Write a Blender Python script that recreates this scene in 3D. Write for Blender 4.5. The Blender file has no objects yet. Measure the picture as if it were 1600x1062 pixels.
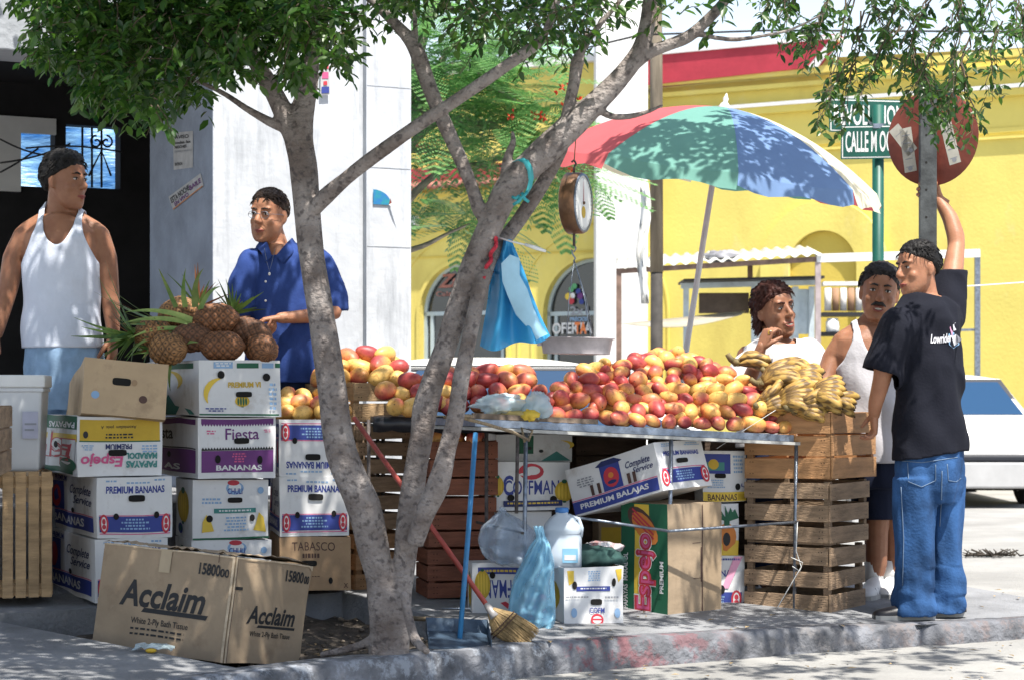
import bpy, bmesh, math, random
import numpy as np
from mathutils import Vector, Matrix, noise
from mathutils.geometry import tessellate_polygon
from mathutils.bvhtree import BVHTree
R = math.radians
random.seed(7)
SC = bpy.context.scene
COL = SC.collection
# ---------------------------------------------------------------- camera, world, sun, exposure
FPX, HY, CZ = 3200.0, 615.0, 1.0          # focal length in photo pixels, horizon row, eye height
cam_d = bpy.data.cameras.new('camera'); cam = bpy.data.objects.new('camera', cam_d); COL.objects.link(cam)
cam.location = (0, 0, CZ); cam.rotation_euler = (R(90), 0, 0)
cam_d.sensor_width = 36; cam_d.lens = 36 * FPX / 1600; cam_d.shift_y = (HY - 531) / 1600
cam_d.clip_start = .1; cam_d.clip_end = 2000
cam_d.dof.use_dof = True; cam_d.dof.focus_distance = 9.0; cam_d.dof.aperture_fstop = 6.3
SC.camera = cam
SUN = Vector((0.20, -0.36, 0.91)).normalized()
W = bpy.data.worlds.new('World'); SC.world = W; W.use_nodes = True
nt = W.node_tree; bg = nt.nodes['Background']; sky = nt.nodes.new('ShaderNodeTexSky')
sky.sky_type = 'NISHITA'; sky.sun_disc = False
sky.sun_elevation = math.asin(SUN.z); sky.sun_rotation = math.atan2(SUN.x, SUN.y)
sky.dust_density = 2.0; sky.air_density = 1.0; sky.ozone_density = 1.0
# whitish summer haze low in the sky, added to the clear sky
geo = nt.nodes.new('ShaderNodeTexCoord'); sep = nt.nodes.new('ShaderNodeSeparateXYZ'); nt.links.new(geo.outputs['Generated'], sep.inputs[0])
mrg = nt.nodes.new('ShaderNodeMapRange'); nt.links.new(sep.outputs[2], mrg.inputs[0]); mrg.inputs[1].default_value = .02; mrg.inputs[2].default_value = .37; mrg.inputs[3].default_value = 5.2; mrg.inputs[4].default_value = .0
mrg.interpolation_type = 'SMOOTHSTEP'
hz = nt.nodes.new('ShaderNodeVectorMath'); hz.operation = 'SCALE'; hz.inputs[0].default_value = (.97, .99, 1.0); nt.links.new(mrg.outputs[0], hz.inputs['Scale'])
add = nt.nodes.new('ShaderNodeVectorMath'); add.operation = 'ADD'; nt.links.new(sky.outputs[0], add.inputs[0]); nt.links.new(hz.outputs[0], add.inputs[1])
nt.links.new(add.outputs[0], bg.inputs[0]); bg.inputs[1].default_value = 0.10
sl = bpy.data.lights.new('sun', 'SUN'); sl.energy = 4.9; sl.angle = R(.53); sl.color = (1, .955, .88)
so = bpy.data.objects.new('sun', sl); COL.objects.link(so)
so.rotation_euler = SUN.to_track_quat('Z', 'Y').to_euler()
SC.view_settings.view_transform = 'Standard'; SC.view_settings.look = 'None'
SC.view_settings.exposure = 0.88; SC.view_settings.gamma = 1

# ---------------------------------------------------------------- helpers
def P(px, py, Y):
    return Vector(((px - 800) / FPX * Y, Y, CZ + (HY - py) / FPX * Y))
def G(x, y):                       # the pavement is one slightly sloping sheet
    return .02 - .033 * x + .03 * (y - 9)
def tag(o, label=None, cat=None, group=None, kind=None):
    if label: o['label'] = label
    if cat: o['category'] = cat
    if group: o['group'] = group
    if kind: o['kind'] = kind
    return o
def empty(name, loc=(0, 0, 0), rz=0.0, parent=None):
    o = bpy.data.objects.new(name, None); COL.objects.link(o)
    o.location = loc; o.rotation_euler = (0, 0, rz); o.empty_display_size = .1
    if parent: o.parent = parent
    return o
def copy_tree(o, parent=None):
    c = o.copy(); COL.objects.link(c); c.parent = parent
    for ch in list(o.children): copy_tree(ch, c)
    return c
MC = {}
def M(name, col, rough=.65, var=.12, scale=6.0, bump=.0, bscale=40., spec=.4, metal=0., col2=None, coord='Object', detail=4., stretch=None, island=0.):
    if name in MC: return MC[name]
    m = bpy.data.materials.new(name); m.use_nodes = True; MC[name] = m
    t = m.node_tree; b = t.nodes['Principled BSDF']; L = t.links
    b.inputs['Roughness'].default_value = rough; b.inputs['Metallic'].default_value = metal
    b.inputs['Specular IOR Level'].default_value = spec
    tc = t.nodes.new('ShaderNodeTexCoord'); mp = t.nodes.new('ShaderNodeMapping')
    L.new(tc.outputs[coord], mp.inputs[0])
    if stretch: mp.inputs['Scale'].default_value = stretch
    n = t.nodes.new('ShaderNodeTexNoise'); n.inputs['Scale'].default_value = scale; n.inputs['Detail'].default_value = detail
    n.inputs['Roughness'].default_value = .6
    L.new(mp.outputs[0], n.inputs[0])
    r = t.nodes.new('ShaderNodeValToRGB'); L.new(n.outputs[0], r.inputs[0])
    c = Vector(col[:3]); c2 = Vector(col2[:3]) if col2 else c * (1 + var); c1 = c if col2 else c * (1 - var)
    r.color_ramp.elements[0].position = .35; r.color_ramp.elements[1].position = .65
    r.color_ramp.elements[0].color = (*c1, 1); r.color_ramp.elements[1].color = (*[min(.95, v) for v in c2], 1)
    out = r.outputs[0]
    if island:
        g = t.nodes.new('ShaderNodeNewGeometry'); hs = t.nodes.new('ShaderNodeHueSaturation')
        mr = t.nodes.new('ShaderNodeMapRange'); L.new(g.outputs['Random Per Island'], mr.inputs[0])
        mr.inputs[3].default_value = 1 - island; mr.inputs[4].default_value = 1 + island
        L.new(mr.outputs[0], hs.inputs['Value']); L.new(out, hs.inputs['Color']); out = hs.outputs[0]
    L.new(out, b.inputs['Base Color'])
    if bump:
        n2 = t.nodes.new('ShaderNodeTexNoise'); n2.inputs['Scale'].default_value = bscale; n2.inputs['Detail'].default_value = 6
        L.new(mp.outputs[0], n2.inputs[0]); bp = t.nodes.new('ShaderNodeBump'); bp.inputs['Strength'].default_value = bump
        bp.inputs['Distance'].default_value = .02
        L.new(n2.outputs[0], bp.inputs['Height']); L.new(bp.outputs[0], b.inputs['Normal'])
    return m
def mnode(m): return m.node_tree, m.node_tree.nodes['Principled BSDF']
def dirt(m, col, scale, lo, hi, fac, stretch=(1,1,1), seed=0., detail=9.):
    """stains with a shape of their own over a material's colour"""
    t, b = mnode(m); tc = t.nodes.new('ShaderNodeTexCoord'); mp = t.nodes.new('ShaderNodeMapping'); mp.inputs['Scale'].default_value = stretch; mp.inputs['Location'].default_value = (seed, seed, seed)
    n = t.nodes.new('ShaderNodeTexNoise'); n.inputs['Scale'].default_value = scale; n.inputs['Detail'].default_value = detail; n.inputs['Roughness'].default_value = .68
    r = t.nodes.new('ShaderNodeValToRGB'); r.color_ramp.elements[0].position = lo; r.color_ramp.elements[1].position = hi; r.color_ramp.elements[0].color = (0,0,0,1); r.color_ramp.elements[1].color = (fac,fac,fac,1)
    mx = t.nodes.new('ShaderNodeMix'); mx.data_type = 'RGBA'; mx.inputs[7].default_value = (*col, 1)
    t.links.new(tc.outputs['Object'], mp.inputs[0]); t.links.new(mp.outputs[0], n.inputs[0]); t.links.new(n.outputs[0], r.inputs[0]); t.links.new(r.outputs[0], mx.inputs[0])
    t.links.new(b.inputs['Base Color'].links[0].from_socket, mx.inputs[6]); t.links.new(mx.outputs[2], b.inputs['Base Color'])

_TC = {}
def text_geo(s, bold=.0, shear=0.):
    """letters as flat triangles in a 0..1 box"""
    k = (s, bold, shear)
    if k in _TC: return _TC[k]
    cu = bpy.data.curves.new('t', 'FONT'); cu.body = s; cu.offset = bold; cu.shear = shear; cu.resolution_u = 3
    cu.fill_mode = 'FRONT'; cu.size = 1
    o = bpy.data.objects.new('t', cu); COL.objects.link(o)
    dg = bpy.context.evaluated_depsgraph_get()
    me = bpy.data.meshes.new_from_object(o.evaluated_get(dg))
    vs = [(v.co.x, v.co.y) for v in me.vertices]; fs = [tuple(p.vertices) for p in me.polygons]
    bpy.data.objects.remove(o); bpy.data.curves.remove(cu); bpy.data.meshes.remove(me)
    x0 = min(v[0] for v in vs); x1 = max(v[0] for v in vs); y0 = min(v[1] for v in vs); y1 = max(v[1] for v in vs)
    vs = [((a - x0) / (x1 - x0), (b - y0) / (y1 - y0)) for a, b in vs]
    _TC[k] = (vs, fs); return _TC[k]

class MB:
    def __init__(s): s.v = []; s.f = []; s.m = []; s.sm = []; s.mats = []
    def mi(s, m):
        if m not in s.mats: s.mats.append(m)
        return s.mats.index(m)
    def add(s, vs, fs, m, smooth=False, T=None):
        b = len(s.v); s.v += [tuple(T @ Vector(v)) if T is not None else tuple(v) for v in vs]
        k = s.mi(m)
        for f in fs: s.f.append(tuple(b + i for i in f)); s.m.append(k); s.sm.append(smooth)
    def box(s, lo, hi, m, T=None, smooth=False):
        x0, y0, z0 = lo; x1, y1, z1 = hi
        vs = [(x0,y0,z0),(x1,y0,z0),(x1,y1,z0),(x0,y1,z0),(x0,y0,z1),(x1,y0,z1),(x1,y1,z1),(x0,y1,z1)]
        s.add(vs, [(0,3,2,1),(4,5,6,7),(0,1,5,4),(1,2,6,5),(2,3,7,6),(3,0,4,7)], m, smooth, T)
    def bar(s, a, b, w, h, m, up=(0,0,1)):
        a = Vector(a); b = Vector(b); d = (b - a); L = d.length; d.normalize(); u = Vector(up)
        if abs(d.dot(u)) > .98: u = Vector((0, 1, 0))
        x = d.cross(u).normalized(); y = x.cross(d)
        T = Matrix((( d.x, x.x, y.x, a.x),(d.y, x.y, y.y, a.y),(d.z, x.z, y.z, a.z),(0,0,0,1)))
        s.box((0,-w/2,-h/2),(L,w/2,h/2), m, T)
    def tube(s, pts, rad, m, n=8, cap=True, flat=1.0, smooth=True, wob=0.):
        pts = [Vector(p) for p in pts]
        if not hasattr(rad, '__len__'): rad = [rad] * len(pts)
        vs = []; fs = []; prev = None
        for i, p in enumerate(pts):
            t = (pts[min(i+1, len(pts)-1)] - pts[max(i-1, 0)]).normalized()
            if prev is None:
                a = Vector((0,1,0)) if abs(t.y) < .9 else Vector((1,0,0))
                x = t.cross(a).normalized()
            else: x = (prev - t * prev.dot(t)).normalized()
            prev = x; y = t.cross(x)
            for k in range(n):
                an = 2*math.pi*k/n; r = rad[i]
                if wob: r *= 1 + wob * noise.noise(Vector((p.x*9+math.cos(an)*1.5, p.z*7, math.sin(an)*1.5+p.y)))
                vs.append(p + x*math.cos(an)*r + y*math.sin(an)*r*flat)
        for i in range(len(pts)-1):
            for k in range(n):
                fs.append((i*n+k, i*n+(k+1)%n, (i+1)*n+(k+1)%n, (i+1)*n+k))
        if cap: fs.append(tuple(range(n-1,-1,-1))); fs.append(tuple((len(pts)-1)*n+k for k in range(n)))
        s.add(vs, fs, m, smooth)
    def lathe(s, prof, m, n=24, T=None, smooth=True, cap=True):
        vs = []; fs = []
        for r, z in prof:
            for k in range(n): a = 2*math.pi*k/n; vs.append((r*math.cos(a), r*math.sin(a), z))
        for i in range(len(prof)-1):
            for k in range(n): fs.append((i*n+k, i*n+(k+1)%n, (i+1)*n+(k+1)%n, (i+1)*n+k))
        if cap: fs.append(tuple(range(n-1,-1,-1))); fs.append(tuple((len(prof)-1)*n+k for k in range(n)))
        s.add(vs, fs, m, smooth, T)
    def ball(s, c, r, m, n=12, T=None):
        if not hasattr(r, '__len__'): r = (r, r, r)
        vs = []; fs = []; k2 = n//2
        for i in range(k2+1):
            ph = math.pi*i/k2
            for k in range(n):
                a = 2*math.pi*k/n
                vs.append((c[0]+r[0]*math.sin(ph)*math.cos(a), c[1]+r[1]*math.sin(ph)*math.sin(a), c[2]-r[2]*math.cos(ph)))
        for i in range(k2):
            for k in range(n): fs.append((i*n+k, i*n+(k+1)%n, (i+1)*n+(k+1)%n, (i+1)*n+k))
        s.add(vs, fs, m, True, T)
    def holes(s, outer, holes, y, depth, m, mr=None):
        """wall face in local x,z at depth y (facing -y) with holes and their reveals"""
        loops = [[Vector((a, b, 0)) for a, b in outer]] + [[Vector((a, b, 0)) for a, b in h] for h in holes]
        tri = tessellate_polygon(loops); flat = [v for l in loops for v in l]
        s.add([(v.x, y, v.y) for v in flat], [tuple(t) for t in tri], m)
        for h in holes:
            n = len(h); vs = [(a, y, b) for a, b in h] + [(a, y+depth, b) for a, b in h]
            s.add(vs, [(i, (i+1) % n, n+(i+1) % n, n+i) for i in range(n)], mr or m)
    def build(s, name, parent=None, loc=None, mat=None, warp=0., wscale=3., bevel=0., solid=0., fixn=True):
        if warp:
            sd = Vector((random.random()*50, random.random()*50, 0))
            s.v = [tuple(Vector(v) + warp * noise.noise_vector(Vector(v)*wscale + sd)) for v in s.v]
        me = bpy.data.meshes.new(name); me.from_pydata(s.v, [], s.f)
        for m in s.mats: me.materials.append(m)
        me.polygons.foreach_set('material_index', s.m); me.polygons.foreach_set('use_smooth', s.sm)
        if fixn:
            bm = bmesh.new(); bm.from_mesh(me); bmesh.ops.recalc_face_normals(bm, faces=bm.faces); bm.to_mesh(me); bm.free()
        me.update()
        o = bpy.data.objects.new(name, me); COL.objects.link(o)
        if parent: o.parent = parent
        if loc is not None: o.location = loc
        if mat is not None: o.matrix_local = mat
        if bevel:
            b = o.modifiers.new('b', 'BEVEL'); b.width = bevel; b.segments = 2; b.limit_method = 'ANGLE'; b.angle_limit = R(40)
        if solid:
            b = o.modifiers.new('s', 'SOLIDIFY'); b.thickness = solid; b.offset = 0
        return o
def baked(mb, voxel, smooth=3, fac=.5):
    """union of closed overlapping pieces -> one continuous surface, returned as verts, faces"""
    me = bpy.data.meshes.new('tmp'); me.from_pydata(mb.v, [], mb.f)
    bm = bmesh.new(); bm.from_mesh(me); bmesh.ops.recalc_face_normals(bm, faces=bm.faces); bm.to_mesh(me); bm.free()
    o = bpy.data.objects.new('tmp', me); COL.objects.link(o)
    r = o.modifiers.new('r', 'REMESH'); r.mode = 'VOXEL'; r.voxel_size = voxel; r.adaptivity = 0
    if smooth: q = o.modifiers.new('s', 'SMOOTH'); q.iterations = smooth; q.factor = fac
    e = bpy.data.meshes.new_from_object(o.evaluated_get(bpy.context.evaluated_depsgraph_get()))
    n = len(e.vertices); a = np.empty(n*3); e.vertices.foreach_get('co', a); a = a.reshape(-1, 3)
    f = [tuple(p.vertices) for p in e.polygons]
    nr = np.empty(n*3); e.vertices.foreach_get('normal', nr); nr = nr.reshape(-1, 3)
    bpy.data.objects.remove(o); bpy.data.meshes.remove(me); bpy.data.meshes.remove(e)
    return a, f, nr

# ---------------------------------------------------------------- shared materials
m_pave = M('pavement_concrete', (.225,.23,.24), .9, .22, 3, .5, 60, detail=10)
m_kerb = M('kerb_concrete', (.27,.265,.255), .9, .28, 9, .7, 45, detail=10)
m_road = M('road_surface', (.30,.295,.28), .95, .16, 1.5, .4, 50, detail=10)
m_dirt = M('pit_soil', (.075,.062,.05), 1, .5, 14, 1., 30, detail=8)
m_black = M('hole_dark', (.012,.011,.010), .9, .1)  # flat black; box holes are decals with their inner dark in the colour
m_card = M('brown_cardboard', (.38,.25,.145), .85, .10, 5, .12, 25)
m_card2 = M('tan_cardboard', (.50,.36,.22), .85, .08, 5, .12, 25)
m_card3 = M('greybrown_cardboard', (.36,.27,.18), .85, .12, 4, .2, 18)
m_white = M('white_card', (.70,.70,.70), .6, .07, 4, .1, 12)
dirt(m_white, (.30,.25,.19), 7, .55, .72, .45); dirt(m_white, (.42,.42,.44), 26, .60, .70, .4, seed=4)
for q_ in (m_card, m_card2, m_card3): dirt(q_, (.20,.13,.08), 6, .54, .70, .45); dirt(q_, (.52,.42,.30), 30, .62, .72, .35, seed=9)
dirt(m_pave, (.12,.12,.12), 1.6, .52, .66, .55); dirt(m_pave, (.36,.36,.35), 9, .60, .72, .5, seed=7)
dirt(m_road, (.20,.195,.185), .7, .50, .66, .5); dirt(m_road, (.10,.10,.10), 5, .66, .72, .5, seed=3)
m_blue = M('ink_blue', (.035,.055,.26), .6, .1)
m_dblue = M('ink_dark_blue', (.02,.03,.12), .6, .1)
m_red = M('ink_red', (.50,.04,.06), .6, .1)
m_pink = M('ink_pink', (.60,.10,.24), .6, .1)
m_purple = M('ink_purple', (.14,.035,.17), .6, .1)
m_green = M('ink_green', (.015,.11,.055), .6, .12)
m_teal = M('ink_teal', (.05,.22,.20), .6, .12)
m_yel = M('ink_yellow', (.72,.50,.06), .6, .1)
m_gold = M('ink_gold', (.55,.36,.03), .6, .1)
m_lblue = M('ink_light_blue', (.25,.40,.60), .6, .1)
m_orange = M('ink_orange', (.6,.2,.04), .6, .1)
m_ink = M('ink_black', (.02,.02,.022), .6, .1)
m_grey = M('ink_grey', (.3,.31,.34), .6, .1)
m_steel = M('worn_steel', (.22,.25,.30), .38, .3, 30, .2, 60, metal=.75)
m_rust = M('rusty_iron', (.10,.085,.08), .7, .4, 30, .3, 60, metal=.3)
m_bone = M('white_plastic', (.72,.72,.70), .45, .05)
# ================================================================ GROUND
KERB = [(-4.2,4.6),(-2.6,5.9),(-1.10,7.18),(-.90,7.36),(-.665,7.60),(.13,8.27),(.80,8.66),(1.25,8.93),(1.85,9.20),(2.36,9.47),(3.0,9.85)]
A_, B_, C_, D_ = (-.98,7.42), (.03,8.34), (-.80,9.66), (-2.25,8.50)      # tree pit corners
def ground_obj():
    mb = MB()
    outer = [(x-.0, y+.0) for x, y in KERB] + [(3.35,10.3),(2.95,10.32),(2.60,10.33),(2.38,10.72),(2.0,11.5),(.8,13.2),(-.6,15.5),(-9,15.5),(-9,3)]
    hole = [A_, B_, C_, D_]
    loops = [[Vector((x,y,0)) for x,y in outer], [Vector((x,y,0)) for x,y in hole]]
    tri = tessellate_polygon(loops); fl = [v for l in loops for v in l]
    mb.add([(v.x, v.y, G(v.x,v.y)) for v in fl], [tuple(t) for t in tri], m_pave)
    # edge of the far side, a real step down
    back = outer[len(KERB)-1:len(KERB)+8]
    for a, b in zip(back, back[1:]):
        mb.add([(a[0],a[1],G(*a)),(b[0],b[1],G(*b)),(b[0],b[1],-.3),(a[0],a[1],-.3)], [(0,1,2,3)], m_pave)
    for i in range(4):
        a = hole[i]; b = hole[(i+1)%4]
        mb.add([(a[0],a[1],G(*a)),(b[0],b[1],G(*b)),(b[0],b[1],-.3),(a[0],a[1],-.3)], [(0,1,2,3)], m_pave)
    tag(mb.build('pavement'), kind='structure')
    # expansion joints cut dark and thin
ground_obj()
def kerb():
    mb = MB(); pts = []
    for (a, b) in zip(KERB, KERB[1:]):
        n = max(2, int((Vector(b)-Vector(a)).length/.05))
        for i in range(n): pts.append(Vector(a).lerp(Vector(b), i/n))
    pts.append(Vector(KERB[-1])); rows = []
    for i, p in enumerate(pts):
        t = (pts[min(i+1,len(pts)-1)]-pts[max(i-1,0)]).normalized(); nn = Vector((t.y,-t.x))   # towards the road
        g = G(p.x,p.y); w = .012*noise.noise(Vector((p.x*3,p.y*3,0)))+.008*noise.noise(Vector((p.x*14,p.y*14,0)))
        gap = .045*math.exp(-((p.x-1.86)/.025)**2)
        prof = [(-.15,-.2),(-.15, .003), (-.03,.006+w*.3), (.0-gap,.002-gap), (.016-gap+w,-.022), (.022-gap+w*1.6,-.075), (.026-gap+w,-.13),(.03,-.2)]
        rows.append([(p.x+nn.x*a, p.y+nn.y*a, g+b) for a, b in prof])
    k = len(rows[0]); vs = [v for r in rows for v in r]
    mb.add(vs, [(i*k+j,(i+1)*k+j,(i+1)*k+j+1,i*k+j+1) for i in range(len(rows)-1) for j in range(k-1)], m_kerbp, True)
    tag(mb.build('kerb'), kind='structure')
# kerb concrete with worn remains of red and white paint
m_kerbp = M('kerb_worn_paint', (.15,.155,.17), .9, .45, 7, 1., 28, detail=10)
t, b = mnode(m_kerbp)
tc = t.nodes.new('ShaderNodeTexCoord'); sx = t.nodes.new('ShaderNodeSeparateXYZ'); t.links.new(tc.outputs['Object'], sx.inputs[0])
n1 = t.nodes.new('ShaderNodeTexNoise'); n1.inputs['Scale'].default_value = 9; n1.inputs['Detail'].default_value = 8; n1.inputs['Roughness'].default_value = .75
t.links.new(tc.outputs['Object'], n1.inputs[0])
def ramp(t, src, stops):
    r = t.nodes.new('ShaderNodeValToRGB'); t.links.new(src, r.inputs[0])
    e = r.color_ramp.elements
    while len(e) < len(stops): e.new(.5)
    for i, (p, c) in enumerate(stops): e[i].position = p; e[i].color = (c, c, c, 1) if not hasattr(c, '__len__') else (*c, 1)
    return r.outputs[0]
mr = t.nodes.new('ShaderNodeMapRange'); mr.inputs[1].default_value = -1.2; mr.inputs[2].default_value = 2.8
t.links.new(sx.outputs[0], mr.inputs[0])
stripe = ramp(t, mr.outputs[0], [(0,(.34,.37,.42)),(.34,(.36,.39,.43)),(.36,(.24,.08,.09)),(.50,(.19,.10,.11)),(.56,(.20,.20,.20)),(1,(.19,.13,.12))])
ch = ramp(t, n1.outputs[0], [(.50,0.),(.58,.75)])
mx = t.nodes.new('ShaderNodeMix'); mx.data_type = 'RGBA'
old = b.inputs['Base Color'].links[0].from_socket
t.links.new(ch, mx.inputs[0]); t.links.new(old, mx.inputs[6]); t.links.new(stripe, mx.inputs[7]); t.links.new(mx.outputs[2], b.inputs['Base Color'])
kerb()
# the road: one sheet to the horizon
mb = MB(); mb.add([(-400,-60,-.13+.0),(400,-60,-.13),(400,600,-.13),(-400,600,-.13)], [(0,1,2,3)], m_road)
tag(mb.build('road'), kind='structure')
# soil in the tree pit
mb = MB(); N = 34; vs = []
for j in range(N+1):
    for i in range(N+1):
        u, v = i/N, j/N
        p = Vector(A_).lerp(Vector(B_), u).lerp(Vector(D_).lerp(Vector(C_), u), v)
        z = G(p.x,p.y) - .115 + .03*noise.noise(Vector((p.x*5,p.y*5,1))) + .02*noise.noise(Vector((p.x*16,p.y*16,1)))
        z += .075*math.exp(-((p.x+.50)**2+(p.y-7.85)**2)/.06)
        vs.append((p.x,p.y,min(z, G(p.x,p.y)-.01)))
mb.add(vs, [(j*(N+1)+i, j*(N+1)+i+1, (j+1)*(N+1)+i+1, (j+1)*(N+1)+i) for j in range(N) for i in range(N)], m_dirt, True)
tag(mb.build('soil'), kind='structure')
# a scatter of broken branches and grit on the far road
mb = MB(); rq = random.Random(8); m_tw0 = M('dry_twigs', (.06,.05,.04), .95, .4, 20)
for i in range(70):
    c = P(rq.gauss(1545,22), rq.gauss(873,5), 14.2); c.z = -.12; a = rq.uniform(0,6.28); l = rq.uniform(.03,.14)
    mb.tube([c, c+Vector((l*math.cos(a), l*math.sin(a), rq.uniform(.005,.05)))], [.006,.003], m_tw0, 4)
tag(mb.build('debris', fixn=False), 'small heap of dry twigs on the bright road behind the young man', None, kind='stuff')
# loose rubble and dry leaves in and round the pit
mb = MB(); m_rub = M('rubble_bits', (.16,.13,.10), .95, .5, 30, island=.5)
m_leafdry = M('dry_leaf', (.30,.22,.12), .8, .4, 20, island=.5)
rng = random.Random(3)
for i in range(240):
    u, v = rng.random(), rng.random()
    p = Vector(A_).lerp(Vector(B_), u).lerp(Vector(D_).lerp(Vector(C_), u), v)
    r = rng.uniform(.004,.016); z = G(p.x,p.y)-.10
    mb.ball((p.x,p.y,z), (r,r*rng.uniform(.6,1.2),r*.6), m_rub, 6)
for i in range(220):
    x = rng.uniform(-2.2,2.6); y = 8.05+.62*x+rng.uniform(-1.2,1.1); 
    inpit = (-2.2 < x < .1 and 6.9 < y < 9.4)
    z = (G(x,y)-.085 if inpit else (G(x,y)+.006 if y > 8.1+.63*x else -.122))
    a = rng.uniform(0,6.28); l = rng.uniform(.012,.028); c, s = math.cos(a)*l, math.sin(a)*l
    mb.add([(x-c,y-s,z),(x+s*.4,y-c*.4,z+.004),(x+c,y+s,z+.003),(x-s*.4,y+c*.4,z+.006)], [(0,1,2,3)], m_leafdry)
tag(mb.build('litter'), 'dry leaves and small rubble scattered on the soil and pavement', None, kind='stuff')

# ================================================================ YELLOW BUILDING (facade plane turned 30 degrees)
TH_Y = R(-30); OY = Vector((1.22, 30.0))
def plane_uv(px, py, O, th):
    nx, ny = math.sin(th), -math.cos(th); k = (px-800)/FPX
    Y = (O.x*nx+O.y*ny)/(k*nx+ny); X = k*Y
    return ((X-O.x)*math.cos(th)+(Y-O.y)*math.sin(th), CZ+(HY-py)/FPX*Y)
FY = lambda px, py: plane_uv(px, py, OY, TH_Y)
m_yw = M('yellow_render', (.72,.60,.155), .9, .08, .8, .18, 22, detail=12)
dirt(m_yw, (.52,.40,.10), .9, .50, .70, .6, (1,1,.35)); dirt(m_yw, (.70,.62,.30), 2.4, .58, .72, .55, (1,1,.5), 5)
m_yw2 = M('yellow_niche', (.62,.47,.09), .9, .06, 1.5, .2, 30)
m_wht = M('white_render', (.70,.70,.69), .85, .05, 2, .2, 30, detail=8)
m_redp = M('red_paint', (.40,.035,.055), .75, .12, 3, .1, 20)
m_tile = M('roof_tiles', (.32,.13,.10), .85, .3, 10)
m_frame = M('window_frame_paint', (.42,.50,.52), .5, .05)
m_glassd = M('dark_glass', (.02,.025,.03), .08, .1, spec=.8)
yb = empty('yellow_building', (OY.x, OY.y, 0), TH_Y)
tag(yb, 'long yellow rendered building with arched windows and white cornices across the street', 'building')
uL = FY(560,0)[0]; uR = FY(2150,0)[0]; topR = FY(1500,100)[1]; 
def arch(u0, u1, zb, zs, n=18):
    c, r = (u0+u1)/2, (u1-u0)/2; zt = r
    return [(u0,zb)] + [(u1,zb)] + [(c+r*math.cos(math.pi*i/n), zs+r*1.0*math.sin(math.pi*i/n)) for i in range(n+1)]
def arch_px(pl, pr, ptop, pb):
    u0 = FY(pl,500)[0]; u1 = FY(pr,500)[0]; zt = FY((pl+pr)/2, ptop)[1]; zb = FY(pl,pb)[1]; zs = zt-(u1-u0)/2
    return u0, u1, zb, zs
w1 = arch_px(657, 792, 410, 640); w2 = arch_px(850, 1002, 403, 640); ni = arch_px(1236, 1342, 361, 560)
u_red0 = FY(1020,100)[0]
mb = MB()
zl = FY(820,104)[1]
mb.holes([(uL,-.2),(uR,-.2),(uR,topR),(FY(1012,0)[0],topR),(FY(1012,0)[0],zl),(uL,zl)],
         [arch(*w1), arch(*w2)], 0, .35, m_yw)
mb.add([(uL,6,zl),(uR,6,zl),(uR,0,topR),(uL,0,zl)], [(0,1,2,3)], m_yw)
mb.build('wall', yb)
# niche as a flat panel, recess shade put into its darker yellow, ring moulding proud
def ring(mb, a, w, y0, y1, m, n=26, leg=True):
    u0,u1,zb,zs = a; c,r = (u0+u1)/2,(u1-u0)/2; prof = []
    inn = ([(u0,zb)] if leg else []) + [(c-r*math.cos(math.pi*i/n), zs+r*math.sin(math.pi*i/n)) for i in range(n+1)] + ([(u1,zb)] if leg else [])
    out = ([(u0-w,zb)] if leg else []) + [(c-(r+w)*math.cos(math.pi*i/n), zs+(r+w)*math.sin(math.pi*i/n)) for i in range(n+1)] + ([(u1+w,zb)] if leg else [])
    k = len(inn); vs = [(a,y0,b) for a,b in inn]+[(a,y0,b) for a,b in out]+[(a,y1,b) for a,b in inn]+[(a,y1,b) for a,b in out]
    fs = []
    for i in range(k-1): fs += [(i,i+1,k+i+1,k+i),(k+i,k+i+1,3*k+i+1,3*k+i),(i,i+1,2*k+i+1,2*k+i)]
    mb.add(vs, fs, m)
mb = MB(); u0,u1,zb_,zs_ = ni
ring(mb, ni, .42, -.10, .0, m_yw)
mb.build('arch_moulding', yb)
mb = MB(); pts = arch(*ni)
mb.add([(a,-.006,b) for a,b in pts], [tuple(range(len(pts)))], m_yw2); 
ring(mb, (u0+.0,u1-.0,zb_,zs_), .03, -.03, 0, m_yw2)
mb.build('niche_panel', yb)
mb = MB()
for w in (w1, w2): ring(mb, w, .06, -.03, 0, m_yw); ring(mb, (w[0]-.42,w[1]+.42,w[2],w[3]), .03, -.02, 0, m_yw)
mb.build('arch_trim', yb)
# cornices (horizontal bands)
def band(px, py0, py1, u0, u1, out, m, mb):
    z0 = FY(px,py1)[1]; z1 = FY(px,py0)[1]; mb.box((u0,-out,z0),(u1,-.0005,z1), m)
mb = MB(); uM = FY(1012,0)[0]
band(1500, 146, 157, uM, uR, .12, m_yw, mb)
mb.box((uM,-.16,FY(1500,146)[1]),(uR,-.0005,FY(1500,146)[1]+.05), m_wht)
band(1500, 205, 212, uM, uR, .03, m_yw, mb); band(1500, 218, 222, uM, uR, .05, m_yw, mb)
mb.box((FY(1020,0)[0],-.20,FY(1150,128)[1]),(uR,-.13,FY(1150,118)[1]), m_yw)
band(1500, 110, 117, uM, uR, .13, m_yw, mb)
mb.build('cornice', yb)
mb = MB(); band(820, 96, 108, uL, uM, .14, m_wht, mb); band(700, 300, 305, uL, uM, .05, m_yw, mb)
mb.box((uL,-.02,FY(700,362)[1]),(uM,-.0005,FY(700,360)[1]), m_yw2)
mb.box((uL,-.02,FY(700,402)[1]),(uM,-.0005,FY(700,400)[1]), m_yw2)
mb.build('cornice', yb)
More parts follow.
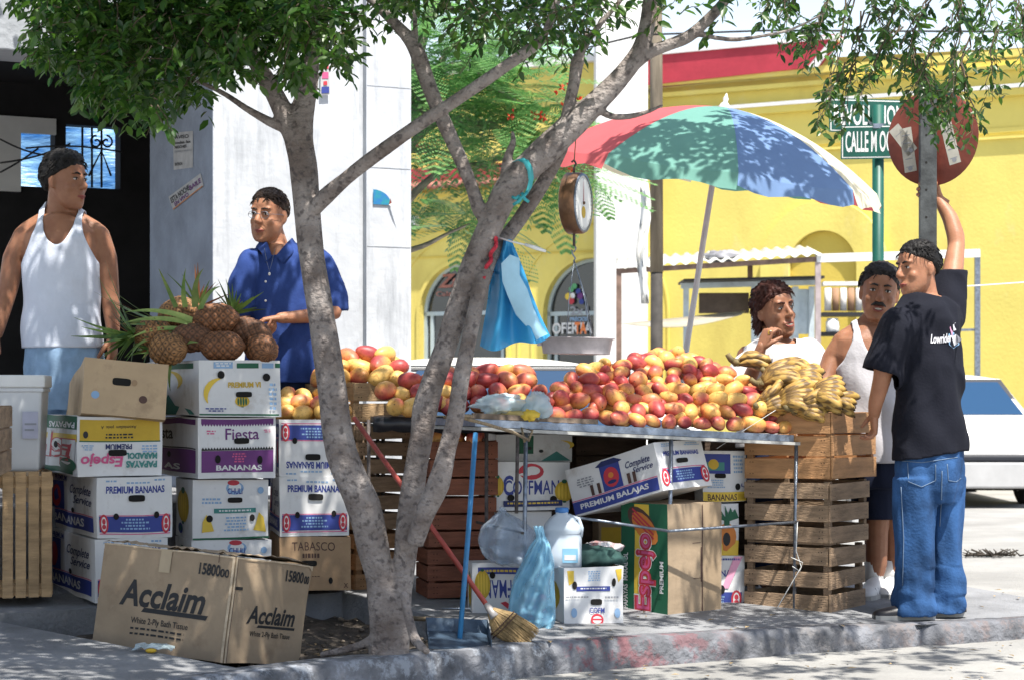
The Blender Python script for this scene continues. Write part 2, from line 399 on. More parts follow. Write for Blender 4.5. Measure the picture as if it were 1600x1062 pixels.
# red parapet with a sloping end, capped in flaking white
mb = MB(); a0 = FY(1018,137); a1 = FY(1272,110); b1 = FY(1316,57); b0 = FY(1018,92)
mb.add([(a0[0],-.24,a0[1]),(a1[0],-.24,a1[1]),(b1[0],-.24,b1[1]),(b0[0],-.24,b0[1]),(a0[0],.1,a0[1]),(a1[0],.1,a1[1]),(b1[0],.1,b1[1]),(b0[0],.1,b0[1])],
       [(0,1,2,3),(4,5,6,7),(0,1,5,4),(1,2,6,5),(2,3,7,6),(3,0,4,7)], m_redp)
mb.add([(a1[0],-.25,a1[1]),(a1[0]+.16,-.25,a1[1]),(b1[0]+.1,-.25,b1[1]+.02),(b1[0],-.25,b1[1])], [(0,1,2,3)], m_wht)
mb.box((b0[0],-.27,0),(b1[0],.1,.05), m_wht, Matrix.Translation((0,0,b0[1])) @ Matrix.Shear('XY',4,(0,0)))
mb.build('red_parapet', yb)
# lean-to ledge: red paint and tiles over the left windows
mb = MB(); z1 = FY(700,262)[1]; z0 = FY(700,288)[1]; zt = FY(700,297)[1]
mb.box((uL,-.10,z0),(uM,-.001,z1), m_redp)
u = uL
while u < uM:
    mb.tube([(u,-.02,z0+.03),(u,-.36,zt+.02)], .045, m_tile, 6, smooth=True); u += .095
mb.build('tiled_ledge', yb)
# windows
def window(w, txt):
    u0,u1,zb,zs = w; fr = MB(); ring(fr, (u0+.05,u1-.05,zb,zs), .05, .10, .16, m_frame)
    fr.box((u0,.10,zs-.03),(u1,.15,zs+.03), m_frame)
    for q in (.09,.5,.91): fr.box((u0+(u1-u0)*q-.025,.105,zb),(u0+(u1-u0)*q+.025,.148,zs), m_frame)
    fr.box(((u0+u1)/2-.02,.105,zs),((u0+u1)/2+.02,.148,zs+(u1-u0)/2-.04), m_frame)
    f = fr.build('window', yb)
    g = MB(); pts = arch(u0,u1,zb,zs); g.add([(a,.14,b) for a,b in pts],[tuple(range(len(pts)))], m_glassd)
    def T(s,x0,z0,x1,z1,m,bold=.02,sh=0.,y=.095):
        vs,fs = text_geo(s,bold,sh); g.add([(x0+(x1-x0)*a,y,z0+(z1-z0)*b) for a,b in vs], fs, m)
    if txt == 1:
        T('Zai', *FY(679,450), *FY(722,427), m_tile, .03, .3); T('Calzado', *FY(676,463), *FY(722,454), m_tile, .01)
    else:
        T('OFERTA', *FY(858,522), *FY(921,503), m_wht, .03)
        T('TA', *FY(893,522), *FY(912,503), M('sign_orange', (.8,.22,.06), .6), .045, y=.092)
        for (x,y,r,m) in [(888,452,5,M('sign_green',(.1,.35,.15),.6)),(893,447,5,MC['sign_green']),(883,463,6,m_yel),(890,462,5,m_wht),(888,470,6,m_red),(902,462,6,m_purple),(904,471,5,m_blue),(899,455,5,m_blue)]:
            c = FY(x,y); g.add([(c[0]+r*.0085*math.cos(i*.524), .09, c[1]+r*.0085*math.sin(i*.524)) for i in range(12)], [tuple(range(12))], m)
        T('2x1', *FY(886,492), *FY(913,478), m_grey, .02); T('PRECIOS', *FY(886,502), *FY(913,495), m_lblue, .03)
    g.build('pane', f)
window(w1, 1); window(w2, 2)
# red painted letter on the wall
mb = MB(); c0 = FY(648,233); c1 = FY(672,200)
vs, fs = text_geo('L', .02); mb.add([(c0[0]+(c1[0]-c0[0])*a,-.012,c0[1]+(c1[1]-c0[1])*b) for a,b in vs], fs, m_redp)
mb.build('painted_letter', yb)
mb = MB(); c0 = FY(640,358); c1 = FY(655,338); mb.box((c0[0],-.12,c0[1]),(c1[0],0,c1[1]), m_wht); mb.build('wall_meter', yb)
# white corner column in front of the yellow facade
mb = MB(); a = P(931,600,29.0); c = P(1014,600,28.8)
mb.box((0,0,-.2),(c.x-a.x,.7,7.4), m_wht); mb.box((-.05,-.05,-.2),(c.x-a.x+.05,.75,.35), m_wht)
o = mb.build('white_column', None, (a.x,a.y,0), bevel=.02)
tag(o, 'tall plain white column standing before the yellow facade', 'column')

# ================================================================ WHITE BUILDING CORNER (arcade pillar, beam, dark passage)
TH_W = R(28); m_wp = M('whitewashed_plaster', (.56,.585,.62), .9, .10, 2.2, .2, 14, detail=12)
t, b = mnode(m_wp)       # vertical grime and stains
tc = t.nodes.new('ShaderNodeTexCoord'); mp = t.nodes.new('ShaderNodeMapping'); mp.inputs['Scale'].default_value = (5,5,.7)
t.links.new(tc.outputs['Object'], mp.inputs[0]); n1 = t.nodes.new('ShaderNodeTexNoise'); n1.inputs['Scale'].default_value = 1.6; n1.inputs['Detail'].default_value = 10
n1.inputs['Roughness'].default_value = .7
t.links.new(mp.outputs[0], n1.inputs[0]); ch = ramp(t, n1.outputs[0], [(.52,0.),(.75,.8)])
mx = t.nodes.new('ShaderNodeMix'); mx.data_type = 'RGBA'; mx.inputs[7].default_value = (.25,.27,.30,1)
old = b.inputs['Base Color'].links[0].from_socket
t.links.new(ch, mx.inputs[0]); t.links.new(old, mx.inputs[6]); t.links.new(mx.outputs[2], b.inputs['Base Color'])
m_beam = M('grey_beam', (.36,.38,.41), .9, .12, 3, .4, 20)
m_darkw = M('passage_wall_shade', (.018,.017,.018), .9, .3, 3)  # near-black walls and ceiling: the passage's shade is put into the colour
pw = P(333,600,11.0); OW = Vector((pw.x, pw.y))
def fitwd(xl, xn, xr, Y0, th):
    kl, kn, kr = [(x-800)/FPX for x in (xl,xn,xr)]; X0 = kn*Y0; s, c = math.sin(th), math.cos(th)
    return (kr*Y0-X0)/(c-kr*s), (X0-kl*Y0)/(s+kl*c)
w_, d_ = fitwd(235, 333, 641, 11.0, TH_W); wA, _ = fitwd(235,333,566,11.0,TH_W)
wb = empty('white_building', (OW.x, OW.y, 0), TH_W)
tag(wb, 'whitewashed corner building with thick peeling pillar and dark open passage', 'building')
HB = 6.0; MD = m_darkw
mb = MB(); mb.box((0,0,0),(wA-.02,d_,HB), m_wp); mb.box((-.003,.001,0),(-.0002,d_,HB), M('grey_blue_side_shade',(.27,.31,.39),.9,.15,3,.4,20)); mb.box((wA-.02,.035,0),(wA+.02,d_,HB), m_wp); mb.box((wA+.02,-.012,0),(w_,d_,HB), m_wp)  # thin grey-blue sheet paints the shade of the left face
for py in (136, 263, 386):       # slab joints
    z = plane_uv(600, py, OW, TH_W)[1]
    mb.box((wA+.024,-.0135,z-.004),(w_-.004,-.011,z+.004), m_beam)
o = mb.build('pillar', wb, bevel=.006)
# steps and raised floor
mb = MB(); mb.box((-4.5,-.95,-.2),(.15,5,.475), m_pave); o = mb.build('raised_floor', wb, bevel=.01)
# beam over the passage, roof slab, upper wall
zb = P(40,100,10.9).z
mb = MB(); mb.box((-5,-.02,zb),(-.004,.35,zb+.55), m_beam); mb.box((-5,.01,zb+.55),(-.004,.35,HB), m_wp)
mb.build('beam', wb, bevel=.008)
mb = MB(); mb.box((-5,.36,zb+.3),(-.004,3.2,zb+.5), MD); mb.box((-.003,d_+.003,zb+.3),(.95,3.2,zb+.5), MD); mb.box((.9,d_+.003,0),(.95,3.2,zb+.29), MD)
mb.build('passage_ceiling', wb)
# back wall of passage with two openings
YB = 13.7; OB = Vector((P(100,0,YB).x, YB))
FB = lambda px, py: plane_uv(px, py, OB, TH_W)
def rect(pxa, pya, pxb, pyb, F): a = F(pxa,pyb); c = F(pxb,pya); return [(a[0],a[1]),(c[0],a[1]),(c[0],c[1]),(a[0],c[1])]
bw = empty('back_wall', (OB.x-OW.x,OB.y-OW.y,0)); 
bwm = MB(); l = FB(-250,0)[0]; r = FB(330,0)[0]
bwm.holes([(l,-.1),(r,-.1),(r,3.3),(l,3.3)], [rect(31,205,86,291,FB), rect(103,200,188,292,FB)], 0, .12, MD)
T = Matrix.Translation((OB.x,OB.y,0)) @ Matrix.Rotation(TH_W,4,'Z')
Tw = wb.matrix_basis.inverted() if False else (Matrix.Translation((OW.x,OW.y,0)) @ Matrix.Rotation(TH_W,4,'Z')).inverted()
bpy.data.objects.remove(bw)
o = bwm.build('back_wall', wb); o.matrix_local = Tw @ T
gr = MB()       # wrought iron grille with scrolls
for px in (130, 145, 160): gr.tube([(*[FB(px,199)[0]],.02,FB(px,199)[1]),(FB(px,293)[0],.02,FB(px,293)[1])], .008, m_ink, 6)
def spiral(cx, cz, r, s, turns=1.2):
    return [(cx+s*r*(1-i/26)*math.sin(i/20*turns*6.28), .02, cz+r*(1-i/26)*math.cos(i/20*turns*6.28)) for i in range(20)]
for px, s in ((152,-1),(168,1)): c = FB(px,222); gr.tube(spiral(c[0],c[1],.045,s), .007, m_ink, 6)
gr.tube([(FB(140,275)[0],.02,FB(140,275)[1]),(FB(160,235)[0],.02,FB(160,235)[1]),(FB(175,275)[0],.02,FB(175,275)[1])], .008, m_ink, 6)
o = gr.build('window_grille', wb); o.matrix_local = Tw @ T
mb = MB(); c = rect(-30,187,31,298,FB); c2 = rect(-30,187,86,205,FB)
mb.box((c2[0][0],-.03,c2[0][1]),(c2[2][0],-.002,c2[2][1]), m_bone); mb.box((c[0][0],-.03,c[0][1]),(c[2][0],-.002,c2[0][1]), m_bone)
o = mb.build('white_panel', wb); o.matrix_local = Tw @ T
dirt(m_wp, (.24,.26,.30), 3., .60, .74, .6, (3,3,.5), 3)
# loose wires across the passage
mb = MB()
for a, b_, sag in (((0,218),(90,245),6),((0,270),(60,232),2),((40,232),(190,238),-6),((0,255),(110,225),5)):
    pts = [P(a[0]+(b_[0]-a[0])*i/8, a[1]+(b_[1]-a[1])*i/8+sag*math.sin(i/8*3.14), 12.6) for i in range(9)]
    mb.tube(pts, .006, m_ink, 5)
tag(mb.build('loose_cable'), 'thin loose cables crossing the dark passage opening', 'cable')
m_tarp = M('blue_tarpaulin', (.02,.14,.42), .35, .4, 2, .6, 8, col2=(.22,.42,.62), stretch=(1.4,1,6))
mt, bt = mnode(m_tarp); 
for n in mt.nodes:
    if n.type == 'MAPPING': n.inputs['Rotation'].default_value = (0, R(40), 0)
mb = MB(); n = 24; vs = []
for j in range(n+1):
    for i in range(n+1):
        u, z = -2.0+4*i/n, .2+3.2*j/n; vs.append((u, .1*math.sin(u*5+z*4)+.04*noise.noise(Vector((u*4,z*4,0))), z))
mb.add(vs, [(j*(n+1)+i,j*(n+1)+i+1,(j+1)*(n+1)+i+1,(j+1)*(n+1)+i) for j in range(n) for i in range(n)], m_tarp, True)
tp = P(105,0,15.4); o = mb.build('tarpaulin', None, (tp.x,tp.y,.45), solid=.003); o.rotation_euler = (R(-10),0,R(10))
tag(o, 'shiny blue tarpaulin seen through the grille behind the passage', 'tarpaulin')
# papers stuck on the pillar
def sheet(label, corners, m, deco, face='front'):
    """corners in photo pixels: bottom left, bottom right, top right, top left"""
    th = TH_W if face == 'front' else TH_W-math.pi/2; off = -.022 if face == 'front' else -.006
    Tf = Matrix.Translation((OW.x,OW.y,0)) @ Matrix.Rotation(th,4,'Z'); cs = [Vector(plane_uv(*c,OW,th)) for c in corners]; o0 = sum(cs,Vector((0,0)))/4
    def q(u,v,k=0): p = cs[0].lerp(cs[1],u).lerp(cs[3].lerp(cs[2],u),v)-o0; return (p.x, -.0006*k, p.y)
    mb = MB(); n = 5; mb.add([q(i/n,j/n) for j in range(n+1) for i in range(n+1)], [(j*(n+1)+i,j*(n+1)+i+1,(j+1)*(n+1)+i+1,(j+1)*(n+1)+i) for j in range(n) for i in range(n)], m)
    for k, (s, x0, z0, x1, z1, mm) in enumerate(deco):
        if s == '#': mb.add([q(x0,z0,k+3),q(x1,z0,k+3),q(x1,z1,k+3),q(x0,z1,k+3)],[(0,1,2,3)],mm)
        else:
            v, f = text_geo(s,.02); mb.add([q(x0+(x1-x0)*a,z0+(z1-z0)*b,k+3) for a,b in v], f, mm)
    o = mb.build('poster', warp=.0006, wscale=20, fixn=False); o.matrix_local = Tf @ Matrix.Translation((o0.x,off,o0.y)); tag(o, label, 'poster')
m_paper = M('old_paper', (.44,.44,.45), .8, .12, 14)
sheet('faded typed notice pasted high on the shaded pillar side', [(273,266),(303,262),(303,205),(272,208)], m_paper,
      [('AVISO',.1,.82,.8,.92,m_ink),('todas las',.1,.68,.9,.76,m_ink),('NOCHES',.1,.56,.7,.64,m_ink),('bailes y musica',.1,.44,.95,.52,m_grey),('ENTRADA',.1,.1,.5,.18,m_ink)], 'left')
sheet('slanted sticker with purple lettering low on the shaded pillar side', [(272,329),(320,291),(315,271),(265,308)], m_paper,
      [('ESTA NOCHE',.03,.45,.62,.85,m_ink),('EN VIVO',.1,.1,.55,.4,m_purple),('BAILE',.62,.35,.97,.7,m_purple),('#',.02,.0,.98,.06,m_orange)], 'left')
sheet('torn sticker with red and blue print behind the leaning trunk', [(498,150),(513,149),(512,99),(499,98)], m_paper,
      [('#',.1,.8,.9,.95,m_red),('#',.15,.5,.85,.7,m_pink),('#',.1,.05,.9,.25,m_blue),('#',.3,.3,.7,.42,m_red)])
# half peeled blue sticker
mb = MB(); a = plane_uv(581,320,OW,TH_W); c = plane_uv(609,298,OW,TH_W); w0, h0 = c[0]-a[0], c[1]-a[1]
m_stk = M('peeling_sticker_blue', (.03,.12,.5), .4, .2, 14, col2=(.03,.30,.28)); pts = [(0,0),(0,1)]+[(math.sin(i*.196),.0+math.cos(i*.196)) for i in range(1,8)]+[(1,0)]
mb.add([(x*w0,-.002,z*h0) for x,z in pts],[tuple(range(len(pts)))], m_stk)
mb.add([(w0*.85,-.003,0),(w0*.95,-.003,h0*.45),(w0*1.02,-.012,0)],[(0,1,2)], M('sticker_brown',(.2,.06,.05),.5))
mb.add([(w0*.85,-.004,0),(w0*1.02,-.012,h0*.15),(w0*1.35,-.04,-h0*.4),(w0*1.1,-.03,-h0*.1)],[(0,1,2,3)], m_bone)
o = mb.build('sticker'); o.matrix_local = Matrix.Translation((OW.x,OW.y,0)) @ Matrix.Rotation(TH_W,4,'Z') @ Matrix.Translation((a[0],-.018,a[1]))
tag(o, 'blue quarter-round sticker peeling off the white pillar front', 'sticker')
# ================================================================ CARDBOARD BOXES
def fit(xl, xn, xr, Y0, th):
    w, d = fitwd(xl, xn, xr, Y0, th); return w, d
class Face:
    """prints on one face: O origin, U, V vectors, N outward"""
    def __init__(s, mb, O, U, V, N, flip=False): s.mb=mb; s.O=Vector(O); s.U=Vector(U); s.V=Vector(V); s.N=Vector(N); s.k=0; s.flip=flip
    def p(s, u, v):
        if s.flip: u, v = 1-u, 1-v
        return s.O + s.U*u + s.V*v + s.N*(.0013+s.k*.00035)
    def poly(s, pts, m): s.mb.add([s.p(*q) for q in pts],[tuple(range(len(pts)))], m); s.k += 1
    def rect(s, u0, v0, u1, v1, m):
        nu = max(1,int(abs(u1-u0)*s.U.length/.06)); nv = max(1,int(abs(v1-v0)*s.V.length/.06))
        vs = [s.p(u0+(u1-u0)*i/nu, v0+(v1-v0)*j/nv) for j in range(nv+1) for i in range(nu+1)]
        s.mb.add(vs, [(j*(nu+1)+i,j*(nu+1)+i+1,(j+1)*(nu+1)+i+1,(j+1)*(nu+1)+i) for j in range(nv) for i in range(nu)], m); s.k += 1
    def ell(s, u, v, ru, rv, m, n=16): s.poly([(u+ru*math.cos(6.2832*i/n), v+rv*math.sin(6.2832*i/n)) for i in range(n)], m)
    def txt(s, t, u0, v0, u1, v1, m, bold=.02, shear=0.):
        vs, fs = text_geo(t, bold, shear); s.mb.add([s.p(u0+(u1-u0)*a, v0+(v1-v0)*b) for a,b in vs], fs, m); s.k += 1
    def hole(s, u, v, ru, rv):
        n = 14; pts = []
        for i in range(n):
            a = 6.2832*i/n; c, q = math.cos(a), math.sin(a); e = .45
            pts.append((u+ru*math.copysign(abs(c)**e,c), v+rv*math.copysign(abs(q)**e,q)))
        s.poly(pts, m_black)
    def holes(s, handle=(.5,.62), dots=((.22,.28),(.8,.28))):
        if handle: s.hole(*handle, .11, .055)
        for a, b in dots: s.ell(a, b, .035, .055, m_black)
    def banana(s, u, v, r, a0, m=None, asp=1.):
        pts = []; n = 9
        for i in range(n): a = a0+1.9*i/(n-1); w = .32*r*math.sin(math.pi*(i+.4)/(n-.2)); pts.append((u+(r+w*.5)*math.cos(a), v+(r+w*.5)*math.sin(a)*asp))
        for i in range(n-1,-1,-1): a = a0+1.9*i/(n-1); w = .32*r*math.sin(math.pi*(i+.4)/(n-.2)); pts.append((u+(r-w*.5)*math.cos(a), v+(r-w*.5)*math.sin(a)*asp))
        for i in range(n-1): s.mb.add([s.p(*pts[i]),s.p(*pts[i+1]),s.p(*pts[2*n-2-i]),s.p(*pts[2*n-1-i])],[(0,1,2,3)], m or m_yel)
        s.k += 1
    def cluster(s, u, v, ru, rv, m=None):
        s.ell(u, v, ru, rv, m_gold); s.ell(u, v+rv*.95, ru*.28, rv*.2, m_green)
        for q in (-.55,-.2,.15,.5): s.ell(u+ru*q, v-rv*.05, ru*.13, rv*(.8-.3*abs(q)), m or m_yel)
        s.ell(u, v-rv, ru*.2, rv*.1, m_green)
    def crest(s, u, v, ru, rv): s.ell(u,v,ru,rv,m_red); s.ell(u,v,ru*.6,rv*.75,m_white); s.ell(u,v+rv*.25,ru*.4,rv*.3,m_red); s.ell(u,v-rv*.3,ru*.45,rv*.25,m_red)
    def small(s, u0, v0, u1, v1, m, rows=3, seed=0):
        r = random.Random(seed+int(u0*100))
        for i in range(rows):
            v = v1-(v1-v0)*(i+.1)/rows; c = (u0+u1)/2; hw = (u1-u0)/2*r.uniform(.6,1); x = c-hw
            h = (v1-v0)/rows*.55
            while x < c+hw:
                l = r.uniform(.018,.05); s.mb.add([s.p(x,v-h),s.p(min(x+l,c+hw),v-h),s.p(min(x+l,c+hw),v),s.p(x,v)],[(0,1,2,3)],m); x += l+.014
        s.k += 1

# designs: each a function(front, left, w, d, h)
def d_premium(f, l, flip=False):
    f.txt('PREMIUM BANANAS', .12,.74,.90,.86, m_blue, .035); f.small(.35,.88,.75,.93,m_lblue,1)
    f.small(.08,.91,.3,.96,m_lblue,1); f.small(.72,.92,.95,.97,m_lblue,1)
    f.rect(.03,.10,.97,.36,m_blue); f.rect(.03,.365,.97,.38,m_pink); f.rect(.03,.065,.97,.08,m_pink)
    f.small(.3,.13,.7,.33,m_lblue,4,1)
    f.crest(.09,.235,.06,.16); f.crest(.91,.235,.06,.16); f.holes((.52,.66),((.25,.36),(.78,.38)))
    l.rect(.0,.08,.93,.32,m_blue); l.txt('BANANAS',.05,.13,.72,.27,m_white,.03); l.rect(0,.33,.93,.345,m_pink)
    l.txt('Complete',.42,.62,.88,.82,m_dblue,.01,.4); l.txt('Service',.5,.50,.9,.64,m_dblue,.01,.4)
    l.rect(.02,.35,.28,.85,m_blue); l.ell(.13,.58,.09,.2,m_red); l.ell(.5,.38,.035,.045,m_black); l.txt('PREMIUM',.1,.86,.35,.95,m_blue)
def d_espejo(f, l, flip=True):
    f.rect(.03,.05,.97,.40,m_gold); f.rect(.025,.40,.975,.42,m_green); f.txt('Axomiatlam  pixix  A',.3,.13,.72,.2,m_ink,.01); f.small(.3,.26,.7,.36,m_ink,2); f.ell(.9,.3,.03,.06,m_ink)
    f.txt('PREMIUM',.35,.45,.66,.54,m_dblue,.03); f.small(.05,.46,.25,.6,m_lblue,3); f.small(.8,.46,.95,.56,m_lblue,3)
    f.txt('Espejo',.45,.60,.96,.84,m_pink,.03,.15); f.txt('PAPAYAS',.06,.74,.42,.86,m_teal,.05); f.txt('MARADOL',.06,.60,.42,.71,m_teal,.05)
    f.hole(.52,.60,.11,.055)
    l.rect(.0,.0,.93,.09,m_green); l.rect(0,.30,.96,.42,m_yel); l.rect(0,.09,.96,.22,m_green)
    l.txt('PAPAYAS',.05,.10,.7,.2,m_white,.03); l.txt('Esp',.02,.25,.98,.85,m_red,.08,.1); l.txt('Esp',.02,.25,.98,.85,m_white,.02,.1)
    l.rect(.1,.88,.96,.97,m_green); l.ell(.22,.82,.2,.12,m_green); l.ell(.5,.5,.05,.06,m_black)
def d_bananas(f, l, flip=False):
    f.rect(.0,.02,.97,.05,m_green); f.rect(.47,.86,.74,.95,m_green); f.rect(.94,.87,1,.95,m_green)
    f.rect(.18,.86,.42,.97,m_lblue); f.small(.2,.88,.4,.96,m_white,2); f.rect(.78,.86,.92,.95,m_lblue)
    f.txt('PREMIUM VI',.36,.52,.76,.62,m_gold,.035); f.banana(.30,.38,.22,1.7,asp=1.4); f.cluster(.53,.28,.09,.1,m_green)
    f.hole(.55,.40,.10,.05); f.ell(.27,.75,.045,.07,m_black); f.ell(.83,.70,.045,.07,m_black); f.small(.85,.1,.95,.6,m_lblue,6); f.small(.05,.08,.35,.16,m_blue,2); 
    l.rect(0,.86,.93,.96,m_green); l.rect(.3,.86,.6,.96,m_gold); l.banana(.55,.62,.22,-.6,asp=1.); l.poly([(.0,.78),(.35,.72),(.2,.45),(.05,.35)],m_green)
    l.poly([(.5,.1),(.6,.4),(.7,.18),(.9,.1),(.95,.02),(.55,.02)],m_teal); l.ell(.38,.42,.03,.05,m_ink); l.ell(.55,.3,.03,.03,m_ink)
def d_fiesta(f, l, flip=False):
    f.rect(.04,.90,.97,.98,m_purple); f.rect(.04,.10,.97,.46,m_purple)
    for i in range(26): f.poly([(.04+.93*i/26,.90),(.04+.93*(i+.5)/26,.86),(.04+.93*(i+1)/26,.90)],m_purple); f.k -= 1
    for i in range(26): f.poly([(.04+.93*i/26,.48),(.04+.93*(i+.5)/26,.52),(.04+.93*(i+1)/26,.48)],m_ink); f.k -= 1
    f.rect(.04,.465,.97,.48,m_ink); f.txt('Fiesta',.34,.64,.78,.83,m_purple,.01); f.txt('BANANAS',.22,.13,.82,.22,m_white,.03)
    f.small(.42,.25,.62,.42,m_pink,4); f.small(.08,.72,.24,.8,m_pink,2); f.small(.83,.74,.95,.8,m_pink,2)
    f.hole(.55,.62,.10,.05); f.ell(.24,.32,.035,.07,m_black); f.ell(.79,.30,.035,.07,m_black)
    l.rect(0,.88,.95,.97,m_purple); l.rect(0,.08,.95,.46,m_purple); l.rect(0,.47,.95,.49,m_ink); l.txt('sta',.02,.62,.35,.80,m_ink,.02); l.txt('AS',.1,.12,.55,.22,m_white,.03); l.ell(.25,.36,.05,.05,m_black)
def d_pear(f, l, flip=False):
    f.ell(.56,.86,.12,.11,m_lblue); f.ell(.56,.88,.085,.07,m_white); f.ell(.54,.95,.08,.045,m_red); f.txt('CHULI',.46,.76,.66,.86,m_blue,.02)
    f.rect(.28,.44,.84,.52,m_teal); f.small(.3,.45,.82,.5,m_white,1); f.small(.1,.58,.4,.7,m_lblue,2); f.small(.4,.12,.75,.38,m_lblue,5); f.ell(.9,.82,.04,.06,m_lblue)
    f.poly([(.12,.12),(.28,.14),(.24,.3),(.18,.42),(.13,.3)],m_yel); f.poly([(.80,.14),(.97,.1),(.94,.36),(.88,.44),(.84,.25)],m_yel)
    f.hole(.56,.66,.10,.045); f.ell(.22,.35,.045,.06,m_black); f.ell(.79,.35,.035,.06,m_black); f.rect(0,.0,1,.03,m_green)
    l.cluster(.45,.55,.36,.28); l.ell(.3,.16,.13,.09,m_blue); l.ell(.3,.16,.07,.05,m_green)
def d_tabasco(f, l, flip=False):
    f.txt('TABASCO',.18,.74,.78,.90,m_brown,.0); f.small(.3,.55,.6,.7,m_brown,1); f.hole(.42,.50,.11,.055); f.small(.3,.24,.6,.27,m_brown,1); f.ell(.72,.18,.03,.06,m_black); f.txt('X',.9,.05,.96,.14,m_brown)
m_brown = M('ink_brown', (.09,.05,.04), .8, .2)
def d_coffman(f, l, flip=False):
    f.txt('COFFMAN',.12,.32,.86,.62,m_blue,.01); f.txt('C',.10,.30,.24,.72,m_blue,.02)
    f.ell(.48,.80,.17,.17,m_red); f.ell(.50,.82,.10,.09,m_white); f.ell(.40,.74,.08,.03,m_white)
    f.cluster(.93,.38,.13,.22); f.cluster(.03,.5,.08,.2); f.ell(.2,.26,.05,.07,m_black); f.ell(.78,.22,.05,.07,m_black)
    f.rect(.1,.08,.9,.20,m_dblue); f.small(.15,.11,.85,.17,m_yel,1)
    l.cluster(.5,.5,.3,.3)
def d_coffman2(f, l, flip=True):
    f.txt('COFFMAN',.16,.30,.84,.62,m_blue,.01); f.rect(.3,.08,.92,.20,m_blue); f.small(.34,.1,.88,.17,m_yel,1)
    f.poly([(.4,.80),(.55,.68),(.62,.70),(.45,.88)],m_red); f.cluster(.86,.38,.11,.25); f.ell(.72,.22,.04,.06,m_black); l.cluster(.5,.5,.3,.3)
def d_small(f, l, flip=False):
    f.poly([(.05,.95),(.16,.95),(.16,.75),(.08,.7)],m_yel); f.poly([(.86,.95),(.97,.96),(.97,.8),(.92,.74)],m_yel)
    f.small(.38,.76,.62,.94,m_lblue,5); f.rect(.2,.60,.78,.68,m_blue); f.small(.24,.62,.74,.66,m_white,1); f.ell(.17,.70,.04,.07,m_black); f.ell(.84,.74,.035,.07,m_black)
    f.hole(.54,.42,.1,.05); f.ell(.16,.24,.05,.08,m_lblue); f.ell(.9,.24,.05,.08,m_lblue); f.txt('COFM',.42,.24,.68,.33,m_blue,.02); f.ell(.55,.13,.11,.10,m_red); f.ell(.55,.13,.08,.06,m_white); f.rect(.46,.12,.64,.15,m_red)
    f.small(.02,.48,.4,.52,m_grey,1); f.small(.65,.46,.97,.52,m_grey,1)
    l.cluster(.45,.5,.42,.3)
def d_bananas2(f, l, flip=False):
    f.rect(.0,.56,.64,.94,m_blue); f.rect(.06,.62,.5,.78,m_teal); f.ell(.25,.74,.12,.1,m_gold); f.small(.68,.55,.95,.92,m_lblue,5); f.hole(.4,.52,.13,.045); f.ell(.8,.30,.06,.07,m_black); f.txt('LJ',.88,.28,.97,.36,m_blue)
    f.small(.1,.27,.5,.45,m_lblue,4); f.rect(0,.01,1,.2,m_yel); f.txt('BANANAS',.1,.03,.78,.16,m_brown,.02); f.rect(.8,.04,.98,.16,m_gold)
def d_papaya(f, l, flip=False):
    f.rect(.0,.0,1,.3,m_yel); f.ell(.55,.36,.36,.27,m_orange); f.ell(.55,.32,.14,.13,m_ink); f.rect(.46,.55,.66,.7,m_green)
    for a in (-.36,-.2,0,.2,.36): f.poly([(.5,.66),(.5+a,.97-.2*abs(a)),(.6+a*1.1,.83-.3*abs(a)),(.6,.66)],m_green)
def d_pinkp(f, l, flip=False):
    f.txt('ANANAS',.02,.62,.76,.74,m_blue,.03); f.rect(0,.06,.93,.33,m_blue); f.crest(.80,.2,.13,.17); f.small(.1,.12,.55,.26,m_lblue,3)
    f.poly([(.45,.4),(.6,.4),(.95,.99),(.75,.99)],M('ink_pale_pink',(.75,.35,.5),.6)); f.small(.2,.9,.9,.96,m_blue,1); f.ell(.45,.38,.07,.08,m_black)
def d_greenesp(f, l, flip=False):
    # broad side: green with papaya and name running upward
    l.rect(.0,.0,1,1,m_green); l.rect(.30,.02,.62,.99,m_yel)
    for k, (u,v,a) in enumerate(((.45,.83,.6),(.52,.78,.7))):
        pts = [(u+.36*math.cos(t)*math.cos(-a)-.09*math.sin(t)*math.sin(-a), v+.13*math.sin(t)*math.cos(-a)+.16*math.cos(t)*math.sin(-a)) for t in [6.2832*i/16 for i in range(16)]]
        l.poly(pts, (m_brown, m_orange)[k])
    for q in (-.04,0,.04): l.poly([(.25,.90+q),(.70,.72+q),(.72,.735+q),(.27,.915+q)], m_red)
    def vt(s, u0, v0, u1, v1, m, bold, sh=0.):
        vs, fs = text_geo(s, bold, sh); l.mb.add([l.p(u1-(u1-u0)*b, v0+(v1-v0)*a) for a,b in vs], fs, m); l.k += 1
    vt('Espejo',.30,.05,.78,.74,m_white,.09); vt('Espejo',.31,.055,.77,.735,m_red,.055); vt('Espejo',.36,.07,.72,.725,m_pink,.0)
    vt('PAPAYAS  MARADOL',.07,.06,.17,.55,m_white,.03); vt('PREMIUM',.84,.22,.92,.5,m_white,.03)
    f.rect(.62,.02,.635,.98,m_brown); f.rect(.45,.64,.6,.645,m_brown); f.rect(.46,.33,.6,.335,m_brown); f.rect(.60,.3,.62,.6,m_brown); f.rect(.635,.0,.96,.997,M('cardboard_flap',(.34,.25,.16),.85,.12,5,.1,20))
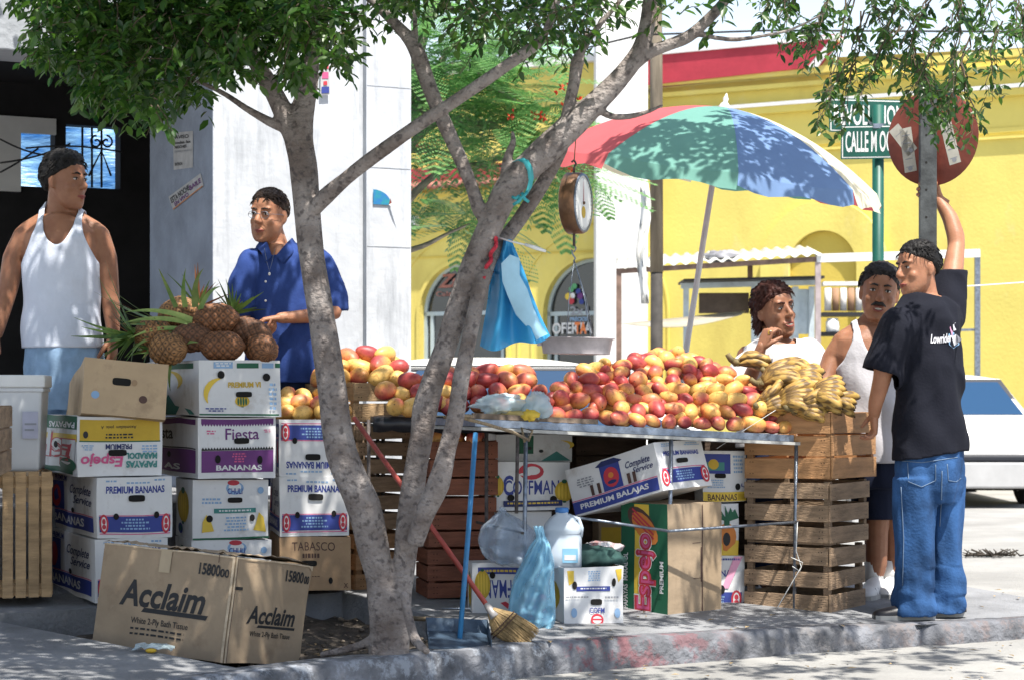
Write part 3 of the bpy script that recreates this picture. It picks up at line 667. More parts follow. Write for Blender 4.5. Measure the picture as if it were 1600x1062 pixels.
def d_balajas(f, l, flip=False):
    f.txt('PREMIUM BANANAS',.14,.70,.88,.80,m_blue,.04); f.rect(.05,.14,.95,.42,m_blue); f.rect(.05,.44,.95,.455,m_pink); f.small(.3,.17,.7,.38,m_lblue,4); f.crest(.1,.26,.08,.18); f.crest(.9,.26,.08,.18); f.hole(.5,.58,.12,.05)
    f.small(.1,.88,.4,.96,m_lblue,2); f.small(.6,.88,.92,.96,m_lblue,2)
    l.rect(.0,.04,.97,.30,m_blue); l.txt('PREMIUM BALAJAS',.08,.09,.86,.24,m_white,.03); l.rect(0,.31,.97,.33,m_pink)
    l.rect(.38,.34,.60,.93,m_blue); l.poly([(.34,.88),(.42,.97),(.56,.97),(.64,.88),(.6,.86),(.38,.86)],m_dblue); l.ell(.49,.60,.085,.21,m_red); l.ell(.49,.64,.03,.06,m_orange); l.ell(.49,.5,.05,.04,m_dblue)
    l.txt('Complete',.66,.62,.93,.80,m_dblue,.015,.4); l.txt('Service',.72,.52,.95,.64,m_dblue,.015,.4); l.small(.1,.55,.3,.75,m_grey,4)
    for u in (.24,.32,.66,.72): l.rect(u,.34,u+.035,.56,m_brown)
def d_acclaim(f, l, flip=False):
    for F, k in ((l,1.),(f,1.)):
        F.txt('Acclaim',.17,.42,.82,.68,m_ink,.028,.25) if F is l else F.txt('Acclaim',.22,.38,.86,.56,m_ink,.028,.25)
    l.poly([(.35,.375),(.84,.375),(.855,.42),(.37,.42)],m_ink); f.poly([(.36,.345),(.87,.345),(.875,.37),(.38,.37)],m_ink)
    l.txt('White 2-Ply Bath Tissue',.28,.24,.72,.32,m_ink,.01); l.small(.26,.19,.72,.225,m_ink,1); l.small(.26,.14,.72,.175,m_ink,1); f.txt('White 2-Ply Bath Tissue',.28,.24,.82,.31,m_ink,.01)
    l.txt('15800',.74,.80,.90,.91,m_ink,.03); l.txt('001',.90,.80,.99,.88,m_ink,.03); f.txt('15800',.66,.82,.90,.93,m_ink,.03); f.txt('00',.91,.82,.98,.90,m_ink,.03)
    f.rect(.01,.70,.12,.73,m_ink)
    m_sc = M('scuffed_card_edge_light',(.55,.44,.31),.9,.25,20)  # scuffed edges; pale strip and dark crease paint in the corner's missing shading
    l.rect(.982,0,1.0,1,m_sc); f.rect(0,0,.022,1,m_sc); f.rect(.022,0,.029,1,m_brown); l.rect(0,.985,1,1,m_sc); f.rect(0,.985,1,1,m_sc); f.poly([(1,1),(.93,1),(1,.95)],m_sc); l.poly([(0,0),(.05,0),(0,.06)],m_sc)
    W_, D_2, H_ = f.U.length, l.U.length, f.V.length
    for (x0,y0,x1,y1,ph) in ((-.004,-.004,W_+.004,D_2*.47,0),(-.004,D_2*.5,W_+.004,D_2+.004,3)):     # loosely closed, crumpled flaps
        nn = 14; vs = [(x0+(x1-x0)*i/nn, y0+(y1-y0)*j/nn, H_+.004+.018*abs(noise.noise(Vector((i*.6+ph,j*.5,0))))+.008*math.sin(math.pi*i/nn)) for j in range(nn+1) for i in range(nn+1)]
        f.mb.add(vs,[(j*(nn+1)+i,j*(nn+1)+i+1,(j+1)*(nn+1)+i+1,(j+1)*(nn+1)+i) for j in range(nn) for i in range(nn)],m_card3)
    l.poly([(.45,.78),(.53,.78),(.53,1),(.45,1)],M('packing_tape',(.42,.32,.2),.3)); l.poly([(.88,.93),(.885,.93),(.885,1),(.88,1)],m_brown)
def d_none(f, l, flip=False): pass
def d_lid(f, l, flip=False): f.hole(.45,.62,.11,.07); f.ell(.15,.35,.05,.07,m_lblue); f.ell(.72,.33,.05,.07,m_brown); f.ell(.60,.62,.035,.06,m_card)

def grid_face(mb, O, U, V, nu, nv, m):
    O, U, V = Vector(O), Vector(U), Vector(V)
    vs = [O+U*(i/nu)+V*(j/nv) for j in range(nv+1) for i in range(nu+1)]
    mb.add(vs, [(j*(nu+1)+i,j*(nu+1)+i+1,(j+1)*(nu+1)+i+1,(j+1)*(nu+1)+i) for j in range(nv) for i in range(nu)], m)
BOXES = {}
def placed(o, X, Y, Z, th, roll, pit): o.matrix_world = Matrix.Translation((X,Y,Z)) @ Matrix.Rotation(R(roll),4,'Y') @ Matrix.Rotation(R(pit),4,'X') @ Matrix.Rotation(R(th),4,'Z')
def cbox(name, label, xl, xn, xr, yt, yb, Y0, th, design, mat, flip=False, roll=0., pitch=0., group=None, top='closed', snap=None, lid=0., dmax=None, dims=None, worn=1.):
    w, d = dims[:2] if dims else fit(xl, xn, xr, Y0, th)
    if dmax: d = min(d, dmax)
    z0 = CZ+(HY-yb)/FPX*Y0; z1 = CZ+(HY-yt)/FPX*Y0
    if snap is not None: z0 = snap
    h = dims[2] if dims else z1-z0
    mb = MB(); n = lambda L: max(2, int(L/.06)); t = .006
    grid_face(mb,(0,0,0),(w,0,0),(0,0,h),n(w),n(h),mat); grid_face(mb,(0,d,0),(0,-d,0),(0,0,h),n(d),n(h),mat)
    grid_face(mb,(w,d,0),(-w,0,0),(0,0,h),n(w),n(h),mat); grid_face(mb,(w,0,0),(0,d,0),(0,0,h),n(d),n(h),mat)
    grid_face(mb,(0,0,0),(0,d,0),(w,0,0),n(d),n(w),mat)
    if top == 'closed': grid_face(mb,(0,0,h),(w,0,0),(0,d,0),n(w),n(d),mat)
    else:
        # open: wall thickness and inner faces
        a = t; mb.add([(0,0,h),(w,0,h),(w,d,h),(0,d,h),(a,a,h),(w-a,a,h),(w-a,d-a,h),(a,d-a,h)],[(0,1,5,4),(1,2,6,5),(2,3,7,6),(3,0,4,7)],mat)
        b0 = h*.35
        mb.add([(a,a,h),(w-a,a,h),(w-a,d-a,h),(a,d-a,h),(a,a,b0),(w-a,a,b0),(w-a,d-a,b0),(a,d-a,b0)],[(0,1,5,4),(1,2,6,5),(2,3,7,6),(3,0,4,7),(4,5,6,7)],m_card)
    if lid:   # telescoping lid lip low on the sides
        q = .0035
        mb.box((-q,-q,h*lid-.004),(w+q,d+q,h*lid), mat)
    design(Face(mb,(0,0,0),(w,0,0),(0,0,h),(0,-1,0),flip), Face(mb,(0,d,0),(0,-d,0),(0,0,h),(-1,0,0),flip))
    o = mb.build(name, warp=.0075, wscale=3.4, fixn=False)
    X0 = (xn-800)/FPX*Y0
    o.matrix_world = Matrix.Translation((X0,Y0,z0)) @ Matrix.Rotation(R(roll),4,'Y') @ Matrix.Rotation(R(pitch),4,'X') @ Matrix.Rotation(th,4,'Z')
    tag(o, label, 'box', group); BOXES[label] = (o, w, d, h)
    return o, w, d, h
TH = R(25); gS = 'produce boxes stacked on the pavement'; gU = 'produce boxes stored under the table'
# left stack
cbox('cardboard_box','white banana box with blue band at the bottom of the leftmost stack',78,148,262,842,941,8.9,TH,d_premium,m_white,group=gS)
cbox('cardboard_box','white and blue banana box directly under the upside-down papaya box',82,152,269,745,841,8.9,TH,d_premium,m_white,group=gS)
cbox('cardboard_box','upside-down papaya box with yellow panel and pink name, third up in the leftmost stack',60,121,253,650,744,8.9,R(23),d_espejo,m_white,flip=True,group=gS)
cbox('cardboard_box','plain tan cardboard lid tilted on top of the leftmost stack',72,128,259,556,645,8.87,R(17),d_lid,m_card2,roll=2,pitch=-9,group=gS)
# middle stack
cbox('cardboard_box','mostly hidden white box at the foot of the middle stack',268,300,424,845,934,9.2,R(20),d_pear,m_white,group=gS,dmax=.4)
cbox('cardboard_box','white box with yellow banana cluster on its side, under the purple box',269,301,420,750,844,9.2,R(20),d_pear,m_white,group=gS,dmax=.4)
cbox('cardboard_box','white and purple banana box in the middle stack',251,309,431,652,748,9.16,R(22),d_fiesta,m_white,group=gS)
cbox('cardboard_box','white box printed with yellow bananas holding the pineapples',203,310,439,562,650,9.13,R(24),d_bananas,m_white,group=gS,top='open')
# third stack
cbox('cardboard_box','brown box with faded dark lettering, bottom of the stack beside the trunk',421,437,548,839,923,9.4,R(12),d_tabasco,m_card,group=gS,dmax=.45)
cbox('cardboard_box','white banana box with blue band resting on the brown lettered box',417,437,545,745,838,9.4,R(12),d_premium,m_white,group=gS,dmax=.45)
cbox('cardboard_box','upside-down white banana box full of mangoes at the top of the stack beside the trunk',427,437,545,655,744,9.4,R(12),d_premium,m_white,flip=True,group=gS,top='open',dmax=.45)
# the tissue box in the pit
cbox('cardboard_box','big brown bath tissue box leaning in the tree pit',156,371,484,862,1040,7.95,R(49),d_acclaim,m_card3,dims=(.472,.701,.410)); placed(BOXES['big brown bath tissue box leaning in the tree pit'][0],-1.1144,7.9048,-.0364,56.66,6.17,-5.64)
# under the table
cbox('cardboard_box','white box with banana print standing behind the table leg above the red oval box',760,775,893,678,722,9.75,R(10),lambda f,l:(f.rect(.3,.3,.5,.95,m_green),f.banana(.8,.6,.2,-.6),f.ell(.45,.5,.03,.06,m_ink),f.ell(.6,.4,.03,.06,m_ink),f.poly([(.6,.05),(.8,.4),(.98,.05)],m_teal)),m_white,group=gU,dmax=.35)
cbox('cardboard_box','white box with blue name under a red oval below the table',762,773,890,722,798,9.6,R(10),d_coffman,m_white,group=gU,dmax=.4)
cbox('cardboard_box','dark spotted white box hidden behind the bulging plastic bag',764,775,862,799,880,9.65,R(10),lambda f,l:[f.ell(.3+.1*i,.6-.08*(i%3),.015,.03,m_brown) for i in range(5)],m_white,group=gU,dmax=.35)
cbox('cardboard_box','upside-down box with blue capitals behind the broom head',731,739,850,880,968,9.1,R(8),d_coffman2,m_white,flip=True,group=gU,dmax=.4)
cbox('cardboard_box','open white box under the water jug with small red oval on its front',838,880,975,886,981,8.85,R(18),d_small,m_white,group=gU,top='open',dmax=.4)
cbox('cardboard_box','white box with blue band and red crest tilted over the green papaya box',882,1031,1111,692,767,9.22,R(52),d_balajas,m_white,roll=0,group=gU,dims=(.4026,.5122,.2177))
bal = bpy.data.objects[-1] if False else BOXES['white box with blue band and red crest tilted over the green papaya box']
cbox('cardboard_box','green box with papaya picture stood on end beside plain cardboard flaps',970,1043,1127,787,968,9.25,R(44),d_greenesp,m_card3,group=gU)
cbox('cardboard_box','white box with blue panel and yellow bottom strip behind the tilted box',1085,1098,1166,704,783,9.75,R(14),d_bananas2,m_white,group=gU,dmax=.4)
cbox('cardboard_box','narrow box with pineapple and papaya picture behind the cardboard flaps',1100,1112,1153,787,868,9.75,R(14),d_papaya,m_white,group=gU,dmax=.4)
cbox('cardboard_box','white box with pink streak at the bottom beside the tall crate stack',1088,1098,1163,869,953,9.72,R(14),d_pinkp,m_white,group=gU,dmax=.4)
cbox('cardboard_box','dark brown box deep in the shade behind the cloth bundle',925,935,975,816,960,10.0,R(10),lambda f,l:(f.rect(.1,.7,.9,.95,m_gold),),m_card3,group=gU,dmax=.3)
placed(bal[0],.6793,9.2067,.5696,52.53,-12.95,-8.58)

# ================================================================ WOODEN CRATES
m_wood = M('crate_wood', (.30,.17,.085), .8, .30, 5, .35, 30, stretch=(1,1,6), island=.22)
m_woodl = M('crate_wood_pale', (.42,.28,.15), .8, .25, 5, .35, 30, stretch=(1,1,6), island=.18)
m_woodo = M('crate_wood_orange', (.36,.19,.085), .75, .22, 5, .3, 30, stretch=(1,1,6), island=.18)
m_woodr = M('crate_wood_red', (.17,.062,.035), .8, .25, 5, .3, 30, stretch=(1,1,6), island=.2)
m_woodd = M('crate_wood_shade', (.075,.05,.035), .85, .25, 5, .3, 30, stretch=(1,1,6), island=.2)  # near-black for the added crates, the gap's shade in the colour
m_woodg = M('crate_wood_weathered', (.24,.165,.105), .85, .3, 5, .4, 30, stretch=(1,1,6), island=.22)
def crate(label, xl, xn, xr, yt, yb, Y0, th, m, slats=3, gapf=.18, group='wooden fruit crates', dmax=None, vertical=False, name='wooden_crate'):
    w, d = fit(xl, xn, xr, Y0, th)
    if dmax: d = min(d, dmax)
    z0 = CZ+(HY-yb)/FPX*Y0; z1 = CZ+(HY-yt)/FPX*Y0; h = z1-z0
    root = empty(name, ((xn-800)/FPX*Y0, Y0, z0), th); tag(root, label, 'crate', group)
    t = .009; rr = random.Random(int(xn*7+yb))
    for (x, y) in ((t,t),(w-t-.03,t),(t,d-t-.03),(w-t-.03,d-t-.03)):
        mb = MB(); mb.box((x,y,.002),(x+.03,y+.03,h-.004), m); mb.build('corner_post', root, bevel=.002)
    def side(p, u, L, nrm):
        mb = MB(); p = Vector(p); u = Vector(u); nrm = Vector(nrm)
        if vertical:
            k = slats; pw_ = L/k
            for i in range(k):
                a = p+u*(i*pw_+pw_*gapf/2); b = p+u*((i+1)*pw_-pw_*gapf/2); j = rr.uniform(-.003,.003)
                vs = [a+nrm*j, b+nrm*j, b+nrm*(j-t), a+nrm*(j-t)]; q = [v+Vector((0,0,h-.002)) for v in vs]
                mb.add(vs+q, [(0,1,2,3),(4,5,6,7),(0,1,5,4),(1,2,6,5),(2,3,7,6),(3,0,4,7)], m)
            for zz in (.01, h-.07):
                vs = [p-nrm*(t+.001), p+u*L-nrm*(t+.001), p+u*L-nrm*(t*2), p-nrm*(t*2)]; mb.add([v+Vector((0,0,zz)) for v in vs]+[v+Vector((0,0,zz+.05)) for v in vs],[(0,1,2,3),(4,5,6,7),(0,1,5,4),(1,2,6,5),(2,3,7,6),(3,0,4,7)], m)
        else:
            sh = h/slats
            for i in range(slats):
                j = rr.uniform(-.003,.003); s0 = i*sh+sh*gapf*rr.uniform(.3,.6); s1 = (i+1)*sh-sh*gapf*rr.uniform(.3,.6); tl = rr.uniform(-.004,.004)
                vs = []
                for z, e in ((s0,0),(s1,0)):
                    vs += [p+nrm*j+Vector((0,0,z-tl)), p+u*L+nrm*j+Vector((0,0,z+tl)), p+u*L+nrm*(j-t)+Vector((0,0,z+tl)), p+nrm*(j-t)+Vector((0,0,z-tl))]
                mb.add(vs, [(0,1,2,3),(4,5,6,7),(0,1,5,4),(1,2,6,5),(2,3,7,6),(3,0,4,7)], m)
                for q in (.03, .045, L-.03, L-.045):
                    for zz in (s0+.02, s1-.02):
                        c = p+u*q+nrm*(j+.0006)+Vector((0,0,zz)); e = u*.0022
                        mb.add([c-e-Vector((0,0,.0022)),c+e-Vector((0,0,.0022)),c+e+Vector((0,0,.0022)),c-e+Vector((0,0,.0022))],[(0,1,2,3)],m_black)
        mb.build('side_panel', root, bevel=.0012)
    side((0,0,0),(1,0,0),w,(0,-1,0)); side((0,d,0),(0,-1,0),d-t-.004,(-1,0,0)); side((w,d,0),(-1,0,0),w,(0,1,0)); side((w,t+.004,0),(0,1,0),d-2*t-.008,(1,0,0))
    mb = MB(); k = 5
    for i in range(k): mb.box((t+.002+(w-2*t)*i/k,t+.001,.004),(t+.002+(w-2*t)*(i+.85)/k,d-t-.001,.012), m)
    mb.build('bottom', root)
    return root, w, d, h, z0
THC = R(57)
gC = 'crates stacked at the right end of the table'
crate('grey-brown crate at the foot of the tall stack at the right end of the table',1163,1297,1352,853,961,9.5,THC,m_woodg,3,.30,gC)
crate('weathered crate in the middle of the tall stack at the right end of the table',1163,1298,1358,751,853,9.5,THC,m_woodg,3,.28,gC)
crate('orange-brown crate at the top of the tall stack holding the bananas',1163,1301,1369,643,750,9.5,THC,m_woodo,3,.12,gC)
gM = 'crates stacked behind the leaning trunk'
crate('pale crate heaped with big mangoes behind the leaning trunk',470,552,640,596,660,9.75,R(35),m_woodl,2,.12,gM)
for i,(yt,yb,l) in enumerate(((661,742,'second crate down, right under the pale mango crate'),(743,830,'third crate down under the pale mango crate'),(831,925,'lowest crate in the stack under the pale mango crate'))):
    crate(l,480,556,645,yt,yb,9.75,R(35),(m_woodg,m_woodg,m_wood)[i],3,.25,gM)
gR = 'red-brown crates under the table'
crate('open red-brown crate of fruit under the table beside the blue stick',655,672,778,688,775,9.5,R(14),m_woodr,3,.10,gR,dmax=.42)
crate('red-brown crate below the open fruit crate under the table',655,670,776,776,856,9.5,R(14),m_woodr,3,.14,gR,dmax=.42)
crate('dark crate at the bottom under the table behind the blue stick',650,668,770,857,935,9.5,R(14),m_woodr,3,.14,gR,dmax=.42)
crate('tall slatted crate stood on end at the left edge, under the white bin',-110,-60,83,737,936,8.72,R(18),m_woodl,7,.20,'crates at the left edge',vertical=True)
crate('crate end showing at the left edge in front of the white bin',-150,-90,18,632,735,8.6,R(10),m_woodg,3,.1,'crates at the left edge',dmax=.1)
gB = 'dark crates added as shade at the back under the table'  # crates added to block the bright road and darken the gap behind
for (xl,xn,xr,yt,yb,Y,lb) in ((880,900,1010,672,790,10.25,'added shade crate at the back under the table, above the jug'),(880,900,1010,791,870,10.25,'added shade crate at the back under the table, behind the cloth bundle'),(880,900,1010,871,938,10.25,'added shade crate on the pavement at back under the table, behind the small white box'),(1012,1030,1185,676,780,10.3,'added shade crate high at the back under the table, behind the tilted box'),(1012,1030,1185,781,860,10.3,'added shade crate at the back under the table, behind the green papaya box'),(1012,1030,1185,861,938,10.3,'added shade crate low at the back under the table, behind the cardboard flaps'),(740,756,898,670,775,10.2,'added shade crate high at the back behind the red oval box'),(740,756,898,776,860,10.2,'added shade crate at the back behind the bulging bag'),(740,756,898,861,938,10.2,'added shade crate low at the back behind the blue capitals box')):
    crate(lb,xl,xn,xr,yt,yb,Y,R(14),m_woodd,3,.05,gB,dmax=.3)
# pale plastic bin with a rim
w, d = fit(-60,-25,66,8.9,R(8)); z0 = CZ+(HY-736)/FPX*8.9; h = (736-585)/FPX*8.9
root = empty('plastic_bin', ((-25-800)/FPX*8.9, 8.9, z0), R(8)); tag(root,'translucent white plastic bin with rim standing on the slatted crate','bin')
m_bin = M('milky_plastic', (.60,.61,.62), .4, .06, 3); mb = MB(); d = .35
vs = [(.015,.015,0),(w-.015,.015,0),(w-.015,d-.015,0),(.015,d-.015,0),(0,0,h-.05),(w,0,h-.05),(w,d,h-.05),(0,d,h-.05)]
mb.add(vs,[(0,3,2,1),(0,1,5,4),(1,2,6,5),(2,3,7,6),(3,0,4,7)],m_bin); mb.build('bin_body', root, bevel=.012)
mb = MB(); mb.box((-.012,-.012,h-.055),(w+.012,d+.012,h-.0),m_bone); mb.box((-.006,-.006,h-.075),(w+.006,d+.006,h-.056),m_bin); mb.build('lid', root, bevel=.006)
mb = MB(); mb.box((w*.66,-.004,h*.34),(w*.93,-.001,h*.62),M('bin_label',(.48,.48,.58),.6)); mb.box((w*.7,-.006,h*.48),(w*.9,-.0045,h*.50),m_grey); mb.box((w*.7,-.006,h*.42),(w*.86,-.0045,h*.44),m_grey); mb.build('label', root)

# ================================================================ TABLES
TA = P(742,653,8.82); TB = P(1254,679,9.62); eT = (TB-TA); LT = eT.length; eT.normalize()
nT = Vector((-eT.y, eT.x, 0)).normalized(); DT = 1.22  # depth stretched so the top shades the crates at the back
root = empty('market_table', (TA.x,TA.y,G(TA.x,TA.y))); tag(root,'long low steel table with thin pipe legs carrying the mango heap','table')
def TP(u, v, dz=0.): return TA + eT*u + nT*v + Vector((0,0,dz)) - Vector(root.location)
def slab(mb, u0,u1,v0,v1,z0,z1,m):
    vs = [TP(u,v,z) for z in (z0,z1) for u,v in ((u0,v0),(u1,v0),(u1,v1),(u0,v1))]
    mb.add(vs,[(0,3,2,1),(4,5,6,7),(0,1,5,4),(1,2,6,5),(2,3,7,6),(3,0,4,7)],m)
m_tin = M('galvanised_sheet', (.20,.24,.31), .35, .35, 12, .25, 40, metal=.6)
mb = MB(); slab(mb,0,LT-.05,0,DT,-.034,-.002,m_tin); slab(mb,.02,LT,-.02,DT,-.050,-.036,M('pale_edge_strip',(.42,.42,.40),.6,.2,20)); mb.build('tabletop', root, warp=.003, wscale=9)
mb = MB(); slab(mb,0,.62,.012,.03,.0,.022,M('old_batten',(.16,.12,.09),.8,.4,20,.3)); mb.build('batten', root, warp=.004, wscale=9)
for (px,pyb,v) in ((817,972,.02),(1045,970,.0),(1246,955,.0)):
    t0 = None
    for i in range(200):
        u = LT*i/199; q = TA+eT*u+nT*v
        if 800+FPX*q.x/q.y >= px+ (2 if px<1240 else -3): t0 = u; break
    t0 = t0 if t0 is not None else LT-.03
    q = TP(t0,v,-.045); 
    mb = MB(); mb.tube([q, Vector((q.x-.010,q.y,-.0+G(q.x+TA.x,q.y+TA.y)-root.location.z))], .0095, m_steel, 8); mb.build('leg', root)
    if px == 817:
        mb = MB(); mb.tube([TP(t0-.035,v+.01,-.045), TP(t0-.035,v+.01,-.045)+Vector((-.006,0,-.36))], .008, m_rust, 8); mb.build('hanging_rod', root)
for u in (.1, LT-.1):
    q = TP(u,DT-.03,-.045); mb = MB(); mb.tube([q, Vector((q.x,q.y,G(q.x+TA.x,q.y+TA.y)-root.location.z))], .0095, m_rust, 8); mb.build('leg', root)
rl = Vector(root.location)
def S(px,py,Y): return P(px,py,Y)-rl
for q_, mm in (([S(1045,829,9.15),S(1246,815,9.58)],m_steel),([S(1246,815,9.58),S(1165,805,10.3)],m_steel),([S(905,808,9.0),S(1045,829,9.15)],m_steel),([S(745,815,9.3),S(817,832,8.92)],m_rust)):
    mb = MB(); mb.tube(q_,.0065,mm,7); mb.build('brace', root)
# second table, behind the trunks, draped in black sheeting
rb = empty('market_table', (P(600,0,9.55).x,9.55,G(-.6,9.55))); tag(rb,'second table under black sheeting behind the tree trunks','table')
a = P(583,650,9.42); c = P(842,652,9.32); rl2 = Vector(rb.location)
mb = MB(); n = 26; vs = []
for j,(v,dz) in enumerate(((0,-.07),(-.012,-.035),(-.006,-.006),(.03,0),(.25,0),(.5,0))):
    for i in range(n+1):
        p = a.lerp(c,i/n)+Vector((0,v,dz)); 
        if j < 3: p += Vector((0,.012*noise.noise(Vector((i*.7,j,0))),.01*noise.noise(Vector((i*.5,j,4)))))
        vs.append(p-rl2)
mb.add(vs,[(j*(n+1)+i,j*(n+1)+i+1,(j+1)*(n+1)+i+1,(j+1)*(n+1)+i) for j in range(5) for i in range(n)],M('black_sheeting',(.02,.02,.024),.35,.2,10),True)
mb.build('sheeting', rb, solid=.004)
mb = MB(); mb.box((a.x-rl2.x+.01,-.10,a.z-rl2.z-.055),(c.x-rl2.x,.38,a.z-rl2.z-.012),m_wood); mb.build('tabletop', rb)
for (px,pyb,Y) in ((576,922,9.45),(760,930,9.40),(590,900,9.9)):
    t_ = P(px,655,Y); mb = MB(); mb.tube([t_-rl2, Vector((t_.x,t_.y,G(t_.x,t_.y)))-rl2], .009, m_rust, 7); mb.build('leg', rb)
# twine from the trunk to the table corner, and a hanging fishing line
mb = MB(); m_rope = M('brown_rope',(.25,.19,.12),.9,.3,60)
mb.tube([P(722,652,8.0),P(760,662,8.2),P(800,674,8.55),P(826,687,8.86)],.007,m_rope,7); mb.tube([P(826,687,8.86),P(832,672,8.9),P(815,668,8.88),P(820,690,8.86)],.006,m_rope,7)
rr = .055; cc = P(716,650,8.02); mb.tube([cc+Vector((rr*math.cos(i*.63),rr*math.sin(i*.63),.004*math.sin(i)-.0)) for i in range(11)],.006,m_rope,7)
tag(mb.build('rope'),'brown rope tying the pale trunk to the table corner','rope')
mb = MB(); mb.tube([P(1212,640,9.45),P(1168,668,9.5),P(1120,700,9.5)],.0012,m_bone,4); tag(mb.build('string'),'thin white string drooping over the table edge below the mangoes','string')
mb = MB(); mb.tube([P(1246,815,9.56),P(1244,860,9.56),P(1252,885,9.55),P(1240,905,9.55),P(1215,948,9.5)],.0022,m_bone,5); mb.tube([P(1236,870,9.55),P(1254,878,9.55),P(1250,892,9.55),P(1238,884,9.55)],.0022,m_bone,5)
tag(mb.build('string'),'white string knotted round the right table leg','string')

# ================================================================ MANGOES
def mango_mat():
    m = bpy.data.materials.new('mango_skin'); m.use_nodes = True; t = m.node_tree; b = t.nodes['Principled BSDF']; L = t.links
    b.inputs['Roughness'].default_value = .46; b.inputs['Specular IOR Level'].default_value = .45
    oi = t.nodes.new('ShaderNodeObjectInfo'); tc = t.nodes.new('ShaderNodeTexCoord'); sx = t.nodes.new('ShaderNodeSeparateXYZ'); L.new(tc.outputs['Object'], sx.inputs[0])
    n = t.nodes.new('ShaderNodeTexNoise'); n.noise_dimensions = '4D'; n.inputs['Scale'].default_value = 11; n.inputs['Detail'].default_value = 4
    L.new(tc.outputs['Object'], n.inputs['Vector']); mw = t.nodes.new('ShaderNodeMath'); mw.operation = 'MULTIPLY'; mw.inputs[1].default_value = 60
    L.new(oi.outputs['Random'], mw.inputs[0]); L.new(mw.outputs[0], n.inputs['W'])
    # base ripeness from the object's own colour slot (alpha), plus side blush
    a1 = t.nodes.new('ShaderNodeMath'); a1.operation = 'MULTIPLY_ADD'; L.new(sx.outputs[1], a1.inputs[0]); a1.inputs[1].default_value = 5.; L.new(n.outputs[0], a1.inputs[2])
    a2 = t.nodes.new('ShaderNodeMath'); a2.operation = 'ADD'; L.new(a1.outputs[0], a2.inputs[0]); L.new(oi.outputs['Alpha'], a2.inputs[1])
    r = t.nodes.new('ShaderNodeValToRGB'); L.new(a2.outputs[0], r.inputs[0]); e = r.color_ramp.elements
    st = [(.34,(.25,.03,.035)),(.48,(.42,.065,.06)),(.62,(.58,.17,.09)),(.78,(.68,.34,.09)),(1.,(.72,.45,.13))]
    while len(e) < len(st): e.new(.5)
    for i,(p,c) in enumerate(st): e[i].position = p; e[i].color = (*c,1)
    n2 = t.nodes.new('ShaderNodeTexNoise'); n2.inputs['Scale'].default_value = 70; L.new(tc.outputs['Object'], n2.inputs['Vector'])
    r2 = t.nodes.new('ShaderNodeValToRGB'); L.new(n2.outputs[0], r2.inputs[0]); r2.color_ramp.elements[0].position = .30; r2.color_ramp.elements[1].position = .42; r2.color_ramp.elements[0].color = (.45,.35,.3,1)
    mx = t.nodes.new('ShaderNodeMix'); mx.data_type = 'RGBA'; mx.blend_type = 'MULTIPLY'; mx.inputs[0].default_value = .6; L.new(r.outputs[0], mx.inputs[6]); L.new(r2.outputs[0], mx.inputs[7]); L.new(mx.outputs[2], b.inputs['Base Color'])
    b.inputs['Subsurface Weight'].default_value = .0
    return m
m_mango = mango_mat()
mango_me = []
for k in range(5):
    mb = MB(); rr = random.Random(k+20); n = 16; vs = []; fs = []; h2 = 9; e1 = rr.uniform(.9,1.05); bend = rr.uniform(.004,.010)
    for i in range(h2+1):
        ph = math.pi*i/h2
        for j in range(n):
            a = 2*math.pi*j/n; x = -math.cos(ph); r = math.sin(ph)*(1-.16*x)
            vs.append((x*.062*e1, r*math.cos(a)*.041, r*math.sin(a)*.038+bend*(x*x)+ .002*noise.noise(Vector((x*2,a,k)))))
    for i in range(h2):
        for j in range(n): fs.append((i*n+j,i*n+(j+1)%n,(i+1)*n+(j+1)%n,(i+1)*n+j))
    mb.add(vs,fs,m_mango,True); mb.tube([(-.0565*e1,0,bend),(-.064*e1,.001,bend+.002)],[.0035,.002],m_brown,6)
    o = mb.build('tmp'); mango_me.append(o.data); bpy.data.objects.remove(o)
NM = [0]
def mango(p, where, group, ripe=None, sc=1., rng=random):
    me = rng.choice(mango_me); o = bpy.data.objects.new('mango', me); COL.objects.link(o); o.location = p
    r = ripe if ripe is not None else rng.random()
    if r < .40: al = -.16; lb = 'red'
    elif r < .72: al = .10; lb = 'red and yellow'
    else: al = .34; lb = 'yellow'
    o.color = (1,1,1,al+.5*0+rng.uniform(-.04,.04) if al > 0 else 0.0)
    # object alpha cannot be negative: shift handled by the ramp
    o.color[3] = max(0., {'red':.0,'red and yellow':.17,'yellow':.42}[lb]+rng.uniform(-.03,.05))
    o.rotation_euler = (rng.uniform(0,6.28), rng.uniform(-.5,.5), rng.uniform(0,6.28)); s = sc*rng.uniform(.88,1.1); o.scale = (s,s,s)
    tag(o, f'{lb} mango {where}', 'mango', group); NM[0] += 1
rg = random.Random(11)
def edgeY(px):
    k = (px-800)/FPX; u = (k*TA.y-TA.x)/(eT.x-k*eT.y); return TA.y+eT.y*u
gh = 'mangoes heaped on the steel table'
rows = [(653,966,1240),(637,858,1232),(621,850,1216),(606,868,1196),(592,892,1176),(579,910,1150),(567,945,1108),(557,985,1092),(548,1032,1076)]
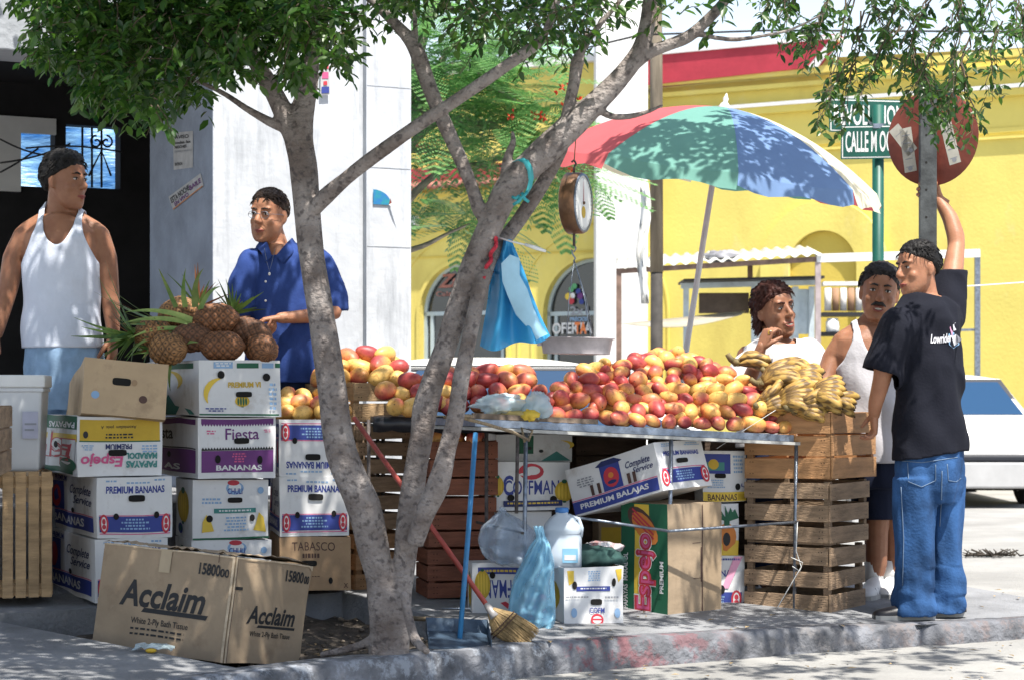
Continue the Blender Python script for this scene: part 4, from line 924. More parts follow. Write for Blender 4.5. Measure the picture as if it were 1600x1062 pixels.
for k,(py,x0,x1) in enumerate(rows):
    px = x0+(7 if k%2 else 0)
    while px <= x1:
        Y = edgeY(px)+.06+k*.055+rg.uniform(-.012,.012)
        if k >= 1 and px < 960: Y += .03
        jj = rg.uniform(-3,3) if k else rg.uniform(-1.2,1.2); sc_ = rg.choice((.78,.84,.88,.92,.98)); rp = rg.random()*(.72+.5*(px>1020))
        p_ = P(px,py+jj+3.5+(px-1050)*.008,Y)
        if k == 0 or (k == 1 and px < 960): u_ = ((px-800)/FPX*TA.y-TA.x)/(eT.x-(px-800)/FPX*eT.y); p_.z = TA.z+eT.z*u_+.036*sc_
        mango(p_, 'in the big heap on the steel table', gh, rng=rg, ripe=rp, sc=sc_)
        if k < 8 and px < x1-12 and rg.random() < .55:
            q = P(px+13,py+jj,Y); mango(Vector((q.x,Y+.08,q.z)), 'in the big heap on the steel table', gh, rng=rg, ripe=rg.random(), sc=.88)
        px += rg.uniform(23.5,29)*(.75+.3*sc_)
gh2 = 'mangoes on the black sheeted table'
for (py,x0,x1,dy) in ((634,618,735,0),(631,690,845,.04),(613,600,872,.10),(596,640,850,.17),(583,700,835,.24)):
    px = x0
    while px <= x1:
        Y = 9.42+dy+rg.uniform(-.02,.02); mango(P(px,py+rg.uniform(-3,3),Y), 'on the black sheeted table behind the trunks', gh2, ripe=rg.random()*.85, rng=rg, sc=1.05); px += rg.uniform(27,34)
gh3 = 'mangoes in the pale crate'
for (py,x0,x1,dy) in ((592,535,632,.06),(590,500,640,.2),(574,535,628,.14),(571,520,620,.26),(556,545,612,.20)):
    px = x0
    while px <= x1:
        mango(P(px,py+rg.uniform(-4,4),9.78+dy), 'in the pale crate behind the leaning trunk', gh3, ripe=.2+rg.random()*.95, rng=rg, sc=1.12); px += rg.uniform(27,33)
gh4 = 'mangoes in the box beside the trunk'
for (py,x0,x1,dy) in ((646,445,545,.05),(630,447,540,.12),(645,450,540,.2),(616,450,530,.17)):
    px = x0
    while px <= x1:
        mango(P(px,py+rg.uniform(-3,3),9.46+dy), 'in the upside-down banana box beside the leaning trunk', gh4, ripe=.45+rg.random()*.75, rng=rg, sc=.98); px += rg.uniform(25,31)
gh5 = 'fruit in the crate under the table'
for (py,dy) in ((684,.08),(680,.2),(672,.3)):
    px = 684
    while px < 770:
        mango(P(px,py+rg.uniform(-2,2),9.52+dy), 'in the red-brown crate under the table', gh5, ripe=.3+rg.random()*.7, rng=rg, sc=.95); px += rg.uniform(26,32)
print('mangoes', NM[0])
# ================================================================ BANANAS
m_ban = M('banana_skin', (.33,.19,.045), .55, .3, 9, .1, 30, col2=(.48,.31,.085))
t, b = mnode(m_ban)
tc = t.nodes.new('ShaderNodeTexCoord'); n1 = t.nodes.new('ShaderNodeTexNoise'); n1.inputs['Scale'].default_value = 26; n1.inputs['Detail'].default_value = 5
mp = t.nodes.new('ShaderNodeMapping'); mp.inputs['Scale'].default_value = (.6,2,2); t.links.new(tc.outputs['Object'], mp.inputs[0])
t.links.new(mp.outputs[0], n1.inputs[0]); ch = ramp(t, n1.outputs[0], [(.46,0.),(.58,.85)])
mx = t.nodes.new('ShaderNodeMix'); mx.data_type = 'RGBA'; mx.inputs[7].default_value = (.07,.04,.018,1)
old = b.inputs['Base Color'].links[0].from_socket
t.links.new(ch, mx.inputs[0]); t.links.new(old, mx.inputs[6]); t.links.new(mx.outputs[2], b.inputs['Base Color'])
dirt(m_ban, (.11,.06,.025), 16, .50, .60, .8, (.5,1.6,1.6), 6)
m_bstem = M('banana_stem', (.16,.12,.05), .7, .4, 30)
def banana_mesh(L, bow, r):
    mb = MB(); n = 12; pts = []; rad = []
    for i in range(n+1):
        u = i/n; x = L*u; z = bow*4*u*(1-u)*L; pts.append((x,0,z))
        rad.append(r*(.34 if u < .08 else .45+.55*min(1,(u-.08)/.2)) * (1 if u < .88 else max(.42,1-(u-.88)/.12*.6)))
    mb.tube(pts, rad, m_ban, 6, smooth=True); mb.tube([pts[-1],(pts[-1][0]+.006,0,pts[-1][2]-.003)],[.005,.004],m_black,6)
    mb.tube([(-.02,0,-.004),(.012,0,.004)],[.007,.007],m_bstem,6)
    o = mb.build('tmp'); me = o.data; bpy.data.objects.remove(o); return me
BME = [banana_mesh(.18,.19,.0250), banana_mesh(.165,.23,.0242), banana_mesh(.175,.15,.0258)]
def bunch(loc, rot, label, n=9, spread=1.5, L=1.0):
    root = empty('banana_bunch', loc); root.rotation_euler = rot; tag(root, label, 'bananas', 'banana bunches on the top crate')
    mb = MB(); mb.ball((0,0,0),(.022,.03,.02),m_bstem,8); mb.tube([(0,0,0),(-.03,0,.01),(-.05,.005,.03)],[.018,.015,.013],m_bstem,7); mb.build('stalk', root)
    n -= 1
    for row in range(2):
        k = n-(row*1)
        for i in range(k):
            o = bpy.data.objects.new('banana', random.choice(BME)); COL.objects.link(o); o.parent = root
            a = (i/(k-1)-.5)*spread; 
            o.location = (.012, math.sin(a)*.045, row*.026-.01); o.rotation_euler = (a*.45+random.uniform(-.1,.1), -.05-row*.14+random.uniform(-.05,.05), a*.62); o.scale = (L*random.uniform(.92,1.06),)*3
    return root
BL = [((1150,566,9.85),(0,.25,R(6)),'small yellow banana bunch at the top left of the pile, in front of the woman',5,.8,.85),
      ((1188,600,9.72),(.5,-.05,R(8)),'large spotted banana bunch at the left of the pile beside the mangoes',9,1.5,1.05),
      ((1212,628,9.62),(1.0,.0,R(4)),'dark-stemmed banana bunch low in the middle of the pile',8,1.4,1.0),
      ((1226,606,9.72),(.7,.0,R(-4)),'banana bunch at the centre of the pile with tips pointing right',8,1.4,1.0),
      ((1262,622,9.60),(.8,.05,R(-8)),'banana bunch near the right end with a black stem',8,1.4,.92),
      ((1283,637,9.56),(.5,.12,R(-4)),'lowest banana bunch lying flat at the right end of the crate',5,.7,.88),
      ((1186,634,9.60),(1.2,-.2,R(40)),'banana bunch standing upright at the left front corner of the crate',7,1.3,.85),
      ((1240,638,9.58),(1.4,-.05,R(8)),'bruised banana bunch tucked under the middle of the pile',7,1.3,.85),
      ((1205,585,9.80),(.3,.05,R(2)),'spotted banana bunch high in the pile behind the large one',7,1.2,.95)]
for (p, rot, lb, n, sp, L) in BL: bunch(P(*p), rot, lb, n, sp, L)
mb = MB()     # one brown overripe banana on the black sheeting and a yellow bag corner
mb.tube([P(760,648,9.0),P(785,646,8.98),P(815,647,8.95),P(835,650,8.93)],[.012,.017,.017,.008],M('pale_banana',(.55,.42,.16),.5,.2,12),8)
tag(mb.build('banana'),'single pale banana lying flat at the left end of the steel table','banana')

# ================================================================ PINEAPPLES
m_pine = bpy.data.materials.new('pineapple_skin'); m_pine.use_nodes = True
t, b = mnode(m_pine); at = t.nodes.new('ShaderNodeVertexColor'); at.layer_name = 'Col'; b.inputs['Roughness'].default_value = .7
nz = t.nodes.new('ShaderNodeTexNoise'); nz.inputs['Scale'].default_value = 12; hs = t.nodes.new('ShaderNodeMix'); hs.data_type = 'RGBA'; hs.blend_type = 'MULTIPLY'; hs.inputs[0].default_value = .8
tcx = t.nodes.new('ShaderNodeTexCoord'); t.links.new(tcx.outputs['Object'], nz.inputs[0])
t.links.new(at.outputs[0], hs.inputs[6]); t.links.new(ramp(t, nz.outputs[0], [(.3,(.55,.5,.48)),(.7,(1.,.95,.9))]), hs.inputs[7]); t.links.new(hs.outputs[2], b.inputs['Base Color'])
m_pleaf = M('pineapple_leaf', (.035,.10,.03), .5, .4, 10, col2=(.15,.24,.05), island=.4)
m_pleafd = M('pineapple_leaf_dry', (.22,.09,.04), .7, .4, 10, island=.3)
def pine_me(L, r, tint):
    mb = MB(); n, h = 100, 84; vs = []; fs = []; cols = []
    for i in range(h+1):
        u = i/h; x = -L/2+L*u; rr = r*(1-abs(2*u-1)**3.2*.72)*math.sqrt(max(.02,1-abs(2*u-1)**5))
        for j in range(n):
            a = 2*math.pi*j/n; p, q = 9*a/(2*math.pi)+u*5.5, 9*a/(2*math.pi)-u*5.5
            e = abs(math.sin(math.pi*p)*math.sin(math.pi*q))**.5
            R_ = rr*(1+.13*e); vs.append((x, R_*math.cos(a), R_*math.sin(a)))
            lo = Vector((.055,.032,.018)); hi = Vector(tint); ce = Vector((.10,.055,.03)) if e > .92 else None
            cols.append(tuple(ce if ce else lo.lerp(hi, e))+(1,))
    for i in range(h):
        for j in range(n): fs.append((i*n+j,i*n+(j+1)%n,(i+1)*n+(j+1)%n,(i+1)*n+j))
    fs += [tuple(range(n)), tuple(h*n+k for k in range(n))]
    mb.add(vs,fs,m_pine,True); o = mb.build('tmp'); me = o.data; bpy.data.objects.remove(o)
    ca = me.color_attributes.new('Col','FLOAT_COLOR','POINT'); ca.data.foreach_set('color',[c for q in cols for c in q]); return me
PM = [pine_me(.215,.063,(.36,.15,.06)), pine_me(.20,.066,(.50,.26,.10)), pine_me(.22,.060,(.25,.11,.055))]
def crown(root, x, L, n, spread, dry=.15, seed=0):
    rr = random.Random(seed); mb = MB()
    for i in range(n):
        a = rr.uniform(0,6.28); l = L*rr.uniform(.55,1.1)*(1 if i < n*.6 else .6); e = rr.uniform(.1,spread); w = rr.uniform(.008,.014)
        d = Vector((math.cos(e), math.sin(e)*math.cos(a), math.sin(e)*math.sin(a))); o_ = Vector((0,math.cos(a),math.sin(a))); s = d.cross(o_).normalized(); k = 6; vs = []
        for j in range(k+1):
            u = j/k; c = Vector((x,0,0))+d*(l*u)+o_*(l*.35*u*u); ww = w*(1-u**1.5)+.0008
            vs += [c-s*ww+o_*ww*.5, c, c+s*ww+o_*ww*.5]
        m = m_pleafd if rr.random() < dry else m_pleaf
        mb.add(vs,[f for j in range(k) for f in ((3*j,3*j+1,3*j+4,3*j+3),(3*j+1,3*j+2,3*j+5,3*j+4))],m,True)
    mb.build('leaf_crown', root, fixn=False)
PL = [((240,523,9.32),(0,.1,R(205)),1,.26,26,1.2,'pale pineapple at the left end of the pile with long leaves'),
      ((277,490,9.42),(0,.5,R(190)),1,.30,30,1.1,'tan pineapple high at the left of the pile with the tallest leaves'),
      ((338,498,9.34),(.2,0,R(10)),0,.0,0,0,'dark round-ended pineapple at the top centre of the pile'),
      ((298,528,9.30),(0,.1,R(170)),2,.12,14,1.2,'brown pineapple in the middle of the pile behind green leaf tips'),
      ((347,541,9.26),(.3,0,R(3)),0,.0,0,0,'brown pineapple lying sideways at the bottom centre of the pile'),
      ((392,520,9.38),(.2,.3,R(-12)),2,.0,0,0,'dark pineapple on the right slope of the pile'),
      ((408,545,9.32),(0,.2,R(-60)),0,.0,0,0,'reddish pineapple at the lower right corner of the box'),
      ((352,512,9.55),(0,-.9,R(60)),2,.15,26,1.0,'pineapple at the back with a short dark green crown pointing up'),
      ((310,505,9.60),(0,-1.0,R(100)),0,.17,24,1.0,'pineapple at the back with dry reddish crown leaves'),
      ((262,545,9.25),(0,.0,R(160)),1,.10,12,1.3,'pineapple low at the front left with leaf tips over the box edge')]
for i,(p,rot,k,L,n,sp,lb) in enumerate(PL):
    root = empty('pineapple', P(*p)); root.rotation_euler = rot; tag(root, lb, 'pineapple', 'pineapples heaped on the banana box')
    o = bpy.data.objects.new('fruit', PM[k]); COL.objects.link(o); o.parent = root
    if n: crown(root, .085, L, n, sp, (.5 if 'dry' in lb else .12), i)
# long loose leaves spraying left
mb = MB(); rr = random.Random(5)
for (a, m_, e, w) in (((300,500),(250,478),(195,488),.013),((300,505),(240,490),(192,505),.012),((290,515),(240,505),(198,532),.010),((285,520),(230,520),(205,548),.012),((275,480),(262,450),(248,420),.010),((290,480),(283,455),(290,420),.012),((305,480),(300,440),(318,420),.014),((312,485),(325,450),(345,448),.012),((255,520),(238,540),(222,560),.012),((268,555),(262,585),(266,610),.009),((280,545),(250,548),(215,552),.012),((270,550),(285,530),(310,535),.014)):
    A, B, C = P(*a,9.3), P(*m_,9.26), P(*e,9.2); k = 10; vs = []
    for j in range(k+1):
        u = j/k; c = A*(1-u)**2+B*2*u*(1-u)+C*u*u; tg = ((B-A)*(1-u)+(C-B)*u).normalized(); s = tg.cross(Vector((0,-1,.35))).normalized(); ww = w*(1-u**2)+.0006
        vs += [c-s*ww, c+Vector((0,.004,0)), c+s*ww]
    mb.add(vs,[f for j in range(k) for f in ((3*j,3*j+1,3*j+4,3*j+3),(3*j+1,3*j+2,3*j+5,3*j+4))],m_pleaf2 if 'm_pleaf2' in globals() else M('pineapple_leaf_light',(.10,.20,.05),.5,.4,10,col2=(.32,.40,.12),island=.35),True)
tag(mb.build('pineapple_leaves', fixn=False),'long pale green pineapple leaves spraying out left of the fruit pile','leaves')

# ================================================================ UMBRELLA
UC = P(1132,168,10.9); ax = Vector((.145,-.115,.98)).normalized(); UR, UH = .885, .335
root = empty('market_umbrella', P(1069,640,10.9)); tag(root,'big red, green, blue and cream market umbrella shading the fruit heap','umbrella')
xa = Vector((1,0,0)); xa = (xa-ax*xa.dot(ax)).normalized(); ya = ax.cross(xa); q = Matrix(((xa.x,ya.x,ax.x),(xa.y,ya.y,ax.y),(xa.z,ya.z,ax.z))).to_4x4(); TU = Matrix.Translation(UC-Vector(root.location)) @ q
def fab(nm, c, c2=None):
    m = M(nm, c, .75, .06, 3, .15, 10); t, b = mnode(m)
    tr = t.nodes.new('ShaderNodeBsdfTranslucent'); mx = t.nodes.new('ShaderNodeMixShader'); mx.inputs[0].default_value = .30
    t.links.new(b.inputs['Base Color'].links[0].from_socket, tr.inputs[0]); t.links.new(b.outputs[0], mx.inputs[1]); t.links.new(tr.outputs[0], mx.inputs[2])
    t.links.new(mx.outputs[0], t.nodes['Material Output'].inputs[0]); return m
uf = [fab('cloth_red',(.60,.12,.13)), fab('cloth_green',(.16,.37,.31)), fab('cloth_blue',(.17,.28,.50)), fab('cloth_cream',(.82,.76,.55))]
a_off = R(-8)
# panel order round the rim as seen from the camera, left to right: red, green, blue, cream
order = {}
for k in range(8):
    am = math.degrees(a_off+(k+.5)*math.pi/4) % 360      # 270 = towards the camera
    order[k] = {0:uf[0],1:uf[1],2:uf[3],3:uf[2],4:uf[0],5:uf[1],6:uf[2],7:uf[3]}[k]
def dome(u): return UH*(1-u**1.9)-UH
for k in range(8):
    mb = MB(); a0 = a_off+k*math.pi/4+R(10); n, h = 8, 12; vs = []; fs = []
    for i in range(h+1):
        u = .02+.98*i/h
        for j in range(n+1):
            f = j/n; a = a0+f*math.pi/4; sag = 1-.055*math.sin(math.pi*f)*u
            # straight chord between ribs, slightly hollow
            vs.append((UR*u*sag*math.cos(a), UR*u*sag*math.sin(a), dome(u)-.020*math.sin(math.pi*f)*u*u))
    for i in range(h):
        for j in range(n): fs.append((i*(n+1)+j,i*(n+1)+j+1,(i+1)*(n+1)+j+1,(i+1)*(n+1)+j))
    mb.add(vs,fs,order[k],True,TU)
    # valance
    vs = []; base = UR
    for i in range(4):
        for j in range(n+1):
            f = j/n; a = a0+f*math.pi/4; sag = 1-.055*math.sin(math.pi*f); w = .012*math.sin(f*18+k)*i
            vs.append(((UR*sag+.012*i+w*.4)*math.cos(a),(UR*sag+.012*i+w*.4)*math.sin(a), -UH-.020*math.sin(math.pi*f)-.023*i*(1+.25*math.sin(f*math.pi*3+k))))
    mb.add(vs,[(i*(n+1)+j,i*(n+1)+j+1,(i+1)*(n+1)+j+1,(i+1)*(n+1)+j) for i in range(3) for j in range(n)],order[k],True,TU)
    mb.build('canopy_panel', root, fixn=False)
    mb = MB(); mb.tube([TU@Vector((UR*u*math.cos(a0),UR*u*math.sin(a0),dome(u)-.006)) for u in (.02,.25,.5,.75,1.)],.0035,m_steel,5)
    s0 = Vector((0,0,-.38)); mb.tube([TU@s0, TU@Vector((UR*.5*math.cos(a0),UR*.5*math.sin(a0),dome(.5)-.008))],.003,m_steel,5); mb.build('rib', root)
m_pole = M('umbrella_pole_paint',(.60,.56,.56),.45,.1,8)
mb = MB(); pb = P(1048,700,10.9); pt = TU@Vector((0,0,.01)); pb_=pb-Vector(root.location); mb.tube([pt+(pb_-pt)*1.36, pt],.0155,m_pole,10); mb.build('pole', root)
mb = MB(); mb.lathe([(.03,-.012),(.034,.0),(.022,.018),(.012,.03),(.016,.045),(.008,.06),(.002,.075)],m_bone,12,TU); mb.build('finial', root)

# ================================================================ HANGING SCALE
YS = 8.7; m_brass = M('tarnished_enamel_brown',(.16,.085,.045),.4,.3,14,.2,40,metal=.3)
sc0 = P(897,318,YS); root = empty('hanging_scale', P(897,262,YS)); tag(root,'old round dial hanging scale with metal pan beside the tree','scale'); r0 = Vector(root.location)
Td = Matrix.Translation(sc0-r0) @ Matrix.Rotation(R(70),4,'Z') @ Matrix.Rotation(R(90),4,'X')
RD = 48/FPX*YS
# build the drum with its axis along local z then turned to face right-front
def drum(mb, r, z0, z1, m, n=36): mb.lathe([(r*.93,z0),(r,z0+.006),(r,z1-.006),(r*.95,z1)],m,n,Td)
mb = MB(); drum(mb,RD,-.03,.04,m_brass); mb.build('housing', root)
mb = MB(); mb.lathe([(RD*.96,.040),(RD*.96,.045),(RD*.88,.045)],m_steel,36,Td,cap=False); mb.lathe([(RD*.89,.0415),(.001,.0418)],m_bone,36,Td,cap=False)
for i in range(40):
    a = i/40*6.2832; r1, r2 = RD*.86, RD*(.74 if i%5==0 else .80); w = .0012
    c, s = math.cos(a), math.sin(a); mb.add([(r1*c-w*s,r1*s+w*c,.0430),(r1*c+w*s,r1*s-w*c,.0430),(r2*c+w*s,r2*s-w*c,.0430),(r2*c-w*s,r2*s+w*c,.0430)],[(0,1,2,3)],m_ink,False,Td)
mb.add([(-.004,0,.0435),(.004,0,.0435),(.001,RD*.7,.0435),(-.001,RD*.7,.0435)],[(0,1,2,3)],m_red,False,Td)
mb.ball((0,0,.043),.008,m_brass,8,Td); mb.add([(RD*.2*math.cos(i*.52),RD*.2*math.sin(i*.52)-RD*.3,.0432) for i in range(12)],[tuple(range(12))],m_gold,False,Td); mb.build('dial', root)
def Q(px,py,dy=0.): return P(px,py,YS+dy)-r0
mb = MB(); mb.tube([Q(897,272),Q(897,262),Q(900,256),Q(897,250),Q(893,254)],.0045,m_rust,6); mb.build('top_hook', root)
mb = MB(); mb.tube([Q(897,362),Q(897,385)],.006,m_rust,6); mb.tube([Q(897,383),Q(900,388),Q(897,394),Q(893,390),Q(895,398),Q(899,404),Q(896,409)],.0035,m_steel,6); mb.build('lower_hook', root)
pc = Q(901,530); PR = 58/FPX*YS
for (dx,dy) in ((-PR*.92,-.03),(PR*.35,-.13),(PR*.5,.13)):
    mb = MB(); a_ = Q(897,407); b_ = pc+Vector((dx*(.30 if dx<0 else .75),dy,0)) if dx<0 else pc+Vector((dx,dy,0))
    mb.tube([a_, a_.lerp(b_,.5)+Vector((-.006 if dx<0 else .01,0,0)), b_],.0022,m_steel,5); mb.build('suspension_wire', root)
m_pan = M('dull_pan_metal',(.50,.45,.46),.5,.2,10,.1,30,metal=.1)
mb = MB(); Tp = Matrix.Translation(pc) @ Matrix.Rotation(R(1.2),4,'Y')
mb.lathe([(PR*.90,-.062),(PR*.97,.0),(PR*1.03,.002),(PR*1.03,.006),(PR*.955,.006),(PR*.88,-.056),(.001,-.056)],m_pan,44,Tp,cap=False); mb.lathe([(.001,-.0625),(PR*.90,-.062)],m_pan,44,Tp,cap=False)
mb.box((-PR-.01,-.03,-.03),(-PR*.94,.03,.004),m_pan,Tp); mb.build('pan', root)
# hook branch support: cord up to limb
mb = MB(); mb.tube([P(897,254,YS),P(900,215,8.6),P(905,190,8.45)],.0025,m_rope,5); tag(mb.build('cord'),'thin cord holding the scale under the leaning limb','cord')

# ================================================================ BAGS, ROPES
m_bagb = fab('thin_blue_plastic',(.06,.40,.72)); mnode(m_bagb)[1].inputs['Roughness'].default_value = .3
def sheet_bag(name, label, ringspx, Y, mat, cat='bag', depth=.06, folds=7, n=40, seed=1, thick=.0015, group=None, amp=.25):
    """rings: (py, left px, right px)"""
    mb = MB(); vs = []; k = len(ringspx)
    for i,(py,l,r) in enumerate(ringspx):
        c = P((l+r)/2,py,Y); hw = abs(r-l)/2/FPX*Y
        for j in range(n):
            a = 2*math.pi*j/n; f = 1+amp*(math.sin(a*folds+seed+i*.35)*.5+.5*noise.noise(Vector((a*1.5+seed,i*.5,0))))*min(1,i/3)
            dd = min(depth, hw)*f; vs.append((c.x+hw*math.cos(a), c.y+dd*math.sin(a)*(.6+.4*f), c.z+.004*math.sin(a*folds+i)))
    mb.add(vs,[(i*n+j,i*n+(j+1)%n,(i+1)*n+(j+1)%n,(i+1)*n+j) for i in range(k-1) for j in range(n)],mat,True)
    o = mb.build(name, fixn=False, solid=thick); tag(o,label,cat,group); return o
def interp(keys, n):
    out = []; 
    for i in range(n):
        u = i/(n-1)*(len(keys)-1); k = min(int(u),len(keys)-2); f = u-k; out.append(tuple(keys[k][q]*(1-f)+keys[k+1][q]*f for q in range(3)))
    return out
# flag-like bag hanging from the trunk
mb = MB(); L_ = [(786,374),(772,400),(766,430),(762,470),(756,505),(750,540)]; R_ = [(797,374),(806,395),(818,425),(830,460),(842,490),(858,522)]
n, h = 30, 26; vs = []
for i in range(h+1):
    u = i/h*5; k = min(int(u),4); f = u-k
    l = Vector(L_[k]).lerp(Vector(L_[k+1]),f); r = Vector(R_[k]).lerp(Vector(R_[k+1]),f)
    for s_ in range(2):
        pass
    for j in range(n+1):
        v = j/n; bot = (i/h)**3*(10*math.sin(v*3.1)+6*math.sin(v*9)); x = l.x+(r.x-l.x)*v; y = l.y+(r.y-l.y)*v+bot
        vs.append(P(x, y, 7.93+.045*math.sin(v*11+u*.5)*min(1,.2+i/h)+.03*math.sin(v*4+2)+.01*noise.noise(Vector((v*6,u*2,0)))))
mb.add(vs,[(i*(n+1)+j,i*(n+1)+j+1,(i+1)*(n+1)+j+1,(i+1)*(n+1)+j) for i in range(h) for j in range(n)],m_bagb,True)
vs2 = [Vector(v)+Vector((.004,.055*math.sin(math.pi*((q%(n+1))/n)),0)) for q,v in enumerate(vs)]
mb.add(vs2,[(i*(n+1)+j,i*(n+1)+j+1,(i+1)*(n+1)+j+1,(i+1)*(n+1)+j) for i in range(h) for j in range(n)],m_bagb,True)
tag(mb.build('plastic_bag', fixn=False),'bright blue plastic bag with a pale streak, tied high on the trunk','bag')
mb = MB(); A = [P(x,y,7.85) for x,y in ((797,398),(800,425),(812,455),(822,485),(836,515),(843,528))]; B = [P(x,y,7.86) for x,y in ((812,404),(812,430),(824,452),(833,480),(846,508),(856,522))]
B2 = [P(x,y,7.87) for x,y in ((783,412),(785,440),(793,462),(806,492),(824,512),(838,532))]
mb.add(B2+A+B,[f for i in range(5) for f in ((i,i+1,i+7,i+6),(i+6,i+7,i+13,i+12))],M('pale_blue_plastic',(.33,.56,.70),.35,.1),True); tag(mb.build('plastic_strip', fixn=False),'pale translucent plastic strip lying over the hanging blue bag','strip')
m_rr = M('red_twine',(.45,.03,.05),.8,.3,60); mb = MB()
pts = [P(755+18*math.sin(i*1.1)*.12+(779-757)*i/16, 436-(436-372)*i/16, 7.86-.02*math.cos(i*1.1)) for i in range(17)]; mb.tube(pts,.008,m_rr,7,wob=.15)
for py,(l,r) in ((378,(742,786)),(400,(738,776)),(425,(732,770))): mb.tube([P(l,py+8,8.02),P((l+r)/2,py+4,7.885),P(r,py,7.97)],.006,m_rr,6)
tag(mb.build('red_cord'),'red twine wound round the trunk above the hanging blue bag','cord')
mb = MB(); mb.tube([P(778,371,7.88),P(800,378,7.84),P(822,383,7.82)],.0035,m_bone,6); mb.tube([P(820,382,7.82),P(838,388,7.81),P(853,393,7.81)],[.006,.008,.005],m_bone,6,flat=.4); tag(mb.build('plastic_tie'),'white plastic tie sticking out right of the hanging bag','tie')
m_tealp = M('teal_plastic',(.04,.33,.36),.4,.15,9); mb = MB()
cs = [(806,252),(815,249),(824,253),(830,265),(832,280),(829,295),(824,303)]; A=[P(x-6,y+2,7.83-.02*math.sin(i)) for i,(x,y) in enumerate(cs)]; B=[P(x+2,y-2,7.81+.01*i) for i,(x,y) in enumerate(cs)]
mb.add(A+B,[(i,i+1,i+8,i+7) for i in range(6)],m_tealp,True)
for (a,b_) in (((824,300),(808,312)),((820,303),(802,320)),((815,302),(826,316)),((812,306),(800,308))): mb.tube([P(*a,7.84),P((a[0]+b_[0])/2,(a[1]+b_[1])/2+3,7.83),P(*b_,7.84)],.006,m_tealp,5,flat=.3)
tag(mb.build('plastic_strip', fixn=False, solid=.002),'teal plastic strip knotted round the limb','strip')
# sagging white sheet on the pole behind
mb = MB(); n=10; vs=[]
for i in range(n+1):
    for j in range(5):
        v=j/4; vs.append(P(998+4*math.sin(i*.8)+v*(16-6*abs(i/n-.3)), 285+190*i/n, 19.5+.08*math.sin(v*6+i)))
mb.add(vs,[(i*5+j,i*5+j+1,(i+1)*5+j+1,(i+1)*5+j) for i in range(n) for j in range(4)],m_bone,True); tag(mb.build('plastic_sheet',fixn=False,solid=.004),'long white plastic sheet hanging beside the tall wooden pole','sheet')
# blue bag of fruit on the ground, bulging clear bag, translucent bag on the table
m_clear = bpy.data.materials.new('clear_blue_plastic'); m_clear.use_nodes = True
t, b = mnode(m_clear); b.inputs['Base Color'].default_value = (.30,.62,.82,1); b.inputs['Roughness'].default_value = .22; b.inputs['Alpha'].default_value = .42
m_clear2 = bpy.data.materials.new('clear_grey_plastic'); m_clear2.use_nodes = True
t, b = mnode(m_clear2); b.inputs['Base Color'].default_value = (.50,.60,.72,1); b.inputs['Roughness'].default_value = .18; b.inputs['Alpha'].default_value = .33
o = sheet_bag('plastic_bag','tall limp blue plastic bag of fruit standing beside the white box on the ground',interp([(822,834,848),(838,838,852),(852,828,860),(880,814,866),(910,800,866),(940,795,868),(965,797,868),(982,806,864),(988,820,855)],40),8.75,m_clear,depth=.075,folds=7,amp=.55,n=64)
mb = MB(); rr = random.Random(4)
for i in range(16): p = P(rr.uniform(815,852),rr.uniform(930,978),8.75); mb.ball((p.x,p.y+rr.uniform(-.02,.03),p.z),rr.uniform(.017,.024),M('plum_skin',(.16,.05,.12),.5,.4,9,island=.5),9)
tag(mb.build('bag_of_fruit', fixn=False),'small dark plums inside the tall blue bag','fruit')
mb = MB(); vs=[]
sheet_bag('plastic_bag','bulging knotted grey-blue plastic bag behind the rusty rod',interp([(792,781,789),(800,779,791),(808,768,805),(822,752,830),(842,746,846),(862,752,850),(876,766,846),(882,785,835)],26),9.05,m_clear2,depth=.11,folds=7,amp=.5,seed=4,n=64)
mb = MB(); 
sheet_bag('plastic_bag','blue plastic bag hung over the box with blue capitals, behind the broom',interp([(845,842,858),(870,828,850),(895,815,838),(915,803,825),(935,796,818),(955,794,815)],18),8.93,m_clear,depth=.03,folds=5,amp=.3,seed=8)
def blob(name,label,cat,cx,cy,Y,rx,ry,rz,m,amp=.2,sc=8,seed=0,group=None):
    mb = MB(); mb.ball((0,0,0),1,m,28); s = Vector((seed*3.1,0,0)); q=[]
    for v in mb.v: v=Vector(v); f=1+amp*noise.noise(v*2.2+s)+amp*.4*noise.noise(v*6+s); q.append((v.x*rx*f,v.y*ry*f,v.z*rz*f))
    mb.v=q; p=P(cx,cy,Y); o=mb.build(name,loc=p); tag(o,label,cat,group); return o
m_clear3 = bpy.data.materials.new('clear_pale_plastic'); m_clear3.use_nodes = True
t, b = mnode(m_clear3); b.inputs['Base Color'].default_value = (.60,.76,.82,1); b.inputs['Roughness'].default_value = .2; b.inputs['Alpha'].default_value = .6
blob('plastic_bag','crumpled clear bag with pale blue fold at the left end of the steel table','bag',780,631,8.98,.115,.09,.042,m_clear3,.5,8,1)
blob('plastic_bag','rounded clear plastic bag touching the front mangoes at the table edge','bag',840,633,8.96,.058,.06,.058,m_clear3,.4,8,2)
blob('plastic_bag','yellow plastic scrap hanging over the steel table corner','bag',829,648,8.86,.034,.02,.022,m_yel,.5,8,3)
blob('cloth_bundle','dark green and pink checked cloth bundle lying on the white box','cloth',925,872,9.1,.135,.12,.062,M('dark_green_cloth',(.02,.055,.05),.9,.3,12),.35,8,4)
blob('cloth_bundle','crumpled pink and grey striped cloth on top of the dark bundle','cloth',938,858,9.2,.10,.09,.04,M('striped_cloth',(.30,.12,.11),.9,.5,7,col2=(.50,.52,.55),stretch=(6,1,1)),.4,8,6)
